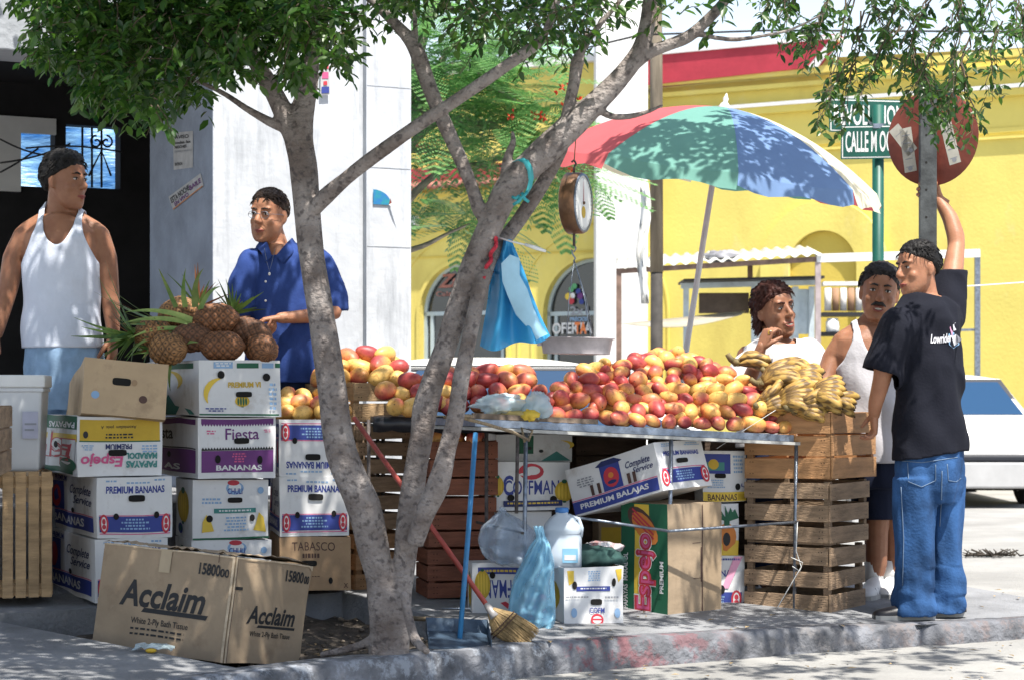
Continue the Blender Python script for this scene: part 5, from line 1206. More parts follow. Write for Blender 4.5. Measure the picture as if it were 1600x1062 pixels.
# water jug
jy = 9.0; root = empty('water_jug', P(878,886,jy)); tag(root,'milky plastic water jug with blue cap on the white box','jug')
s_ = jy/FPX; m_jug = M('jug_plastic',(.58,.66,.74),.25,.08,3); t,b = mnode(m_jug); b.inputs['Alpha'].default_value=.86
mb = MB(); prof = [(28,0),(31,3),(31,22),(31,46),(28,54),(31,58),(27,68),(19,78),(10,84),(9,88)]
vs=[];n=24
for r_,z_ in prof:
    for k in range(n):
        a=2*math.pi*k/n; e=.62; c,s=math.cos(a),math.sin(a)
        vs.append((r_*s_*math.copysign(abs(c)**e,c), r_*s_*.95*math.copysign(abs(s)**e,s), z_*s_))
mb.add(vs,[(i*n+k,i*n+(k+1)%n,(i+1)*n+(k+1)%n,(i+1)*n+k) for i in range(len(prof)-1) for k in range(n)]+[tuple(range(n))],m_jug,True); mb.build('bottle', root)
mb = MB(); mb.lathe([(10*s_,86*s_),(10.5*s_,87*s_),(10.5*s_,93*s_),(9*s_,94*s_)],M('cap_blue',(.06,.22,.55),.4),16); mb.build('cap', root)
mb = MB(); mb.tube([(10*s_,-.01,82*s_),(26*s_,-.012,76*s_),(31*s_,-.012,62*s_),(29*s_,-.012,48*s_)],.009,m_jug,8); mb.build('handle', root)
mb = MB(); mb.box((0*s_,-31.2*s_*.95-.001,10*s_),(24*s_,-31*s_*.95+.0005,32*s_),M('jug_label',(.22,.45,.62),.5)); mb.box((3*s_,-31.2*s_*.95-.002,14*s_),(21*s_,-31.2*s_*.95-.001,22*s_),m_white); mb.build('label', root)

# ================================================================ BROOM, DUSTPAN
root = empty('broom', P(845,1003,8.35)); r0 = Vector(root.location); tag(root,'straw broom with red handle leaning on the trunk','broom')
mb = MB(); hA, hB = P(770,958,8.30), P(553,652,8.75); mb.tube([hA-r0, (hA.lerp(hB,.5))-r0, hB-r0],.0105,M('red_handle',(.34,.06,.045),.5,.25,12),10); mb.build('handle', root)
m_straw = M('broom_straw',(.36,.25,.12),.9,.35,40,island=.35)
mb = MB(); dr=(hA-hB).normalized(); c0=hA-r0; tip=P(815,1003,8.28)-r0; sd=(tip-c0).cross(Vector((0,1,0))).normalized()
rr=random.Random(2)
for i in range(620):
    v=rr.uniform(-1,1); w=rr.uniform(-1,1)*math.sqrt(max(0,1-v*v)); 
    a=c0+sd*(v*.018)+Vector((0,w*.016,0))-dr*.015; m_=c0.lerp(tip,.35)+sd*(v*.062)+Vector((0,w*.03,0)); e=tip+sd*(v*.088)+Vector((0,w*.034,0))+(tip-c0).normalized()*rr.uniform(-.02,.03)*(1-.3*abs(v)); e.z=max(e.z,-r0.z+G(.05,8.3)+.004)
    mb.tube([a,m_,e],[.0016,.0022,.0013],m_straw,3,cap=False)
mb.build('bristles', root, fixn=False)
mb = MB(); mb.tube([c0-dr*.05,c0-dr*.01,c0+dr*.02],[.012,.017,.022],M('broom_collar',(.35,.33,.32),.5,.2,20,metal=.4),10); q=c0.lerp(tip,.38)
mb.build('collar', root)
mb = MB(); 
for f in (.33,.42): q=c0.lerp(tip,f); wv=.060+.012*f*2; mb.tube([q+sd*(wv*math.cos(i*.5236))+Vector((0,.034*math.sin(i*.5236),0)) for i in range(13)],.0022,m_brown,5)
mb.build('stitching', root)
root = empty('dustpan', P(715,1012,8.1)); r0=Vector(root.location); tag(root,'grey-blue metal dustpan with long blue stick standing in the tree pit','dustpan')
mb = MB(); mb.tube([P(718,1002,8.2)-r0,P(731,840,8.32)-r0,P(743,676,8.5)-r0],.0105,M('blue_stick',(.04,.20,.42),.45,.15,14),10); mb.build('handle', root)
m_dp = M('dustpan_tin',(.05,.08,.12),.5,.35,14,.2,40,metal=.3)
mb = MB(); A=[P(665,984,8.25),P(762,988,8.35),P(768,1014,8.1),P(670,1012,8.0)]; A=[v-r0 for v in A]; B=[v+Vector((0,.0,.035)) for v in A]
mb.add([A[0],A[1],A[2],A[3],A[0]+Vector((0,.03,.05)),A[1]+Vector((0,.03,.05)),B[2],B[3]],[(0,1,2,3),(0,1,5,4),(1,2,6,5),(3,0,4,7)],m_dp); mb.build('pan', root, solid=.003, fixn=False)
mb = MB(); mb.tube([P(640,965,8.95),P(700,968,8.9),P(750,974,8.8)],[.010,.012,.007],M('weathered_stick',(.22,.17,.11),.9,.3,30),7,wob=.4); tag(mb.build('stick'),'weathered stick lying along the edge of the tree pit behind the trunk','stick')
mb = MB(); mb.tube([P(690,950,8.9),P(735,950,8.9)],.004,m_steel,6); tag(mb.build('metal_rod'),'thin metal rod lying on the pavement behind the blue stick','rod')
# litter on the slab
mb = MB(); p=P(240,1010,7.75); n=9; vs=[]
for j in range(n+1):
    for i in range(n+1):
        u,v=i/n-.5,j/n-.5; x,y=p.x+u*.15,p.y+v*.1; vs.append((x,y,G(x,y)+.008+.028*abs(noise.noise(Vector((u*6,v*6,0))))+.02*(.5-abs(u))))
mb.add(vs,[(j*(n+1)+i,j*(n+1)+i+1,(j+1)*(n+1)+i+1,(j+1)*(n+1)+i) for j in range(n) for i in range(n)],m_clear3,True); tag(mb.build('plastic_wrapper',fixn=False),'crumpled clear wrapper with orange scrap on the slab before the tissue box','litter')
mb = MB(); p=P(236,1013,7.7); mb.ball((p.x,p.y,G(p.x,p.y)+.010),(.022,.016,.009),m_gold,10); tag(mb.build('orange_peel'),'small orange peel under the clear wrapper on the slab','peel')

# ================================================================ STREET NAME POST AND BACK OF ROUND SIGN
m_pg = M('post_green',(.010,.085,.062),.45,.15,9); YP=13.0
root = empty('street_sign', (P(1372,0,YP).x,YP,-.13)); tag(root,'green street name post with two name plates behind the men','sign'); r0=Vector(root.location)
mb = MB(); mb.tube([(0,0,0),(0,0,P(0,165,YP).z+.13)],.037,m_pg,16); mb.lathe([(.06,0),(.06,.01),(.04,.02)],m_pg,16); mb.build('post', root)
def plate(text, x0,x1,yt,yb,rz,Y,dy):
    pr = empty('name_plate', P((x0+x1)/2,(yt+yb)/2,Y)-r0+Vector((0,dy,0)), R(rz), root)
    pr.empty_display_size=.05
    w=(x1-x0)/FPX*Y/math.cos(R(rz)); h=(yb-yt)/FPX*Y; mb=MB(); mb.box((-w/2,-.002,-h/2),(w/2,.002,h/2),m_pg); mb.box((-w/2+.008,-.0032,-h/2+.008),(w/2-.008,-.0021,h/2-.008),m_bone); mb.box((-w/2+.015,-.0044,-h/2+.015),(w/2-.015,-.0033,h/2-.015),m_pg)
    vs,fs=text_geo(text,.02); x0_,x1_=-w/2+.03,w/2-.03; mb.add([(x0_+(x1_-x0_)*a,-.0056,-h*.30+h*.62*b) for a,b in vs],fs,m_bone); mb.build('plate', pr)
plate('CALLE M OCAMPO',1313,1432,197,250,-8,YP,-.05); plate('REVOLUCION',1296,1424,153,206,10,YP,.06)
mb = MB(); q=P(1372,200,YP)-r0; mb.box((q.x-.04,-.055,q.z-.01),(q.x+.04,.06,q.z+.02),m_steel); mb.build('bracket', root)
YD=9.75; root = empty('round_sign', (P(1450,0,YD).x,YD,G(1.98,9.75))); tag(root,'back of a round reddish traffic sign with white stickers on a dark channel post','sign'); r0=Vector(root.location)
mb = MB(); m_post=M('post_dark_paint',(.055,.06,.062),.5,.4,12,.2,30); zt=P(0,132,YD).z-r0.z
w_=.0385; mb.box((-w_,-.018,0),(w_,-.012,zt),m_post); mb.box((-w_,-.012,0),(-w_+.006,.03,zt),m_post); mb.box((w_-.006,-.012,0),(w_,.03,zt),m_post)
for i in range(16): z=.3+i*.13; mb.add([( .006*math.cos(k*.785)-.012,-.0186,z+.006*math.sin(k*.785)) for k in range(8)],[tuple(range(8))],m_black)
mb.build('post', root)
m_disc=M('sign_back_red',(.20,.048,.032),.5,.35,5,.1,30); dc=P(1460,214,YD)-r0; RDs=75/FPX*YD
Td2=Matrix.Translation(dc+Vector((0,.04,0))) @ Matrix.Rotation(R(-34),4,'Z') @ Matrix.Rotation(R(90),4,'X')
mb = MB(); mb.lathe([(.001,-.0015),(RDs,-.0015),(RDs+.002,0),(RDs,.0015),(.001,.0015)],m_disc,48,Td2,cap=False); mb.build('disc', root)
mb = MB()
def stick(x,y,w,h,rot,m,lines):
    c,s=math.cos(R(rot)),math.sin(R(rot)); f=lambda a,b,z=.0022:(x+a*c-b*s,y+a*s+b*c,z)
    mb.add([f(-w/2,-h/2),f(w/2,-h/2),f(w/2,h/2),f(-w/2,h/2)],[(0,1,2,3)],m,False,Td2)
    for i in range(lines): b0=-h/2+h*(i+.6)/(lines+.6); mb.add([f(-w*.32,b0,.0027),f(w*.3,b0,.0027),f(w*.3,b0+h*.02,.0027),f(-w*.32,b0+h*.02,.0027)],[(0,1,2,3)],m_grey,False,Td2)
    mb.add([f(w*.2*math.cos(k*.785),-h*.42+w*.2*math.sin(k*.785),.003) for k in range(8)],[tuple(range(8))],m_grey,False,Td2)
m_stkp=M('sign_sticker',(.52,.50,.44),.7,.12,14)
stick(-.125,-.05,.062,.215,8,m_stkp,5); stick(-.15,-.0,.06,.16,38,m_stkp,3); stick(.085,-.01,.058,.25,14,m_stkp,5); mb.build('sticker', root)
# tall wooden utility pole
p=P(1026,0,22); mb=MB(); m_up=M('pole_wood',(.20,.165,.12),.9,.3,3,.4,20,stretch=(4,4,.5)); mb.tube([(p.x,p.y,-.15),(p.x+.0,p.y,2.302)],[.068,.066],M('pole_lower_dark',(.05,.045,.04),.8,.3,6),14); mb.tube([(p.x,p.y,2.3),(p.x-.01,p.y,6.4)],[.072,.066],m_up,14)  # lower length is darker than the wood above
tag(mb.build('utility_pole'),'tall weathered wooden utility pole with darker base behind the umbrella','pole')
mb=MB(); mb.tube([P(560,170,21),P(700,140,21),P(830,96,20.7),P(1000,55,20.4),P(1200,48,20),P(1620,50,19)],.010,m_ink,6); tag(mb.build('overhead_wire'),'overhead wire crossing above the yellow facade','wire')
mb=MB(); mb.tube([P(1440,450,19),P(1520,447,19),P(1620,440,19)],.006,m_bone,5); tag(mb.build('overhead_wire'),'slack pale wire to the right of the stall frame','wire')

# ================================================================ FOOD STALL
YC=25.6; kS=YC/17; root=empty('market_stall',(P(1120,0,YC).x,YC,-.13),R(-3)); tag(root,'food stall with corrugated awning and pale painted frame across the street','stall')
ri=(Matrix.Translation(root.location)@Matrix.Rotation(R(-3),4,'Z')).inverted()
def C_(px,py,Y=YC): return ri@P(px,py,Y)
m_sf=M('stall_frame_paint',(.50,.58,.62),.5,.15,6); m_rp=M('rusty_post',(.20,.13,.10),.7,.3,10); m_cor=M('corrugated_sheet',(.62,.62,.56),.5,.2,5)
for (px,pyt,pyb,m,Y) in ((967,420,640,m_rp,YC-.5*kS),(1278,402,640,M('post_mauve',(.36,.30,.30),.6,.2,8),YC-.5*kS),(1527,392,640,m_steel,YC-.4*kS),(1172,410,445,m_rp,YC+.5*kS)):
    mb=MB(); a=C_(px,pyt,Y); b_=C_(px,pyb,Y); b_.z=0 if pyb>600 else b_.z; mb.bar(a,b_,.065,.065,m); mb.build('post',root)
mb=MB(); a=C_(963,421,YC-.55*kS); c=C_(1285,400,YC-.55*kS); n=110; vs=[]
for i in range(n+1):
    q=a.lerp(c,i/n); zz=.020*math.sin(i/n*2*math.pi*17)
    vs+= [q+Vector((0,0,zz+.02)), q+Vector((0,2.0,zz+.26))]
mb.add(vs,[(2*i,2*i+2,2*i+3,2*i+1) for i in range(n)],m_cor,True); mb.build('awning',root,solid=.006,fixn=False)
mb=MB(); mb.bar(C_(965,424,YC-.5*kS),C_(1280,405,YC-.5*kS),.07,.06,m_rp); mb.bar(C_(1275,404,YC-.5*kS),C_(1530,396,YC-.4*kS),.09,.10,m_bone); mb.bar(C_(1455,517,YC-.4*kS),C_(1530,515,YC-.4*kS),.03,.03,m_steel); mb.build('beam',root)
mb=MB()
for a,b_ in (((1072,445),(1072,640)),((1178,445),(1178,640)),((1243,448),(1243,530)),((1268,448),(1268,530)),((1064,447),(1280,441))): mb.bar(C_(*a),C_(*b_),.07,.07,m_sf)
mb.bar(C_(1064,441),C_(1280,436),.9,.03,m_ink); mb.build('frame',root)
mb=MB(); a=C_(1092,458,YC+.3*kS); c=C_(1170,490,YC+.3*kS); mb.box((a.x,a.y,c.z),(c.x,a.y+.02,a.z),M('stall_shutter_brown',(.10,.075,.06),.8,.2,8)); 
a=C_(1182,450,YC+.05*kS); c=C_(1240,600,YC+.05*kS); mb.box((a.x,a.y,c.z),(c.x,a.y+.02,a.z),m_white); a=C_(1246,452,YC+.02); c=C_(1266,522,YC+.02); mb.box((a.x,a.y,c.z),(c.x,a.y+.02,a.z),m_sf); mb.build('panel',root)
mb=MB(); vs=[C_(972,506,YC-1.0*kS),C_(1165,486,YC+.1*kS),C_(1158,492,YC-.3*kS),C_(1080,506,YC-1.1*kS)]; n=12; A=[vs[0].lerp(vs[1],i/n) for i in range(n+1)]; B=[vs[0].lerp(vs[2],i/n)+Vector((0,-.25*math.sin(3.14*i/n),-.10*math.sin(3.14*i/n))) for i in range(n+1)]
mb.add(A+B,[(i,i+1,n+2+i,n+1+i) for i in range(n)],M('awning_cloth_beige',(.34,.31,.24),.85,.1,6),True); mb.build('cloth_flap',root,solid=.006,fixn=False)
mb=MB(); a=C_(1285,488,YC-.2*kS); c=C_(1350,494,YC-.2*kS); mb.box((a.x,a.y,c.z),(c.x+.5,a.y+.4,a.z),m_ink); a=C_(1285,602,YC-.1); 
a=C_(1283,592,YC-.1); c=C_(1400,560,YC-.1); mb.box((a.x,a.y,a.z),(c.x,a.y+.3,a.z+.02),m_steel); mb.build('shelf',root)
mb=MB(); m_st1=M('bundle_white',(.68,.66,.63),.8,.1); m_st2=M('bundle_brown',(.34,.20,.12),.8,.1)
for i in range(7):
    a=C_(1288+i*12,486,YC-.1); mb.tube([a+Vector((.045,.0,0)),a+Vector((.045,.0,.285))],.045,(m_st1,m_st2)[i%2],8)
mb.box((C_(1285,0,YC).x,-.05,C_(0,447,YC).z),(C_(1372,0,YC).x,.2,C_(0,441,YC).z),m_white); tag(mb.build('striped_bundles',root))
a=P(1301,519,YC-.15*kS); mb=MB(); mb.lathe([(.08,0),(.085,.01),(.085,.13),(.07,.14),(.07,.17)],m_bone,14); o=mb.build('jar',loc=(a.x,a.y,a.z)); tag(o,'small white jar on the stall shelf below the striped bundles','jar')
mb=MB(); mb.box((-.17,-.14,-.05),(.3,.14,.0),m_ink); o=mb.build('shelf_board',loc=(a.x,a.y,a.z-.001),bevel=.004); tag(o,'dark little shelf board holding the white jar','shelf')
blob('cloth_bundle','grey crumpled cloth thrown on the corrugated stall roof','cloth',1127,402,YC-.2,.19,.2,.08,M('grey_cloth',(.25,.25,.27),.9,.3,9),.5,8,9)
# ================================================================ CARS
m_cw=M('car_white_paint',(.72,.71,.68),.3,.03,2,spec=.6); m_cg=bpy.data.materials.new('car_glass'); m_cg.use_nodes=True
t,b=mnode(m_cg); b.inputs['Base Color'].default_value=(.02,.06,.13,1); b.inputs['Roughness'].default_value=.10; b.inputs['Specular IOR Level'].default_value=.5
m_cbump=M('bumper_grey_white',(.45,.45,.45),.5,.1,3); m_tyre=M('tyre_rubber',(.02,.02,.02),.9,.1); m_rim=M('wheel_rim',(.45,.45,.45),.35,.1,metal=.7); m_trim=M('car_black_trim',(.02,.022,.03),.5,.1)
def car(label, x, y, rz, L=4.4, W=1.68, H=1.36, cab=(-1.62,1.12,-.98,.42),lights=True):
    c0,c1,c2,c3=cab
    root=empty('parked_car',(x,y,-.13),rz); tag(root,label,'car','white cars parked along the street')
    # stations: x, z bottom, z belt/hood, half width
    st=[(-L/2,.42,.60,.60),(-L/2+.06,.30,.80,.74),(-L/2+.45,.24,.88,.82),(-1.25,.22,.90,.84),(-.4,.22,.90,.84),(.6,.22,.90,.84),(1.05,.22,.88,.83),(L/2-.6,.25,.84,.81),(L/2-.1,.30,.74,.74),(L/2,.42,.58,.62)]
    mb=MB(); vs=[]; n=12
    for (sx,zb,zt,hw) in st:
        hw*=W/1.68; zm=(zb+zt)/2
        prof=[(-hw*.80,zb),(-hw*.97,zb+.08),(-hw*1.0,zm),(-hw*.985,zt-.09),(-hw*.93,zt-.015),(-hw*.5,zt+.012)]; prof+= [(-a,c) for a,c in reversed(prof)]
        vs+= [(sx,a,c) for a,c in prof]
    k=len(st); fs=[(i*n+j,i*n+(j+1)%n,(i+1)*n+(j+1)%n,(i+1)*n+j) for i in range(k-1) for j in range(n)]+[tuple(range(n)),tuple((k-1)*n+j for j in range(n))]
    mb.add(vs,fs,m_cw,True); mb.build('body',root,bevel=.0)
    hb=.80*W/1.68; ht=.60*W/1.68; zb=.885; zt=H
    B=[(-1.62,hb),(1.12,hb)]; Tt=[(-.98,ht),(.42,ht)]
    mb=MB(); vs=[(c0,-hb,zb),(c1,-hb,zb),(c1,hb,zb),(c0,hb,zb),(c2,-ht,zt-.05),(c3,-ht,zt-.05),(c3,ht,zt-.05),(c2,ht,zt-.05)]
    mb.add(vs,[(0,1,5,4),(1,2,6,5),(2,3,7,6),(3,0,4,7)],m_cw)
    mb.build('cabin',root,bevel=.03)
    mb=MB(); rv=[]; nn=10
    for i in range(nn+1):
        for j in range(nn+1):
            u=-1+2*i/nn; v=-1+2*j/nn; px=(c2+c3)/2+u*((c3-c2)/2+.02); rv.append((px,v*(ht+.015),zt-.055+.06*(1-abs(u)**3)*(1-abs(v)**3)**.8))
    mb.add(rv,[(i*(nn+1)+j,i*(nn+1)+j+1,(i+1)*(nn+1)+j+1,(i+1)*(nn+1)+j) for i in range(nn) for j in range(nn)],m_cw,True); mb.build('roof',root)
    def pl(a,bq,c,d,off,m,name):
        a,bq,c,d=[Vector(q) for q in (a,bq,c,d)]; nr=(bq-a).cross(d-a).normalized()*off; mb=MB(); mb.add([a+nr,bq+nr,c+nr,d+nr,a-nr*.5,bq-nr*.5,c-nr*.5,d-nr*.5],[(0,1,2,3),(4,5,6,7),(0,1,5,4),(1,2,6,5),(2,3,7,6),(3,0,4,7)],m); return mb.build(name,root)
    for s in (-1,1):
        def sp(u,v): # side plane
            x0=c0+(c2-c0)*v; x1=c1+(c3-c1)*v; y=hb+(ht-hb)*v; return (x0+(x1-x0)*u, s*(y+.0), zb+(zt-.05-zb)*v)
        for (u0,u1,du0,du1) in ((.16,.50,.02,0),(.53,.93,0,.0)):
            o=pl(sp(u0,.06),sp(u1,.06),sp(u1-du1,.90),sp(u0+du0,.90),.008*s*-1 if False else .010,m_cg,'window')
        o=pl(sp(.10,.02),sp(.97,.02),sp(.95,.06),sp(.11,.06),.011,m_trim,'window_trim'); o=pl(sp(.12,.905),sp(.93,.905),sp(.92,.94),sp(.13,.94),.011,m_trim,'window_trim')
    pl((c1-.02,-hb*.9,zb+.03),(c1-.02,hb*.9,zb+.03),(c3+.04,ht*.92,zt-.09),(c3+.04,-ht*.92,zt-.09),.012,m_cg,'windscreen'); pl((c0+.04,-hb*.9,zb+.03),(c0+.04,hb*.9,zb+.03),(c2-.04,ht*.92,zt-.09),(c2-.04,-ht*.92,zt-.09),-.012,m_cg,'rear_window')
    pl((c0+.02,-hb*.97,zb+.0),(c0+.02,hb*.97,zb+.0),(c2-.02,ht*.99,zt-.065),(c2-.02,-ht*.99,zt-.065),-.006,m_trim,'window_seal')
    for s in (-1,1):
        mb=MB(); mb.box((-L/2+.12,s*.84*W/1.68-.015,.50),(L/2-.25,s*.84*W/1.68+.015,.60),m_trim); mb.build('side_trim',root,bevel=.004)
        for wx in (-1.33,1.32):
            Tw_=Matrix.Translation((wx,s*(.80*W/1.68),.31))@Matrix.Rotation(R(90),4,'X'); w_=empty('wheel',(0,0,0),0,root)
            mb=MB(); mb.lathe([(.10,-.09),(.27,-.09),(.31,-.07),(.31,.07),(.27,.09),(.10,.09)],m_tyre,28,Tw_); mb.build('tyre',w_)
            mb=MB(); mb.lathe([(.02,-.096),(.18,-.096),(.19,-.06),(.19,.06),(.18,.096),(.02,.096)],m_rim,20,Tw_); mb.build('rim',w_)
        mb=MB(); mb.box((L/2-.10,s*.55-.13,.56),(L/2-.0,s*.55+.13,.70),m_bone); mb.build('headlight',root,bevel=.01)
        if lights: mb=MB(); mb.box((-L/2-.0,s*.58-.12,.60),(-L/2+.1,s*.58+.12,.72),m_red); mb.build('tail_light',root,bevel=.01)
    for sx in (-1,1): mb=MB(); mb.box((sx*(L/2+.02)-.09,-.80,.20),(sx*(L/2+.02)+.05,.80,.46),m_cbump); mb.box((sx*(L/2+.02)-.09,-.81,.462),(sx*(L/2+.02)+.06,.81,.53),m_trim); mb.build('bumper',root,bevel=.02)
    mb=MB(); mb.box((-L/2+.15,-.68,.17),(L/2-.15,.68,.26),m_black); mb.build('underbody',root)
    return root
p=P(812,0,14.2); car('long white sedan parked behind the fruit tables, only roof and windows showing',p.x,p.y,R(8),H=1.375)
p=P(1503,0,20.2); car('white sedan seen from behind at the right edge beyond the young man',p.x*1.02,22.5,R(90),H=1.34,W=1.66,cab=(-1.55,1.12,-1.05,.42),lights=False)

# ================================================================ FICUS TREE
m_bark=M('ficus_bark',(.15,.12,.105),.95,.4,7,1.,45,col2=(.32,.285,.265),detail=10,stretch=(1,1,1.2))
t,b=mnode(m_bark)
tc=t.nodes.new('ShaderNodeTexCoord'); n1=t.nodes.new('ShaderNodeTexNoise'); n1.inputs['Scale'].default_value=38; n1.inputs['Detail'].default_value=3
t.links.new(tc.outputs['Object'],n1.inputs[0]); ch=ramp(t,n1.outputs[0],[(.54,0.),(.66,.7)])
mx=t.nodes.new('ShaderNodeMix'); mx.data_type='RGBA'; mx.inputs[7].default_value=(.06,.05,.05,1)
old=b.inputs['Base Color'].links[0].from_socket; t.links.new(ch,mx.inputs[0]); t.links.new(old,mx.inputs[6]); t.links.new(mx.outputs[2],b.inputs['Base Color'])
YT=7.9
def limb(mb,pts,m,n=14,sub=4):
    """pts: (px,py,width px,[Y])"""
    q=[(P(a[0],a[1],a[3] if len(a)>3 else YT), a[2]/2/FPX*(a[3] if len(a)>3 else YT)) for a in pts]; P3=[];Rr=[]
    for i in range(len(q)-1):
        p0=q[max(i-1,0)][0];p1=q[i][0];p2=q[i+1][0];p3=q[min(i+2,len(q)-1)][0]
        for j in range(sub):
            u=j/sub; P3.append(.5*((2*p1)+(-p0+p2)*u+(2*p0-5*p1+4*p2-p3)*u*u+(-p0+3*p1-3*p2+p3)*u**3)); Rr.append(q[i][1]*(1-u)+q[i+1][1]*u)
    P3.append(q[-1][0]);Rr.append(q[-1][1]); Rr=[r*(1+.07*noise.noise(Vector((p.x*8,p.z*8,3)))) for p,r in zip(P3,Rr)]
    mb.tube(P3,Rr,m,n)
fr=empty('ficus_tree',(P(606,0,YT).x,YT,G(-.5,7.9)-.05)); tag(fr,'forked street tree with leaning grey trunks growing from the pit','tree'); f0=Vector(fr.location)
mb=MB()
limb(mb,[(606,1048,74),(606,1010,60),(602,960,50),(594,905,46),(582,850,50),(568,790,52),(533,705,50),(518,600,46),(503,500,42),(487,400,40),(480,330,42),(474,260,44),(466,205,46),(478,150,34),(484,100,30),(492,40,26),(496,-30,22),(500,-120,18)],m_bark,18)
limb(mb,[(462,215,38),(445,180,32),(425,140,29),(398,95,25),(372,55,24),(350,10,22),(330,-60,18)],m_bark)
limb(mb,[(450,205,14),(420,190,15),(385,170,11),(352,148,9),(315,130,7),(280,118,5)],m_bark,8)
limb(mb,[(488,330,24,7.88),(508,308,26,7.82),(540,280,22,7.75),(575,252,22,7.7),(640,205,21,7.6),(705,162,20,7.55),(770,118,19,7.5),(832,74,18,7.5),(850,55,14,7.5),(868,10,12,7.5),(880,-60,10,7.5)],m_bark)
limb(mb,[(616,1040,46),(620,990,42),(626,930,34),(632,880,36),(640,800,40),(650,730,36),(659,680,36),(664,640,40),(675,600,36),(697,540,35),(711,495,36),(730,440,38),(748,395,40),(770,345,40),(798,290,44),(850,238,46),(900,190,42),(940,152,36),(972,118,30),(998,82,27),(1010,45,25),(1016,0,23),(1020,-70,20)],m_bark,18)
limb(mb,[(648,850,26,7.8),(662,806,32,7.78),(685,755,36,7.76),(699,700,28,7.76),(712,650,28,7.77),(719,600,28,7.78),(729,550,25,7.80),(739,500,25,7.82),(752,445,25,7.86),(768,400,24,7.92),(790,372,24,8),(814,340,24,8.02),(843,295,24,8.02),(862,262,23,8.0),(880,228,20,7.95)],m_bark)
limb(mb,[(768,350,24),(750,330,24),(738,295,20),(722,255,21),(702,210,24),(682,165,24),(665,120,24),(655,90,26),(640,62,22),(612,32,16),(588,8,14),(560,-20,12),(530,-60,10)],m_bark)
limb(mb,[(652,100,14),(650,60,9),(648,20,8),(650,-40,6)],m_bark,8)
limb(mb,[(880,210,22),(888,170,18),(897,130,19),(902,98,22),(912,75,12),(940,35,9),(970,0,8),(1000,-60,6)],m_bark,10)
limb(mb,[(903,98,6),(915,60,5),(918,20,4)],m_bark,6)
limb(mb,[(980,110,22),(1010,85,21),(1040,72,20),(1075,58,19),(1105,32,18),(1130,5,16),(1160,-40,14)],m_bark)
limb(mb,[(1085,52,10),(1110,58,8),(1150,62,8),(1200,55,6),(1240,45,5),(1290,20,4)],m_bark,8)
limb(mb,[(930,168,14),(955,182,11),(985,182,10),(1015,174,7),(1036,164,4)],m_bark,8)
limb(mb,[(796,310,26),(792,275,22),(794,245,15),(802,222,10),(800,205,5)],m_bark,8)
# roots
limb(mb,[(630,925,14,7.80),(640,970,15,7.74),(650,1000,16,7.68),(668,1018,11,7.6)],m_bark,10)
limb(mb,[(596,985,16,7.85),(572,1004,16,7.9),(540,1014,12,7.92),(500,1022,8,7.9)],m_bark,10)
# limbs carrying the crown above the frame
limb(mb,[(1016,-20,24,7.9),(1060,-160,20,7.6),(1150,-300,14,7.2),(1300,-420,8,6.9)],m_bark,8)
limb(mb,[(498,-60,22,7.9),(560,-200,18,7.5),(700,-330,14,7.2),(850,-420,8,7)],m_bark,8)
limb(mb,[(345,0,20,7.9),(250,-120,16,7.8),(120,-220,12,7.8),(0,-300,8,7.6)],m_bark,8)
limb(mb,[(1140,-10,14,7.9),(1250,-80,12,8.2),(1380,-90,9,8.5),(1480,-60,6,8.7)],m_bark,8)
a,f,nr=baked(mb,.006,2,.4)
mb=MB(); mb.add([Vector(v)-f0 for v in a],f,m_bark,True); mb.build('trunk',fr,fixn=False)
# knots
def leafmat(name,c1,c2,tr=.35):
    m=bpy.data.materials.new(name); m.use_nodes=True; t=m.node_tree; b=t.nodes['Principled BSDF']; L=t.links
    g=t.nodes.new('ShaderNodeNewGeometry'); r=t.nodes.new('ShaderNodeValToRGB'); L.new(g.outputs['Random Per Island'],r.inputs[0]); e=r.color_ramp.elements; e[0].color=(*c1,1); e[1].color=(*c2,1)
    L.new(r.outputs[0],b.inputs['Base Color']); b.inputs['Roughness'].default_value=.32; b.inputs['Specular IOR Level'].default_value=.55
    tl=t.nodes.new('ShaderNodeBsdfTranslucent'); hs=t.nodes.new('ShaderNodeHueSaturation'); hs.inputs['Value'].default_value=1.6; hs.inputs['Saturation'].default_value=1.1; L.new(r.outputs[0],hs.inputs['Color']); L.new(hs.outputs[0],tl.inputs[0])
    mx=t.nodes.new('ShaderNodeMixShader'); mx.inputs[0].default_value=tr; L.new(b.outputs[0],mx.inputs[1]); L.new(tl.outputs[0],mx.inputs[2]); L.new(mx.outputs[0],t.nodes['Material Output'].inputs[0]); return m
m_leaf=leafmat('ficus_leaf',(.014,.055,.013),(.085,.17,.030))
m_twig=M('twig_bark',(.10,.075,.05),.9,.3,20)
class Leaves:
    def __init__(s): s.v=[]; s.f=[]
    def leaf(s,p,d,nrm,l,w):
        d=d.normalized(); x=d.cross(nrm); 
        if x.length<1e-4: x=d.cross(Vector((1,0,0)))
        x.normalize(); n_=x.cross(d); b=len(s.v)
        s.v+= [tuple(p),tuple(p+d*l*.30+x*w*.42+n_*w*.10),tuple(p+d*l*.68+x*w*.36+n_*w*.05),tuple(p+d*l-n_*l*.10),tuple(p+d*l*.68-x*w*.36+n_*w*.05),tuple(p+d*l*.30-x*w*.42+n_*w*.10),tuple(p+d*l*.5-n_*w*.05)]
        s.f+= [(b,b+1,b+6),(b+1,b+2,b+6),(b+2,b+3,b+6),(b+3,b+4,b+6),(b+4,b+5,b+6),(b+5,b,b+6)]
LV=Leaves(); tw=MB(); rl_=random.Random(21)
def rv(r): return Vector((r.uniform(-1,1),r.uniform(-1,1),r.uniform(-1,1)))
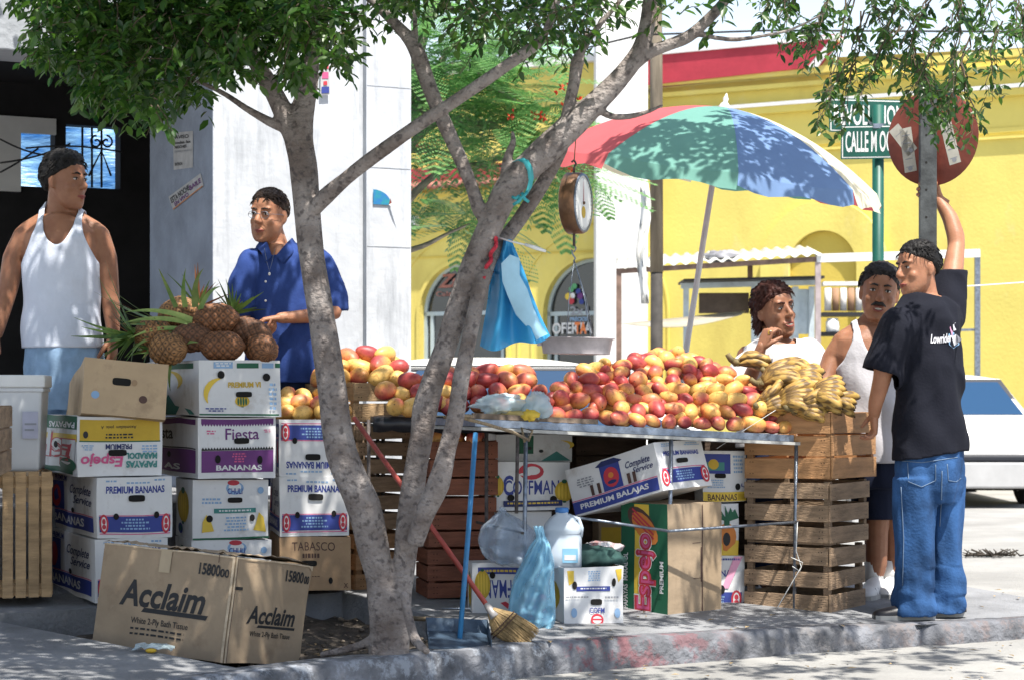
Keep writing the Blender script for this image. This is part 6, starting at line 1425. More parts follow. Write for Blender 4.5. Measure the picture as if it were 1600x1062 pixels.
def spray(p,d,L,n,ls=.058,r=rl_,twig=True,thin=.0025):
    d=d.normalized(); pts=[p+d*(L*i/4)+Vector((0,0,-.10*L*(i/4)**2))+rv(r)*.006 for i in range(5)]
    if twig: tw.tube(pts,[thin*(1-.15*i) for i in range(5)],m_twig,4,cap=False)
    for i in range(n):
        u=(i+.5)/n; k=min(3,int(u*4)); q=pts[k].lerp(pts[k+1],u*4-k); side=Vector((-d.y,d.x,0)) if abs(d.z)<.9 else Vector((1,0,0)); side.normalize()
        dd=d*.55+side*(1 if i%2 else -1)*r.uniform(.5,1)+rv(r)*.45+Vector((0,0,-.35)); s=ls*r.uniform(.7,1.2); LV.leaf(q,dd,Vector((0,-.15,1))+rv(r)*.7,s,s*.52)
def region(shapes,count,Y0,Y1,n=9,L=.17,ls=.058,down=.3,cond=None):
    tot=sum(s[2]*s[3] for s in shapes); 
    for s in shapes:
        k=int(count*s[2]*s[3]/tot)
        for _ in range(k):
            while True:
                a,b=rl_.uniform(-1,1),rl_.uniform(-1,1)
                if a*a+b*b<1: break
            px,py=s[0]+a*s[2],s[1]+b*s[3]; Y=rl_.uniform(Y0,Y1)*(1)
            d=rv(rl_)+Vector((0,-.2,-down)); q=P(px,py,Y); spray(q,d,L*rl_.uniform(.7,1.2),n,ls,twig=rl_.random()<.5)
# left crown: lobed edge
region([(250,-30,185,100),(130,40,75,50),(75,-15,40,35),(200,85,70,50),(330,65,60,40),(430,0,95,42),(285,135,32,26),(150,110,36,30),(238,150,26,18),(505,45,38,34),(205,155,24,14),(88,75,24,24),(415,35,60,38),(300,20,100,55),(180,100,55,40),(520,75,22,24),(465,85,30,22),(360,105,20,18)],2000,7.2,8.8,9,.120,.050)
region([(560,-40,140,55),(700,-20,110,38),(800,5,90,40),(860,45,45,32),(770,40,35,22),(920,20,40,32),(900,-20,80,40)],330,7.3,8.4,8,.14,.048)
region([(1040,5,18,16),(1125,30,8,16),(1060,20,20,14),(1085,-20,90,20)],26,7.7,8.2,6,.12)
# right drooping sprays with visible twigs
rs=[(1300,-10,1262,100),(1330,-10,1300,150),(1350,20,1310,190),(1420,-20,1360,110),(1400,40,1330,165),(1450,-10,1400,120),(1480,40,1420,160),(1500,-10,1480,150),(1520,60,1470,190),(1550,-20,1530,90),(1560,30,1545,150),(1590,-10,1600,110),(1240,-10,1225,60),(1210,-20,1195,40),(1380,-20,1440,60),(1430,60,1440,180),(1500,100,1510,200),(1330,100,1285,195),(1570,60,1590,60),(1450,120,1480,200),(1280,40,1250,75),(1400,90,1470,150),(1360,-10,1380,60),(1480,-20,1520,40)]
for (x0,y0,x1,y1) in rs:
    for rep in range(3):
        Y=rl_.uniform(8.1,8.9); a=P(x0+rl_.uniform(-10,10),y0,Y); b_=P(x1+rl_.uniform(-12,12),y1+rl_.uniform(-10,5),Y-.15); k=7
        pts=[a.lerp(b_,i/k)+Vector((0,0,.03*math.sin(3.14*i/k)))+rv(rl_)*.012 for i in range(k+1)]; tw.tube(pts,[.004*(1-.1*i) for i in range(k+1)],m_twig,4,cap=False)
        for i in range(1,k+1): spray(pts[i],(b_-a)+rv(rl_)*(b_-a).length*.9,.07*rl_.uniform(.7,1.2),4,.044,twig=True,thin=.0016)
# the rest of the crown, above the frame: it shades the stand
print('visible leaves', len(LV.v)//7)
def over(cx,cy,cz,rx,ry,rz,k,ls=.085):
    for _ in range(k):
        v=rv(rl_).normalized()*rl_.uniform(.3,1)**.5; q=Vector((cx+v.x*rx,cy+v.y*ry,cz+v.z*rz)); spray(q,rv(rl_)+Vector((0,0,-.2)),.22,9,ls,twig=False)
OVER=[(1.40,9.62,3.95,.75,.36,.3,110),(1.9,9.6,4.1,.5,.4,.2,25),(-1.9,8.3,3.3,1.2,.8,.35,200),(-.2,8.3,3.5,.9,.8,.4,130),(0.3,6.2,3.3,1.6,.9,.4,240),(-2.6,7.4,3.5,1.0,1.5,.55,300),(-1.5,7.2,3.6,1.0,1.6,.6,330),(-.4,7.0,3.7,1.0,1.6,.6,300),(.5,7.3,3.8,.9,1.3,.5,130),(1.2,8.0,3.85,.8,.8,.4,45),(-2.5,9.2,3.9,1.2,.9,.5,190),(-1.0,9.0,4.0,1.0,.7,.45,120),(-.6,5.8,3.5,1.7,1.0,.5,230),(1.3,6.3,3.9,1.1,.8,.5,110),(2.3,7.3,3.9,.7,.7,.4,55)]
for o_ in OVER: over(*o_)
me=bpy.data.meshes.new('crown'); me.from_pydata([tuple(Vector(v)-f0) for v in LV.v],[],LV.f); me.materials.append(m_leaf); me.polygons.foreach_set('use_smooth',[True]*len(LV.f))
o=bpy.data.objects.new('crown',me); COL.objects.link(o); o.parent=fr; print('leaves',len(LV.v)//7)
tw.v=[tuple(Vector(v)-f0) for v in tw.v]; tw.build('twigs',fr,fixn=False)

# ================================================================ FEATHERY FLAME TREE BEHIND
YF=15.0; ft=empty('flame_tree',(P(590,0,YF).x,YF,-.13)); tag(ft,'feathery flame tree with red blossoms between the white pillar and yellow facade','tree'); t0=Vector(ft.location)
m_fb=M('flame_tree_bark',(.30,.26,.22),.9,.3,12); mb=MB()
limb(mb,[(590,640,60,YF),(590,500,50,YF),(600,400,44,YF),(610,300,36,YF),(630,180,26,YF),(660,60,18,YF),(700,-60,12,YF)],m_fb,10)
for pts in ([(600,360,20),(650,300,12),(700,262,9),(760,255,6),(800,240,4)],[(605,320,20),(640,230,14),(700,185,9),(760,195,6),(840,170,3)],[(612,280,20),(660,150,14),(720,100,9),(790,150,6),(850,180,4)],[(620,230,16),(700,80,9),(770,60,5),(830,80,3)],[(605,400,12),(660,385,8),(700,365,5),(735,350,3)],[(640,235,10),(700,240,6),(760,262,4),(845,245,3)],[(650,170,10),(720,190,6),(800,190,3)]):
    limb(mb,[(*q,YF) for q in pts],m_fb,6)
a_=mb; mb.v=[tuple(Vector(v)-t0) for v in mb.v]; mb.build('trunk',ft,fixn=False)
m_fl=leafmat('flame_tree_leaf',(.08,.20,.07),(.22,.38,.14),.45); FV=Leaves(); rf=random.Random(9)
def frond(p,d,L):
    d=d.normalized(); side=d.cross(Vector((0,0,1))); side=side.normalized() if side.length>.1 else Vector((1,0,0)); up=side.cross(d); b0=len(FV.v)
    for i in range(11):
        u=.12+.88*i/11; q=p+d*(L*u)+Vector((0,0,-.22*L*u*u)); pl_=L*.30*(math.sin(math.pi*(u*.85+.1)))
        for s in (-1,1):
            pd=(side*s+d*.45+Vector((0,0,-.15))).normalized(); w=.0065
            for j in range(8):
                c=q+pd*(pl_*(j+.4)/8); e=pd.cross(up).normalized()
                ll=.020
                FV.v+=[tuple(c-pd*w),tuple(c+e*ll),tuple(c+pd*w),tuple(c-e*ll)]; b=len(FV.v)-4; FV.f.append((b,b+1,b+2,b+3))
for (cx,cy,rx,ry,k) in ((700,120,70,70,42),(760,70,80,35,22),(690,210,50,50,22),(780,190,60,60,34),(850,170,50,50,18),(700,60,60,60,26),(900,270,30,16,6),(720,350,42,14,9),(830,240,50,30,14),(760,300,40,25,10),(680,300,30,25,4),(650,20,40,50,10)):
    for _ in range(int(k*1.9)):
        a,b=rf.uniform(-1,1),rf.uniform(-1,1); q=P(cx+a*rx,cy+b*ry,YF+rf.uniform(-.8,.8)); frond(q,Vector((rf.uniform(-.6,1.2),rf.uniform(-.8,.8),rf.uniform(-.5,.25))),rf.uniform(.38,.6))
me=bpy.data.meshes.new('crown'); me.from_pydata([tuple(Vector(v)-t0) for v in FV.v],[],FV.f); me.materials.append(m_fl); o=bpy.data.objects.new('crown',me); COL.objects.link(o); o.parent=ft
mb=MB(); m_ff=M('flame_flower',(.62,.05,.025),.6,.3,30,island=.3)
for (cx,cy,rx,ry,k) in ((885,150,20,18,6),(840,182,14,5,4),(800,175,10,8,2),(870,262,26,8,4),(910,205,12,6,2),(830,262,20,10,3),(905,185,10,12,4)):
    for _ in range(k):
        q=P(cx+rf.uniform(-rx,rx),cy+rf.uniform(-ry,ry),YF-.7)-t0
        for j in range(7): v=rv(rf).normalized(); e=v.cross(rv(rf)).normalized(); mb.add([q,q+v*.022+e*.010,q+v*.038,q+v*.022-e*.010],[(0,1,2,3)],m_ff)
mb.build('blossoms',ft,fixn=False)
# ================================================================ PEOPLE
def skin(name,c,c2):
    m=M(name,c,.5,.1,14,.08,120,col2=c2,spec=.35); t,b=mnode(m); b.inputs['Subsurface Weight'].default_value=.16; b.inputs['Subsurface Radius'].default_value=(1,.3,.15); b.inputs['Subsurface Scale'].default_value=.01; return m
m_sk1=skin('skin_tan',(.30,.145,.085),(.36,.18,.105)); m_sk2=skin('skin_brown',(.25,.11,.062),(.32,.15,.085)); m_sk3=skin('skin_warm',(.33,.15,.085),(.40,.19,.11))
m_lip=M('lip',(.24,.06,.05),.45,.1); m_hair=M('hair_black',(.010,.009,.009),.6,.3,60,.15,60,stretch=(1,1,.3),spec=.25); m_hairb=M('hair_reddish_brown',(.045,.014,.010),.6,.4,50,.15,60,stretch=(1,1,.3),spec=.25); m_hairw=M('hair_wet_brown',(.035,.020,.013),.5,.4,60,.15,60,spec=.3)
m_hairg=M('hair_dark_greying',(.022,.019,.019),.6,.6,70,.15,60,spec=.25)
m_eyew=M('eye_white',(.55,.52,.5),.25,.02); m_iris=M('eye_dark',(.015,.01,.008),.2,.1); m_teeth=M('teeth',(.55,.52,.46),.3,.02)
def loft(mb,rings,n=20,m=None):
    """rings: (centre, rx, ry, yaw deg) stacked; closed"""
    vs=[]
    for c,rx,ry,yw in rings:
        a0=R(yw)
        for k in range(n):
            a=2*math.pi*k/n; x,y=rx*math.cos(a),ry*math.sin(a); vs.append((c[0]+x*math.cos(a0)-y*math.sin(a0),c[1]+x*math.sin(a0)+y*math.cos(a0),c[2]))
    k=len(rings); mb.add(vs,[(i*n+j,i*n+(j+1)%n,(i+1)*n+(j+1)%n,(i+1)*n+j) for i in range(k-1) for j in range(n)]+[tuple(range(n)),tuple((k-1)*n+j for j in range(n))],m or m_sk1,True)
def chain(mb,pts,rad,m=None,sub=3):
    pts=[Vector(p) for p in pts]; P3=[];R3=[]
    for i in range(len(pts)-1):
        p0=pts[max(i-1,0)];p1=pts[i];p2=pts[i+1];p3=pts[min(i+2,len(pts)-1)]
        for j in range(sub):
            u=j/sub; P3.append(p1.lerp(p2,u)*.6+.4*(.5*((2*p1)+(-p0+p2)*u+(2*p0-5*p1+4*p2-p3)*u*u+(-p0+3*p1-3*p2+p3)*u**3))); R3.append(rad[i]*(1-u)+rad[i+1]*u)
    P3.append(pts[-1]);R3.append(rad[-1]); mb.tube(P3,R3,m or m_sk1,14); mb.ball(P3[0],R3[0],m or m_sk1,12); mb.ball(P3[-1],R3[-1],m or m_sk1,12)
def head_pieces(mb,T,sc=1.,jaw=1.,smile=0.,nose=1.):
    A=lambda v:T@(Vector(v)*sc)
    def L_(r): 
        n=20; vs=[]
        for z,cy,rx,ry in r:
            for k in range(n): a=2*math.pi*k/n; vs.append(A((rx*math.cos(a),cy+ry*math.sin(a),z)))
        k=len(r); mb.add(vs,[(i*n+j,i*n+(j+1)%n,(i+1)*n+(j+1)%n,(i+1)*n+j) for i in range(k-1) for j in range(n)]+[tuple(range(n)),tuple((k-1)*n+j for j in range(n))],m_sk1,True)
    def B_(c,r): 
        if not hasattr(r,'__len__'): r=(r,r,r)
        mb.ball((0,0,0),1,m_sk1,14,T@Matrix.Scale(sc,4)@Matrix.Translation(c)@Matrix.Diagonal((*r,1)))
    L_([(-.121,-.056,.020,.018),(-.116,-.054,.032*jaw,.030),(-.098,-.043,.046*jaw,.048),(-.075,-.030,.056*jaw,.062),(-.045,-.017,.063*jaw,.074),(-.015,-.006,.069,.084),(.02,.0,.072,.089),(.05,.003,.073,.091)])
    B_((0,.012,.030),(.0755,.095,.087)); B_((0,-.045,.045),(.058,.045,.045))
    for s in (-1,1):
        B_((s*.037,-.062,-.028),(.024,.020,.022)); B_((s*.030,-.078,.034),(.024,.012,.0075)); B_((s*.031,-.072,.008),(.017,.014,.012))
        B_((s*.077,.012,-.004),(.009,.018,.030)); B_((s*.076,.006,-.026),(.008,.010,.012)); B_((s*.011,-.102,-.028),(.0085,.010,.0075*nose))
    a=lambda v,w:None
    mb.tube([A((0,-.084,.026)),A((0,-.094,.004)),A((0,-.108*1.0,-.016)),A((0,-.112,-.026))],[.009*sc,.010*sc,.0125*sc*nose,.0135*sc*nose],m_sk1,12); B_((0,-.108,-.025),.0135*nose)
    B_((0,-.090,-.060),(.026+.008*smile,.010,.0062)); B_((0,-.088,-.074),(.022+.006*smile,.011,.0075)); B_((0,-.080,-.104),(.020,.014,.015)); B_((0,-.080,-.066),(.032,.014,.022))
    mb.tube([A((0,.02,-.02)),A((0,.03,-.10)),A((0,.035,-.16))],[.054*sc,.052*sc,.056*sc],m_sk1,16)
def head_T(c,yaw,pitch=0,roll=0): return Matrix.Translation(c)@Matrix.Rotation(R(yaw),4,'Z')@Matrix.Rotation(R(pitch),4,'X')@Matrix.Rotation(R(roll),4,'Y')
def hair_mesh(root,T,mat,sc=1.,front=.055,side=-.01,back=-.08,h=.010,tuft=.006,brow=True,mous=False,long=0.,seed=0,fy=-.03,parting=0.):
    mb=MB(); n,hh=96,64; vs=[]; 
    for i in range(hh+1):
        ph=math.pi*i/hh
        for j in range(n):
            a=2*math.pi*j/n; d=Vector((math.sin(ph)*math.cos(a),math.sin(ph)*math.sin(a),-math.cos(ph)))
            p=Vector((0,.012,.030))+Vector((d.x*.0755,d.y*.095,d.z*.087))
            if p.z<0: # follow the neck and jaw instead of the ellipsoid bottom
                p.z=.03+(p.z-.03)*(1.15+long); p.x*= 1+.10*min(1,-p.z/.06); 
            # hairline height as a function of how far forward the point is
            f=max(0,min(1,(.012+fy*0-p.y+.0)/.09))         # 0 at the ears, 1 at the forehead
            g=max(0,min(1,(p.y-.012)/.09))
            line=side+(front-side)*(f**.7)+(back-side)*g - (long*.05*g)
            line+= .006*noise.noise(Vector((a*5,seed,0)))
            m_=max(0,min(1,(p.z-line)/.010+.5)); up=.35+.65*max(0,min(1,(p.z-line)/.045)); tf=noise.noise(Vector((d.x*9,d.y*9,d.z*5+seed)))+.6*noise.noise(Vector((d.x*24,d.y*24,d.z*9+seed)))
            off=(h*up+tuft*tf*up+ (h*.6 if p.z>.08 else 0)+.35*h*long)*m_-.012*(1-m_)
            vs.append(T@((p+d*off)*sc))
    mb.add(vs,[(i*n+j,i*n+(j+1)%n,(i+1)*n+(j+1)%n,(i+1)*n+j) for i in range(hh) for j in range(n)],mat,True)
    rr=random.Random(seed)
    # locks that break the outline
    for _ in range(420):
        a=rr.uniform(0,6.28); ph=rr.uniform(.42,1.)*math.pi; d=Vector((math.sin(ph)*math.cos(a),math.sin(ph)*math.sin(a),-math.cos(ph)))
        p=Vector((0,.012,.030))+Vector((d.x*.0755,d.y*.095,d.z*.087)); f=max(0,min(1,(.012-p.y)/.09)); g=max(0,min(1,(p.y-.012)/.09)); line=side+(front-side)*(f**.7)+(back-side)*g+.012
        if p.z<line: continue
        tdir=(Vector((0,.2,-1)) if not long else Vector((0,.1,-1)))+rv(rr)*.8; tdir=(tdir-d*tdir.dot(d)).normalized(); l=rr.uniform(.015,.032)*(1+long*.5)
        q=p+d*(h*.9); mb.tube([T@(q*sc),T@((q+d*(tuft*.9)+tdir*l*.5)*sc),T@((q+d*tuft*.4+tdir*l)*sc)],[.0026*sc,.0022*sc,.0006],mat,4)
    if long:  # hair over the nape
        for k in range(130):
            a=rr.uniform(.0,3.14); x=.070*math.cos(a); y=.02+.075*math.sin(a); z=rr.uniform(-.06,.01)
            mb.tube([T@(Vector((x,y,z))*sc),T@(Vector((x*1.08,y*1.08+.006,z-.04*long))*sc),T@(Vector((x*1.2+rr.uniform(-.01,.01),y*1.2+.012,z-.075*long))*sc)],[.007*sc,.0065*sc,.002*sc],mat,6)
    if brow:
        for s in (-1,1): mb.tube([T@(Vector(q)*sc) for q in ((s*.012,-.0925,.029),(s*.028,-.0915,.034),(s*.046,-.078,.030))],[.0038*sc,.0045*sc,.0022*sc],mat,6)
    if mous: mb.tube([T@(Vector(q)*sc) for q in ((-.030,-.086,-.055),(-.014,-.100,-.046),(0,-.104,-.045),(.014,-.100,-.046),(.030,-.086,-.055))],[.003*sc,.0075*sc,.008*sc,.0075*sc,.003*sc],mat,7)
    return mb.build('hair',root,fixn=False)
def eyes(root,T,sc=1.,smile=False,lid=None):
    for s in (-1,1):
        mb=MB(); c=Vector((s*.031,-.0815,.008)); mb.ball((0,0,0),1,m_eyew,12,T@Matrix.Scale(sc,4)@Matrix.Translation(c)@Matrix.Diagonal((.0125,.0065,.0055,1)))
        mb.ball((0,0,0),1,m_iris,10,T@Matrix.Scale(sc,4)@Matrix.Translation(c+Vector((0,-.0042,0)))@Matrix.Diagonal((.0056,.0032,.0054,1)))
        mb.tube([T@(Vector(q)*sc) for q in ((s*.018,-.0865,.0115),(s*.031,-.0905,.0145),(s*.045,-.082,.0105))],[.0014*sc,.0019*sc,.0013*sc],m_iris,5); mb.build('eye',root)
    mb=MB()
    if smile:
        mb.tube([T@(Vector(q)*sc) for q in ((-.022,-.086,-.061),(-.011,-.0935,-.067),(0,-.0955,-.068),(.011,-.0935,-.067),(.022,-.086,-.061))],[.002*sc,.0052*sc,.0058*sc,.0052*sc,.002*sc],m_teeth,8,flat=.7)
        mb.tube([T@(Vector(q)*sc) for q in ((-.030,-.085,-.057),(-.014,-.0965,-.0755),(0,-.099,-.0775),(.014,-.0965,-.0755),(.030,-.085,-.057))],[.002*sc,.004*sc,.0045*sc,.004*sc,.002*sc],m_lip,7)
        mb.tube([T@(Vector(q)*sc) for q in ((-.030,-.085,-.056),(-.012,-.0975,-.0590),(0,-.0995,-.0590),(.012,-.0975,-.0590),(.030,-.085,-.056))],[.0018*sc,.003*sc,.0034*sc,.003*sc,.0018*sc],m_lip,7)
    else:
        mb.tube([T@(Vector(q)*sc) for q in ((-.024,-.090,-.066),(-.012,-.0985,-.063),(0,-.1005,-.064),(.012,-.0985,-.063),(.024,-.090,-.066))],[.0015*sc,.0038*sc,.0042*sc,.0038*sc,.0015*sc],m_lip,7)
        mb.tube([T@(Vector(q)*sc) for q in ((-.022,-.089,-.068),(0,-.0995,-.074),(.022,-.089,-.068))],[.0015*sc,.0046*sc,.0015*sc],m_lip,7)
    mb.build('mouth',root)
def hand_pieces(w,d,pn,curl=.5,side=1,sc=1.,thumb_out=.6,spread=.10):
    """w wrist, d direction of the hand, pn palm normal (palm side); side=+1 thumb on d x pn side. returns verts, faces"""
    d=Vector(d).normalized(); pn=Vector(pn); pn=(pn-d*pn.dot(d)).normalized(); x=d.cross(pn)*side; mb=MB()
    F=lambda a,b,c: Vector(w)+(x*a+d*b+pn*c)*sc
    n=14
    def pal(rows):
        vs=[]
        for b,hw,th,ox in rows:
            for k in range(n): a=2*math.pi*k/n; vs.append(F(ox+hw*math.copysign(abs(math.cos(a))**.7,math.cos(a)),b,th*math.copysign(abs(math.sin(a))**.8,math.sin(a))))
        k=len(rows); mb.add(vs,[(i*n+j,i*n+(j+1)%n,(i+1)*n+(j+1)%n,(i+1)*n+j) for i in range(k-1) for j in range(n)]+[tuple(range(n)),tuple((k-1)*n+j for j in range(n))],m_sk1,True)
    pal([(-.045,.024,.020,0),(-.01,.026,.018,0),(.02,.034,.0175,0),(.055,.040,.0155,0),(.085,.040,.0125,0),(.094,.036,.009,0)])
    for i,(ox,l) in enumerate(((.031,.072),(.0105,.080),(-.0105,.075),(-.031,.060))):
        b=.086-(.006 if i==3 else 0); p=F(ox,b,0); dirv=(d+x*(ox*spread*14)).normalized(); ang=0; pts=[F(ox*.9,.06,0),p]; cc=curl*(1+.12*i)
        for k,seg in enumerate((.45,.31,.24)):
            ang+=cc*(.55,.75,.55)[k]; v=(dirv*math.cos(ang)+pn*math.sin(ang)); p=p+v*(l*seg*sc); pts.append(p)
        mb.tube(pts,[.0098*sc,.0098*sc,.0088*sc,.0080*sc,.0066*sc],m_sk1,10); mb.ball(pts[-1],.0068*sc,m_sk1,8)
    p=F(.026,.018,.006); v1=(x*.75*thumb_out+d*.75+pn*.35).normalized(); v2=(x*.35*thumb_out+d*.9+pn*.45*(curl+.4)).normalized()
    pts=[F(.018,.005,.004),p,p+v1*.034*sc,p+v1*.034*sc+v2*.030*sc,p+v1*.034*sc+v2*.052*sc]; mb.tube(pts,[.014*sc,.0145*sc,.0115*sc,.0105*sc,.0078*sc],m_sk1,10); mb.ball(pts[-1],.008*sc,m_sk1,8)
    a,f,nr=baked(mb,.0034,2,.4); return a,f
def body_mesh(root,mb,skinm,hands,lips=None,voxel=.0065):
    a,f,nr=baked(mb,voxel,3,.5); out=MB(); out.add([Vector(v) for v in a],f,skinm,True)
    for (ha,hf) in hands: out.add([Vector(v) for v in ha],hf,skinm,True)
    return out.build('body',root,fixn=False),a,f,nr
def garment(name,root,mb,mat,cut,voxel=.009,wr=.010,ws=(7,7,3.5),folds=None,seed=0,solid=.004,smooth=4,label=None):
    """union of loose pieces, cut open at neck, cuffs and hem, with folds"""
    a,f,nr=baked(mb,voxel,smooth,.5); sd=Vector((seed*7.7,0,0)); vs=[]
    for p,n_ in zip(a,nr):
        q=Vector((p[0]*ws[0],p[1]*ws[1],p[2]*ws[2]))+sd
        w=wr*(noise.noise(q)+.5*noise.noise(q*2.1)); w+= wr*.9*(1-abs(noise.noise(q*1.3+Vector((3,1,2))))*4) *.35
        if folds: w+=folds(Vector(p))
        vs.append(Vector(p)+Vector(n_)*w)
    keep=[fc for fc in f if all(cut(a[i]) for i in fc)]
    used=sorted({i for fc in keep for i in fc}); mp={i:k for k,i in enumerate(used)}
    ec={}
    for fc in keep:
        for k in range(len(fc)):
            e=(fc[k],fc[(k+1)%len(fc)]); e=(min(e),max(e)); ec[e]=ec.get(e,0)+1
    nb={}
    for (p_,q_),c_ in ec.items():
        if c_==1: nb.setdefault(p_,[]).append(q_); nb.setdefault(q_,[]).append(p_)
    for _ in range(10):
        new={i:(vs[i]*.4+sum((vs[j] for j in js),Vector())*(.6/len(js))) for i,js in nb.items()}
        for i,v in new.items(): vs[i]=v
    out=MB(); out.add([vs[i] for i in used],[tuple(mp[i] for i in fc) for fc in keep],mat,True)
    o=out.build(name,root,fixn=False,solid=solid); 
    if label: o['label']=label
    return o
def fabm(name,c,**k): 
    kw=dict(rough=.9,var=.06,scale=5,bump=.12,bscale=90,spec=.2); kw.update(k); return M(name,c,**kw)
m_wtank=fabm('white_cotton',(.60,.64,.74)); m_wtank2=fabm('grey_white_cotton',(.50,.49,.52)); m_wtee=fabm('white_tee',(.72,.70,.70)); m_den=fabm('light_denim',(.24,.36,.52),var=.2,scale=8); m_jean=fabm('blue_denim',(.028,.080,.20),var=.45,scale=5,bump=.2)
m_bshirt=fabm('royal_blue_cotton',(.028,.058,.21),var=.12); m_blk=fabm('black_cotton',(.009,.010,.017)); m_navy=fabm('navy_cotton',(.012,.016,.035)); m_dj=fabm('dark_denim',(.02,.035,.085))
m_shoe=M('white_leather',(.60,.60,.60),.5,.1,8); m_sole=M('shoe_sole',(.35,.35,.34),.7,.1); m_shoeb=M('black_leather',(.02,.02,.025),.4,.2)
def shoe(root,toe,heel,m,w=.047,h=.075,name='shoe',stripe=None):
    toe,heel=Vector(toe),Vector(heel); d=(toe-heel); L=d.length; d.normalize(); x=Vector((-d.y,d.x,0)).normalized(); mb=MB(); n=16; vs=[]
    st=[(0,.6,.8,.0),(.06,.82,1.0,.0),(.25,.85,1.15,0),(.42,.85,1.0,0),(.6,.98,.72,0),(.8,1.0,.58,0),(.94,.8,.45,0),(1.,.45,.3,0)]
    for u,ww,hh,_ in st:
        for k in range(n):
            a=2*math.pi*k/n; c=heel+d*(L*u); zz=max(0,math.sin(a)); vs.append(c+x*(w*ww*math.copysign(abs(math.cos(a))**.8,math.cos(a)))+Vector((0,0,.012+h*hh*zz**.8 if zz>0 else .004)))
    k=len(st); mb.add(vs,[(i*n+j,i*n+(j+1)%n,(i+1)*n+(j+1)%n,(i+1)*n+j) for i in range(k-1) for j in range(n)]+[tuple(range(n)),tuple((k-1)*n+j for j in range(n))],m,True)
    vs=[]
    for u,ww,_,_ in st:
        for z in (0,.022):
            for s in (-1,1): vs.append(heel+d*(L*u)+x*(s*(w*ww+.004))+Vector((0,0,z)))
    fs=[]
    for i in range(k-1): a=4*i;b=4*(i+1); fs+=[(a,b,b+1,a+1),(a+2,a+3,b+3,b+2),(a,a+2,b+2,b),(a+1,b+1,b+3,a+3)]
    fs+=[(0,1,3,2),(4*k-4,4*k-3,4*k-1,4*k-2)]; mb.add(vs,fs,m_sole)
    if stripe:
        for u in (.35,.5,.62):
            c=heel+d*(L*u)
            for s in (-1,1): mb.tube([c+x*(s*(w*.9+.002))+Vector((0,0,.02)),c+d*.012+x*(s*w*.72)+Vector((0,0,.055))],.005,stripe,5)
        for u in (.45,.52,.59,.66): c=heel+d*(L*u); mb.tube([c-x*.018+Vector((0,0,.012+h*.86-(u-.45)*.16)),c+x*.018+Vector((0,0,.012+h*.86-(u-.45)*.16))],.0035,m_grey,5)
    return mb.build(name,root)

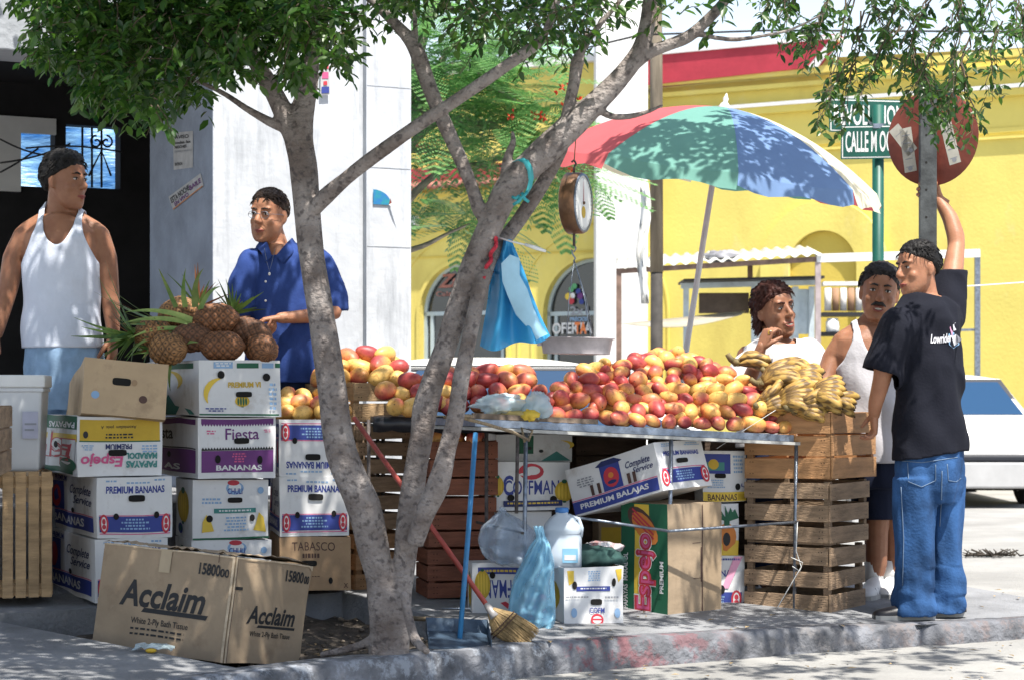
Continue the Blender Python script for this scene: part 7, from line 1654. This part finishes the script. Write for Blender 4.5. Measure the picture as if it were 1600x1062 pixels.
# ---------- A: young man in white tank top at the left, in the passage
def person_a():
    Y=9.75; s=Y/FPX; root=empty('person',(P(105,0,Y).x,Y,.475)); r0=Vector(root.location); tag(root,'young man in a white tank top and pale denim shorts standing in the dark passage','person')
    J=lambda px,py,dy=0: P(px,py,Y+dy)-r0
    T=head_T(J(102,284),62,2,0); T=T; mb=MB(); sc=1.10; head_pieces(mb,T,sc,jaw=1.05)
    k=s
    nk=J(94,335,.03); mb.tube([J(100,300,.02),nk,J(95,350,.04)],[.060,.062,.075],m_sk1,16)
    loft(mb,[(J(100,610),.155,.105,0),(J(100,560),.16,.11,0),(J(98,500),.150,.105,0),(J(98,450),.165,.115,0),(J(97,400),.185,.120,0),(J(96,365),.190,.105,0),(J(95,345),.12,.08,0),(J(95,335),.06,.06,0)],24)
    for x1,x2 in ((80,44),(112,148)): chain(mb,[J(95,318,.03),J(x1,340,.03),J(x2,362,.015)],[.05,.05,.05])
    chain(mb,[J(40,370,.01),J(22,405,.02),J(12,455,.0),J(-6,520,-.08)],[.060,.056,.046,.034]) # his right arm bent out of frame
    chain(mb,[J(152,370,.01),J(165,405,.02),J(172,465,.03),J(176,505,0),J(177,528,-.02)],[.062,.056,.046,.036,.029])
    chain(mb,[J(78,600),J(76,700),J(76,800,.02)],[.090,.07,.055]); chain(mb,[J(122,600),J(124,700),J(126,800,.02)],[.090,.07,.055])
    for px in (76,126): chain(mb,[J(px,700),J(px,780,.01),Vector((J(px,0).x,.02,.08))],[.07,.058,.045]); chain(mb,[Vector((J(px,0).x,.03,.05)),Vector((J(px,0).x,-.12,.035))],[.042,.03])
    h=[hand_pieces(J(177,528,-.02),(-.05,-.10,-1),(.2,.9,.0) if False else (-.9,.2,0),.55,-1,1.08), hand_pieces(J(-6,520,-.08),(-.2,-.2,-1),(.9,.2,0),.4,1,1.08)]
    body_mesh(root,mb,m_sk2,h)
    hair_mesh(root,T,m_hair,sc,front=.062,side=.005,back=-.065,h=.016,tuft=.007,seed=3); eyes(root,T,sc)
    # tank top
    g=MB(); loft(g,[(J(98,552),.196,.135,0),(J(98,520),.192,.130,0),(J(97,480),.180,.125,0),(J(97,440),.182,.130,0),(J(97,400),.190,.130,0),(J(96,372),.203,.128,0),(J(95,352),.15,.10,0),(J(95,338),.09,.07,0)],28)
    for x1,x2 in ((80,44),(112,148)): chain(g,[J(95,318,.03),J(x1,340,.03),J(x2,362,.015)],[.061,.061,.061])
    ca=J(97,0); zt=lambda py: J(0,py).z
    def cut(p):
        x,y,z=p[0]-ca.x,p[1],p[2]; X=abs(x)
        if z<zt(545): return False
        # armholes
        if X>.108+.085*max(0,min(1,(zt(345)-z)/.22))**1.4 and z>zt(425): return False
        if y<.02:   # front neckline scoop
            if X<.074*math.sqrt(max(0,1-(min(.165,max(0,zt(330)-z))/.165)**2)) and z>zt(386): return False
        else:
            if X<.074 and z>zt(350): return False
        return True
    garment('tank_top',root,g,m_wtank,cut,wr=.006,ws=(6,6,4),seed=1,folds=lambda p:.004*math.sin((p.x-ca.x)*26+p.z*22)*max(0,min(1,(zt(400)-p.z)/.2)))
    g=MB(); loft(g,[(J(100,530),.180,.125,0),(J(100,580),.190,.13,0),(J(100,625),.195,.13,0),(J(100,640),.19,.12,0)],24); 
    for px in (74,128): loft(g,[(J(px,610),.095,.11,0),(J(px,680),.10,.105,0),(J(px,720),.105,.105,0)],20)
    garment('shorts',root,g,m_den,lambda p:p[2]>zt(716) and p[2]<zt(535),wr=.009,ws=(8,8,5),seed=2)
person_a()
# ---------- B: boy with glasses in the blue shirt
def person_b():
    Y=10.25; root=empty('person',(P(450,0,Y).x,Y,.475)); r0=Vector(root.location); tag(root,'boy with glasses in a blue short-sleeved shirt standing behind the pineapples','person')
    J=lambda px,py,dy=0: P(px,py,Y+dy)-r0
    T=head_T(J(420,337),-22,5,3); sc=1.10; mb=MB(); head_pieces(mb,T,sc,jaw=1.16,nose=1.1)
    mb.tube([J(424,360,.02),J(430,385,.03)],[.058,.066],m_sk1,16)
    loft(mb,[(J(452,640),.14,.11,-15),(J(450,600),.15,.125,-15),(J(448,540),.155,.13,-15),(J(446,470),.16,.125,-15),(J(444,420),.175,.105,-15),(J(440,398),.13,.085,-15),(J(434,382),.06,.06,0)],24)
    chain(mb,[J(388,408,-.04),J(378,455,-.05),J(380,500,-.08),J(400,528,-.20)],[.05,.046,.040,.03])
    chain(mb,[J(500,410,.03),J(522,455,.02),J(522,488,-.04),J(480,494,-.16),J(438,497,-.24)],[.052,.047,.040,.035,.027])
    for px in (440,468): chain(mb,[J(px,620),J(px,690),Vector((J(px,0).x,.02,.07))],[.08,.06,.045]); chain(mb,[Vector((J(px,0).x,.03,.045)),Vector((J(px,0).x,-.12,.03))],[.04,.03])
    h=[hand_pieces(J(437,497,-.24),(-1,-.2,-.12),(-.15,.0,-1),.75,-1,.92,.5),hand_pieces(J(400,525,-.20),(.6,-.4,.2),(0,.3,1),.6,1,.92)]
    body_mesh(root,mb,m_sk3,h)
    hair_mesh(root,T,m_hairw,sc,front=.060,side=.012,back=-.055,h=.006,tuft=.006,seed=5); eyes(root,T,sc)
    mb=MB()
    for s in (-1,1):
        pts=[T@(Vector((s*.031+.021*math.cos(i*.4488),-.100-.0*abs(s)+.004*abs(math.cos(i*.4488)),.004+.0155*math.sin(i*.4488)))*sc) for i in range(15)]; mb.tube(pts,.0013,m_steel,5,cap=False)
        mb.tube([T@(Vector((s*.052,-.097,.008))*sc),T@(Vector((s*.078,-.03,.006))*sc),T@(Vector((s*.08,.012,.0))*sc)],.0013,m_steel,5)
    mb.tube([T@(Vector((-.010,-.102,.008))*sc),T@(Vector((0,-.104,.011))*sc),T@(Vector((.010,-.102,.008))*sc)],.0014,m_steel,5); mb.build('glasses',root)
    g=MB(); loft(g,[(J(446,606),.205,.165,-15),(J(447,560),.200,.165,-15),(J(447,500),.188,.155,-15),(J(446,450),.185,.145,-15),(J(445,418),.185,.125,-15),(J(440,398),.145,.10,-15),(J(434,380),.088,.085,0)],28)
    chain(g,[J(392,412,-.03),J(380,445,-.05),J(378,478,-.06)],[.072,.070,.074]); chain(g,[J(494,412,.03),J(516,450,.03),J(519,484,.02)],[.075,.077,.085])
    zt=lambda py: J(0,py).z; cc=J(430,383)
    garment('shirt',root,g,m_bshirt,lambda p: p[2]>zt(600) and not (p[2]>zt(388)-(.035 if p[1]<-.02 else 0) and abs(p[0]-cc.x)<.075+.0*p[0]) and not (p[0]>J(500,0).x and p[2]<zt(487) and p[2]>zt(540) and p[0]>J(512,0).x) and not (p[0]<J(386,0).x and p[2]<zt(480) and p[0]<J(372,0).x),wr=.011,ws=(8,8,5),seed=4,folds=lambda p:.003*math.sin(p.x*30-p.z*25))
    # collar, placket, chain and pendant
    mb=MB()
    for s,px in ((-1,414),(1,452)):
        a=[J(428+s*3,400,-.125),J(px-4*s,380,-.085),J(px+s*4,372,-.03),J(px+s*3,380,.04)]; b_=[J(428+s*14,412,-.150),J(px+s*5,396,-.115),J(px+s*14,386,-.04),J(px+s*10,392,.05)]
        mb.add(a+b_,[(0,1,5,4),(1,2,6,5),(2,3,7,6)],m_bshirt,True)
    mb.build('collar',root,solid=.004,fixn=False)
    mb=MB(); mb.tube([J(413,388,-.11),J(417,410,-.145),J(421,424,-.158),J(425,410,-.15),J(430,388,-.11)],.0014,m_steel,5); mb.ball(J(421,428,-.162),(.006,.003,.009),m_bone,8); mb.build('necklace',root)
    mb=MB(); 
    for py in (440,470,500,535): mb.ball(J(415,py,-.160),(.006,.003,.006),m_bone,8)
    mb.build('buttons',root)
    g=MB(); loft(g,[(J(452,590),.155,.13,-15),(J(453,630),.165,.135,-15),(J(453,650),.16,.13,-15)],20)
    for px in (438,470): loft(g,[(J(px,640),.09,.10,0),(J(px,740),.085,.09,0),(Vector((J(px,0).x,.02,.05)),.08,.09,0)],18)
    garment('trousers',root,g,m_dj,lambda p:p[2]>.06 and p[2]<zt(594),wr=.008,seed=6)
person_b()
# ---------- C: laughing woman in the white T-shirt
def person_c():
    Y=10.3; root=empty('person',(P(1215,0,Y).x,Y,G(1.34,10.3))); r0=Vector(root.location); tag(root,'laughing woman with short reddish hair and white T-shirt behind the bananas','person')
    J=lambda px,py,dy=0: P(px,py,Y+dy)-r0
    T=head_T(J(1211,487),30,-4,-7); sc=1.12; mb=MB(); head_pieces(mb,T,sc,jaw=1.04,smile=1,nose=1.)
    mb.tube([J(1209,510,.03),J(1212,535,.04)],[.055,.062],m_sk1,16)
    loft(mb,[(J(1222,760),.18,.12,0),(J(1222,700),.19,.13,0),(J(1222,640),.17,.13,0),(J(1222,590),.17,.125,0),(J(1220,552),.185,.10,0),(J(1216,538),.12,.08,0),(J(1213,528),.06,.06,0)],24)
    chain(mb,[J(1168,556,.0),J(1156,590,-.04),J(1160,615,-.10),J(1178,575,-.19),J(1190,541,-.21)],[.055,.047,.040,.034,.026])
    chain(mb,[J(1278,560,.02),J(1294,610,.03),J(1290,660,-.02),J(1265,690,-.12)],[.056,.048,.040,.03])
    for px in (1198,1246): chain(mb,[J(px,740),J(px,830),Vector((J(px,0).x,.02,.07))],[.09,.07,.045]); chain(mb,[Vector((J(px,0).x,.03,.04)),Vector((J(px,0).x,-.12,.03))],[.038,.028])
    h=[hand_pieces(J(1190,542,-.21),(.45,.05,1),(.75,.55,-.1),1.15,-1,.98,.6),hand_pieces(J(1265,690,-.12),(-.8,-.3,-.3),(0,.3,-1),.5,1,.95)]
    body_mesh(root,mb,m_sk2,h)
    hair_mesh(root,T,m_hairb,sc,front=.068,side=-.005,back=-.09,h=.014,tuft=.012,long=.55,seed=8); eyes(root,T,sc,smile=True)
    mb=MB(); c=J(1204,520,-.235); mb.tube([c+Vector((.011*math.cos(i*.6283),.0,.011*math.sin(i*.6283))) for i in range(11)],.0022,m_gold,6); mb.ball(c+Vector((0,-.008,.008)),.004,m_bone,8); mb.build('ring',root)
    g=MB(); loft(g,[(J(1226,720),.245,.16,0),(J(1226,660),.235,.155,0),(J(1225,600),.215,.15,0),(J(1223,562),.215,.14,0),(J(1219,543),.190,.12,0),(J(1215,531),.125,.10,0),(J(1213,526),.075,.075,0)],28)
    chain(g,[J(1180,560,0),J(1164,584,-.02),J(1158,604,-.03)],[.075,.080,.083]); chain(g,[J(1262,552,.02),J(1280,585,.03),J(1290,625,.03)],[.078,.082,.088])
    zt=lambda py: J(0,py).z; cc=J(1213,530)
    garment('tee_shirt',root,g,m_wtee,lambda p:p[2]>zt(700) and not (p[2]>zt(534)-(.012 if p[1]<0 else 0) and abs(p[0]-cc.x)<.085),wr=.010,ws=(6,6,4),seed=7)
    g=MB(); loft(g,[(J(1222,705),.20,.15,0),(J(1222,780),.21,.15,0)],20)
    for px in (1196,1248): loft(g,[(J(px,760),.10,.12,0),(Vector((J(px,0).x,.02,.05)),.07,.08,0)],18)
    garment('trousers',root,g,m_dj,lambda p:p[2]>.06,wr=.006,seed=9)
person_c()
# ---------- D: man with moustache, tank top and dark shorts
def person_d():
    Y=10.15; gz=G(1.85,10.1); root=empty('person',(P(1378,0,Y).x,Y,gz)); r0=Vector(root.location); tag(root,'smiling man with a moustache in a greyish tank top and dark shorts','person')
    J=lambda px,py,dy=0: P(px,py,Y+dy)-r0
    T=head_T(J(1374,458),-8,2,7); sc=1.17; mb=MB(); head_pieces(mb,T,sc,jaw=1.12,smile=1,nose=1.15)
    mb.tube([J(1372,485,.02),J(1368,515,.03)],[.066,.074],m_sk1,16)
    loft(mb,[(J(1372,745),.14,.12,10),(J(1370,720),.18,.14,10),(J(1366,660),.18,.15,10),(J(1362,600),.175,.14,10),(J(1360,555),.19,.125,10),(J(1362,530),.185,.10,10),(J(1366,512),.10,.075,10),(J(1368,505),.06,.06,10)],24)
    for x1,x2 in ((1350,1322),(1386,1408)): chain(mb,[J(1368,492,.03),J(x1,512,.03),J(x2,530,.02)],[.052,.052,.052])
    chain(mb,[J(1320,535,.0),J(1300,562,.0),J(1288,600,-.06),J(1270,618,-.16),J(1245,622,-.22)],[.063,.054,.044,.036,.028])
    chain(mb,[J(1412,532,.06),J(1430,580,.08),J(1436,640,.06)],[.062,.052,.04])
    fx=[(1368,.02,-.10),(1398,.10,.02)]
    for px,dy,_ in fx:
        chain(mb,[J(px,740,dy),J(px,800,dy),J(px+1,835,dy+.02),J(px+1,880,dy+.03),Vector((J(px+1,0).x,dy+.03,.09))],[.085,.072,.060,.055,.042])
    h=[hand_pieces(J(1245,622,-.22),(-.9,-.2,-.25),(0,.1,-1),.5,-1,1.05)]
    body_mesh(root,mb,m_sk2,h)
    hair_mesh(root,T,m_hairg,sc,front=.060,side=.008,back=-.06,h=.012,tuft=.006,mous=True,seed=12); eyes(root,T,sc,smile=True)
    g=MB(); loft(g,[(J(1366,728),.205,.165,10),(J(1365,690),.202,.168,10),(J(1364,640),.195,.162,10),(J(1362,590),.188,.150,10),(J(1361,555),.195,.135,10),(J(1362,530),.190,.110,10),(J(1366,512),.11,.085,10)],28)
    for x1,x2 in ((1350,1322),(1386,1408)): chain(g,[J(1368,492,.03),J(x1,512,.03),J(x2,530,.02)],[.063,.063,.063])
    zt=lambda py: J(0,py).z; cx=J(1364,0).x
    def cut(p):
        X=p[0]-cx; A=abs(X)
        if p[2]<zt(722): return False
        if A>.112+.09*max(0,min(1,(zt(520)-p[2])/.20))**1.4 and p[2]>zt(590): return False
        if p[1]<.02:
            if A<.076*math.sqrt(max(0,1-(min(.16,max(0,zt(508)-p[2]))/.16)**2)) and p[2]>zt(560): return False
        elif A<.076 and p[2]>zt(522): return False
        return True
    garment('tank_top',root,g,m_wtank2,cut,wr=.007,ws=(6,6,4),seed=11,folds=lambda p:.004*math.sin(p.x*20+p.z*28))
    g=MB(); loft(g,[(J(1371,705),.195,.15,10),(J(1372,745),.20,.155,10),(J(1373,760),.195,.15,10)],22)
    for px,dy,_ in fx: loft(g,[(J(px,735,dy),.12,.125,0),(J(px,790,dy),.120,.125,0),(J(px,825,dy),.122,.125,0)],20)
    garment('shorts',root,g,m_navy,lambda p:p[2]>zt(812) and p[2]<zt(710),wr=.008,seed=13)
    for px,dy,_ in fx:
        mb=MB(); x=J(px+1,0).x; mb.tube([(x,dy+.03,.175),(x,dy+.03,.12),(x-.004,dy+.03,.07)],[.050,.049,.048],m_bone,16,wob=.1); mb.build('sock',root)
    x=J(1368,0).x; shoe(root,(x-.10,-.16,0),(x+.04,.09,0),m_shoe,.052,.085,stripe=m_grey); x=J(1398,0).x; shoe(root,(x-.06,-.07,0),(x+.03,.20,0),m_shoe,.052,.085,stripe=m_grey)
person_d()
# ---------- E: young man in black T-shirt and baggy jeans, hand on the post
def person_e():
    Y=9.42; gz=G(1.95,9.45)+.001; root=empty('person',(P(1452,0,Y).x,Y,gz)); r0=Vector(root.location); tag(root,'young man in a black T-shirt and baggy blue jeans holding the sign post','person')
    J=lambda px,py,dy=0: P(px,py,Y+dy)-r0
    T=head_T(J(1434,421,.02),-62,4,-3); sc=1.04; mb=MB(); head_pieces(mb,T,sc,jaw=1.05,nose=1.05)
    mb.tube([J(1440,440,.03),J(1446,470,.05)],[.056,.064],m_sk1,16)
    loft(mb,[(J(1450,760),.12,.10,35),(J(1450,700),.14,.115,35),(J(1450,640),.145,.115,35),(J(1450,570),.155,.115,35),(J(1448,510),.175,.115,35),(J(1448,478),.16,.09,30),(J(1446,462),.07,.06,0)],24)
    chain(mb,[J(1404,502,-.10),J(1386,545,-.12),J(1378,592,-.10),J(1368,630,-.05),J(1366,648,-.01)],[.056,.050,.042,.034,.027])
    chain(mb,[J(1482,472,.14),J(1489,422,.22),J(1494,386,.29),J(1493,368,.31),J(1484,340,.35),J(1467,313,.385)],[.060,.050,.041,.042,.038,.026])
    fx=[(1430,-.05),(1472,.08)]
    for px,dy in fx: chain(mb,[J(px,740,dy),J(px,850,dy),Vector((J(px,0).x,dy+.02,.08))],[.075,.055,.045])
    h=[hand_pieces(J(1366,646,-.01),(-.25,.25,-1) if False else (.05,.30,-.85),(-1,0,-.1),.9,1,1.0,.9),
       hand_pieces(J(1467,313,.385),(-.82,.04,.50),(0,-1,0),.95,1,1.02,1.0)]
    body_mesh(root,mb,m_sk3,h)
    hair_mesh(root,T,m_hair,sc,front=.060,side=.022,back=-.045,h=.010,tuft=.007,seed=15); eyes(root,T,sc)
    g=MB(); loft(g,[(J(1453,722),.190,.155,35),(J(1452,690),.184,.150,35),(J(1451,640),.172,.142,35),(J(1450,580),.176,.138,35),(J(1449,530),.180,.135,35),(J(1449,500),.188,.13,35),(J(1448,478),.172,.106,30),(J(1446,462),.09,.08,0)],28)
    chain(g,[J(1406,506,-.09),J(1390,545,-.115),J(1381,583,-.11)],[.084,.088,.094]); chain(g,[J(1472,500,.10),J(1482,462,.15),J(1486,420,.19)],[.092,.084,.078])
    zt=lambda py: J(0,py).z; cc=J(1445,466,.05)
    o=garment('tee_shirt',root,g,m_blk,lambda p:p[2]>zt(712)+.02*math.sin(p[0]*9) and not (p[2]>zt(472) and (p[0]-cc.x)**2+(p[1]-.05)**2<.07**2 ) and not (p[2]>zt(418) and p[0]>J(1465,0).x) and not (p[0]<J(1392,0).x and p[2]<zt(586)-(p[0]-J(1380,0).x)*.3 and p[2]>zt(640) and p[0]<J(1391,0).x),wr=.013,ws=(7,7,5),seed=16,folds=lambda p:.005*math.sin(p.x*24+p.z*20+p.y*14))
    # print on the back, laid on the cloth
    bm=bmesh.new(); bm.from_mesh(o.data); bv=BVHTree.FromBMesh(bm); bm.free(); eye=Vector((0,0,CZ))-r0; mb=MB()
    def onto(px,py,off=.003):
        d=(P(px,py,Y)-Vector((0,0,CZ))).normalized(); hit=bv.ray_cast(eye,d,30); return (hit[0]-d*off) if hit[0] else J(px,py,-.15)
    def pr(pts,m,off=.006): mb.add([onto(*q,off) for q in pts],[tuple(range(len(pts)))],m)
    m_pw=M('print_white',(.62,.62,.66),.8,.1); m_pp=M('print_pink',(.55,.28,.42),.8,.1); m_pb=M('print_pale_blue',(.25,.42,.62),.8,.1)
    vs,fs=text_geo('Lowrider',.03,.2); q=[onto(1454+34*a,536-3*a+(-14)*b+6*a*(1-a),.007) for a,b in vs]; mb.add(q,fs,m_pw)
    pr([(1484,512),(1490,503),(1496,508),(1499,520),(1496,530),(1488,528)],m_pp); pr([(1482,522),(1490,519),(1500,526),(1499,538),(1490,544),(1483,538)],m_pb,.007); pr([(1487,526),(1494,522),(1503,530),(1497,536),(1491,540)],m_pw,.008); pr([(1489,508),(1493,504),(1494,516),(1490,517)],m_pw,.008)
    mb.build('back_print',root,fixn=False)
    g=MB(); loft(g,[(J(1452,690),.168,.135,35),(J(1452,730),.172,.14,35),(J(1453,765),.165,.13,35),(J(1453,785),.14,.11,35)],24)
    for (px,dy),(x1,x2) in zip(fx,((1430,1426),(1474,1482))): loft(g,[(J(px,745,dy),.100,.115,0),(J((px+x1)/2,810,dy),.095,.108,0),(J(x1,880,dy),.084,.098,0),(J(x2,925,dy),.086,.098,0),(Vector((J(x2,0).x,dy+.01,.10)),.092,.102,0),(Vector((J(x2-2,0).x,dy,.045)),.100,.108,0),(Vector((J(x2-2,0).x,dy,.012)),.096,.104,0)],24)
    garment('jeans',root,g,m_jean,lambda p:p[2]>.018 and p[2]<zt(700),voxel=.007,wr=.011,ws=(11,11,3.5),seed=18,folds=lambda p:(.007*math.sin(p.z*55+p.x*22+p.y*15)*max(0,min(1,(.24-p.z)/.2)) if p.z<.24 else .004*math.sin(p.x*45+p.z*9)))
    jo=[c for c in root.children if c.name.startswith('jeans')][0]; bm=bmesh.new(); bm.from_mesh(jo.data); bv2=BVHTree.FromBMesh(bm); bm.free(); mb=MB(); m_sti=M('jean_stitch',(.13,.19,.28),.8,.1)
    def on2(px,py,off=.004):
        d=(P(px,py,Y)-Vector((0,0,CZ))).normalized(); hit=bv2.ray_cast(eye,d,30); return (hit[0]-d*off) if hit[0] else None
    for ln in ([(1418,722),(1420,752),(1440,760),(1462,750),(1462,720)],[(1480,724),(1482,750),(1494,752),(1503,745)],[(1472,735),(1471,780),(1468,830)],[(1396,718),(1440,722),(1508,712)],[(1408,760),(1412,840),(1410,930)]):
        q=[]
        for a_,b_ in zip(ln,ln[1:]):
            for i in range(6): r_=on2(a_[0]+(b_[0]-a_[0])*i/6,a_[1]+(b_[1]-a_[1])*i/6); q+= [r_] if r_ else []
        if len(q)>3: mb.tube(q,.0022,m_sti,4)
    mb.build('stitching',root)
    x=J(1432,0).x; shoe(root,(x-.21,-.08,0),(x+.07,-.03,0),m_shoeb,.048,.075); x=J(1480,0).x; shoe(root,(x-.16,.07,0),(x+.10,.08,0),m_shoeb,.046,.06)
person_e()
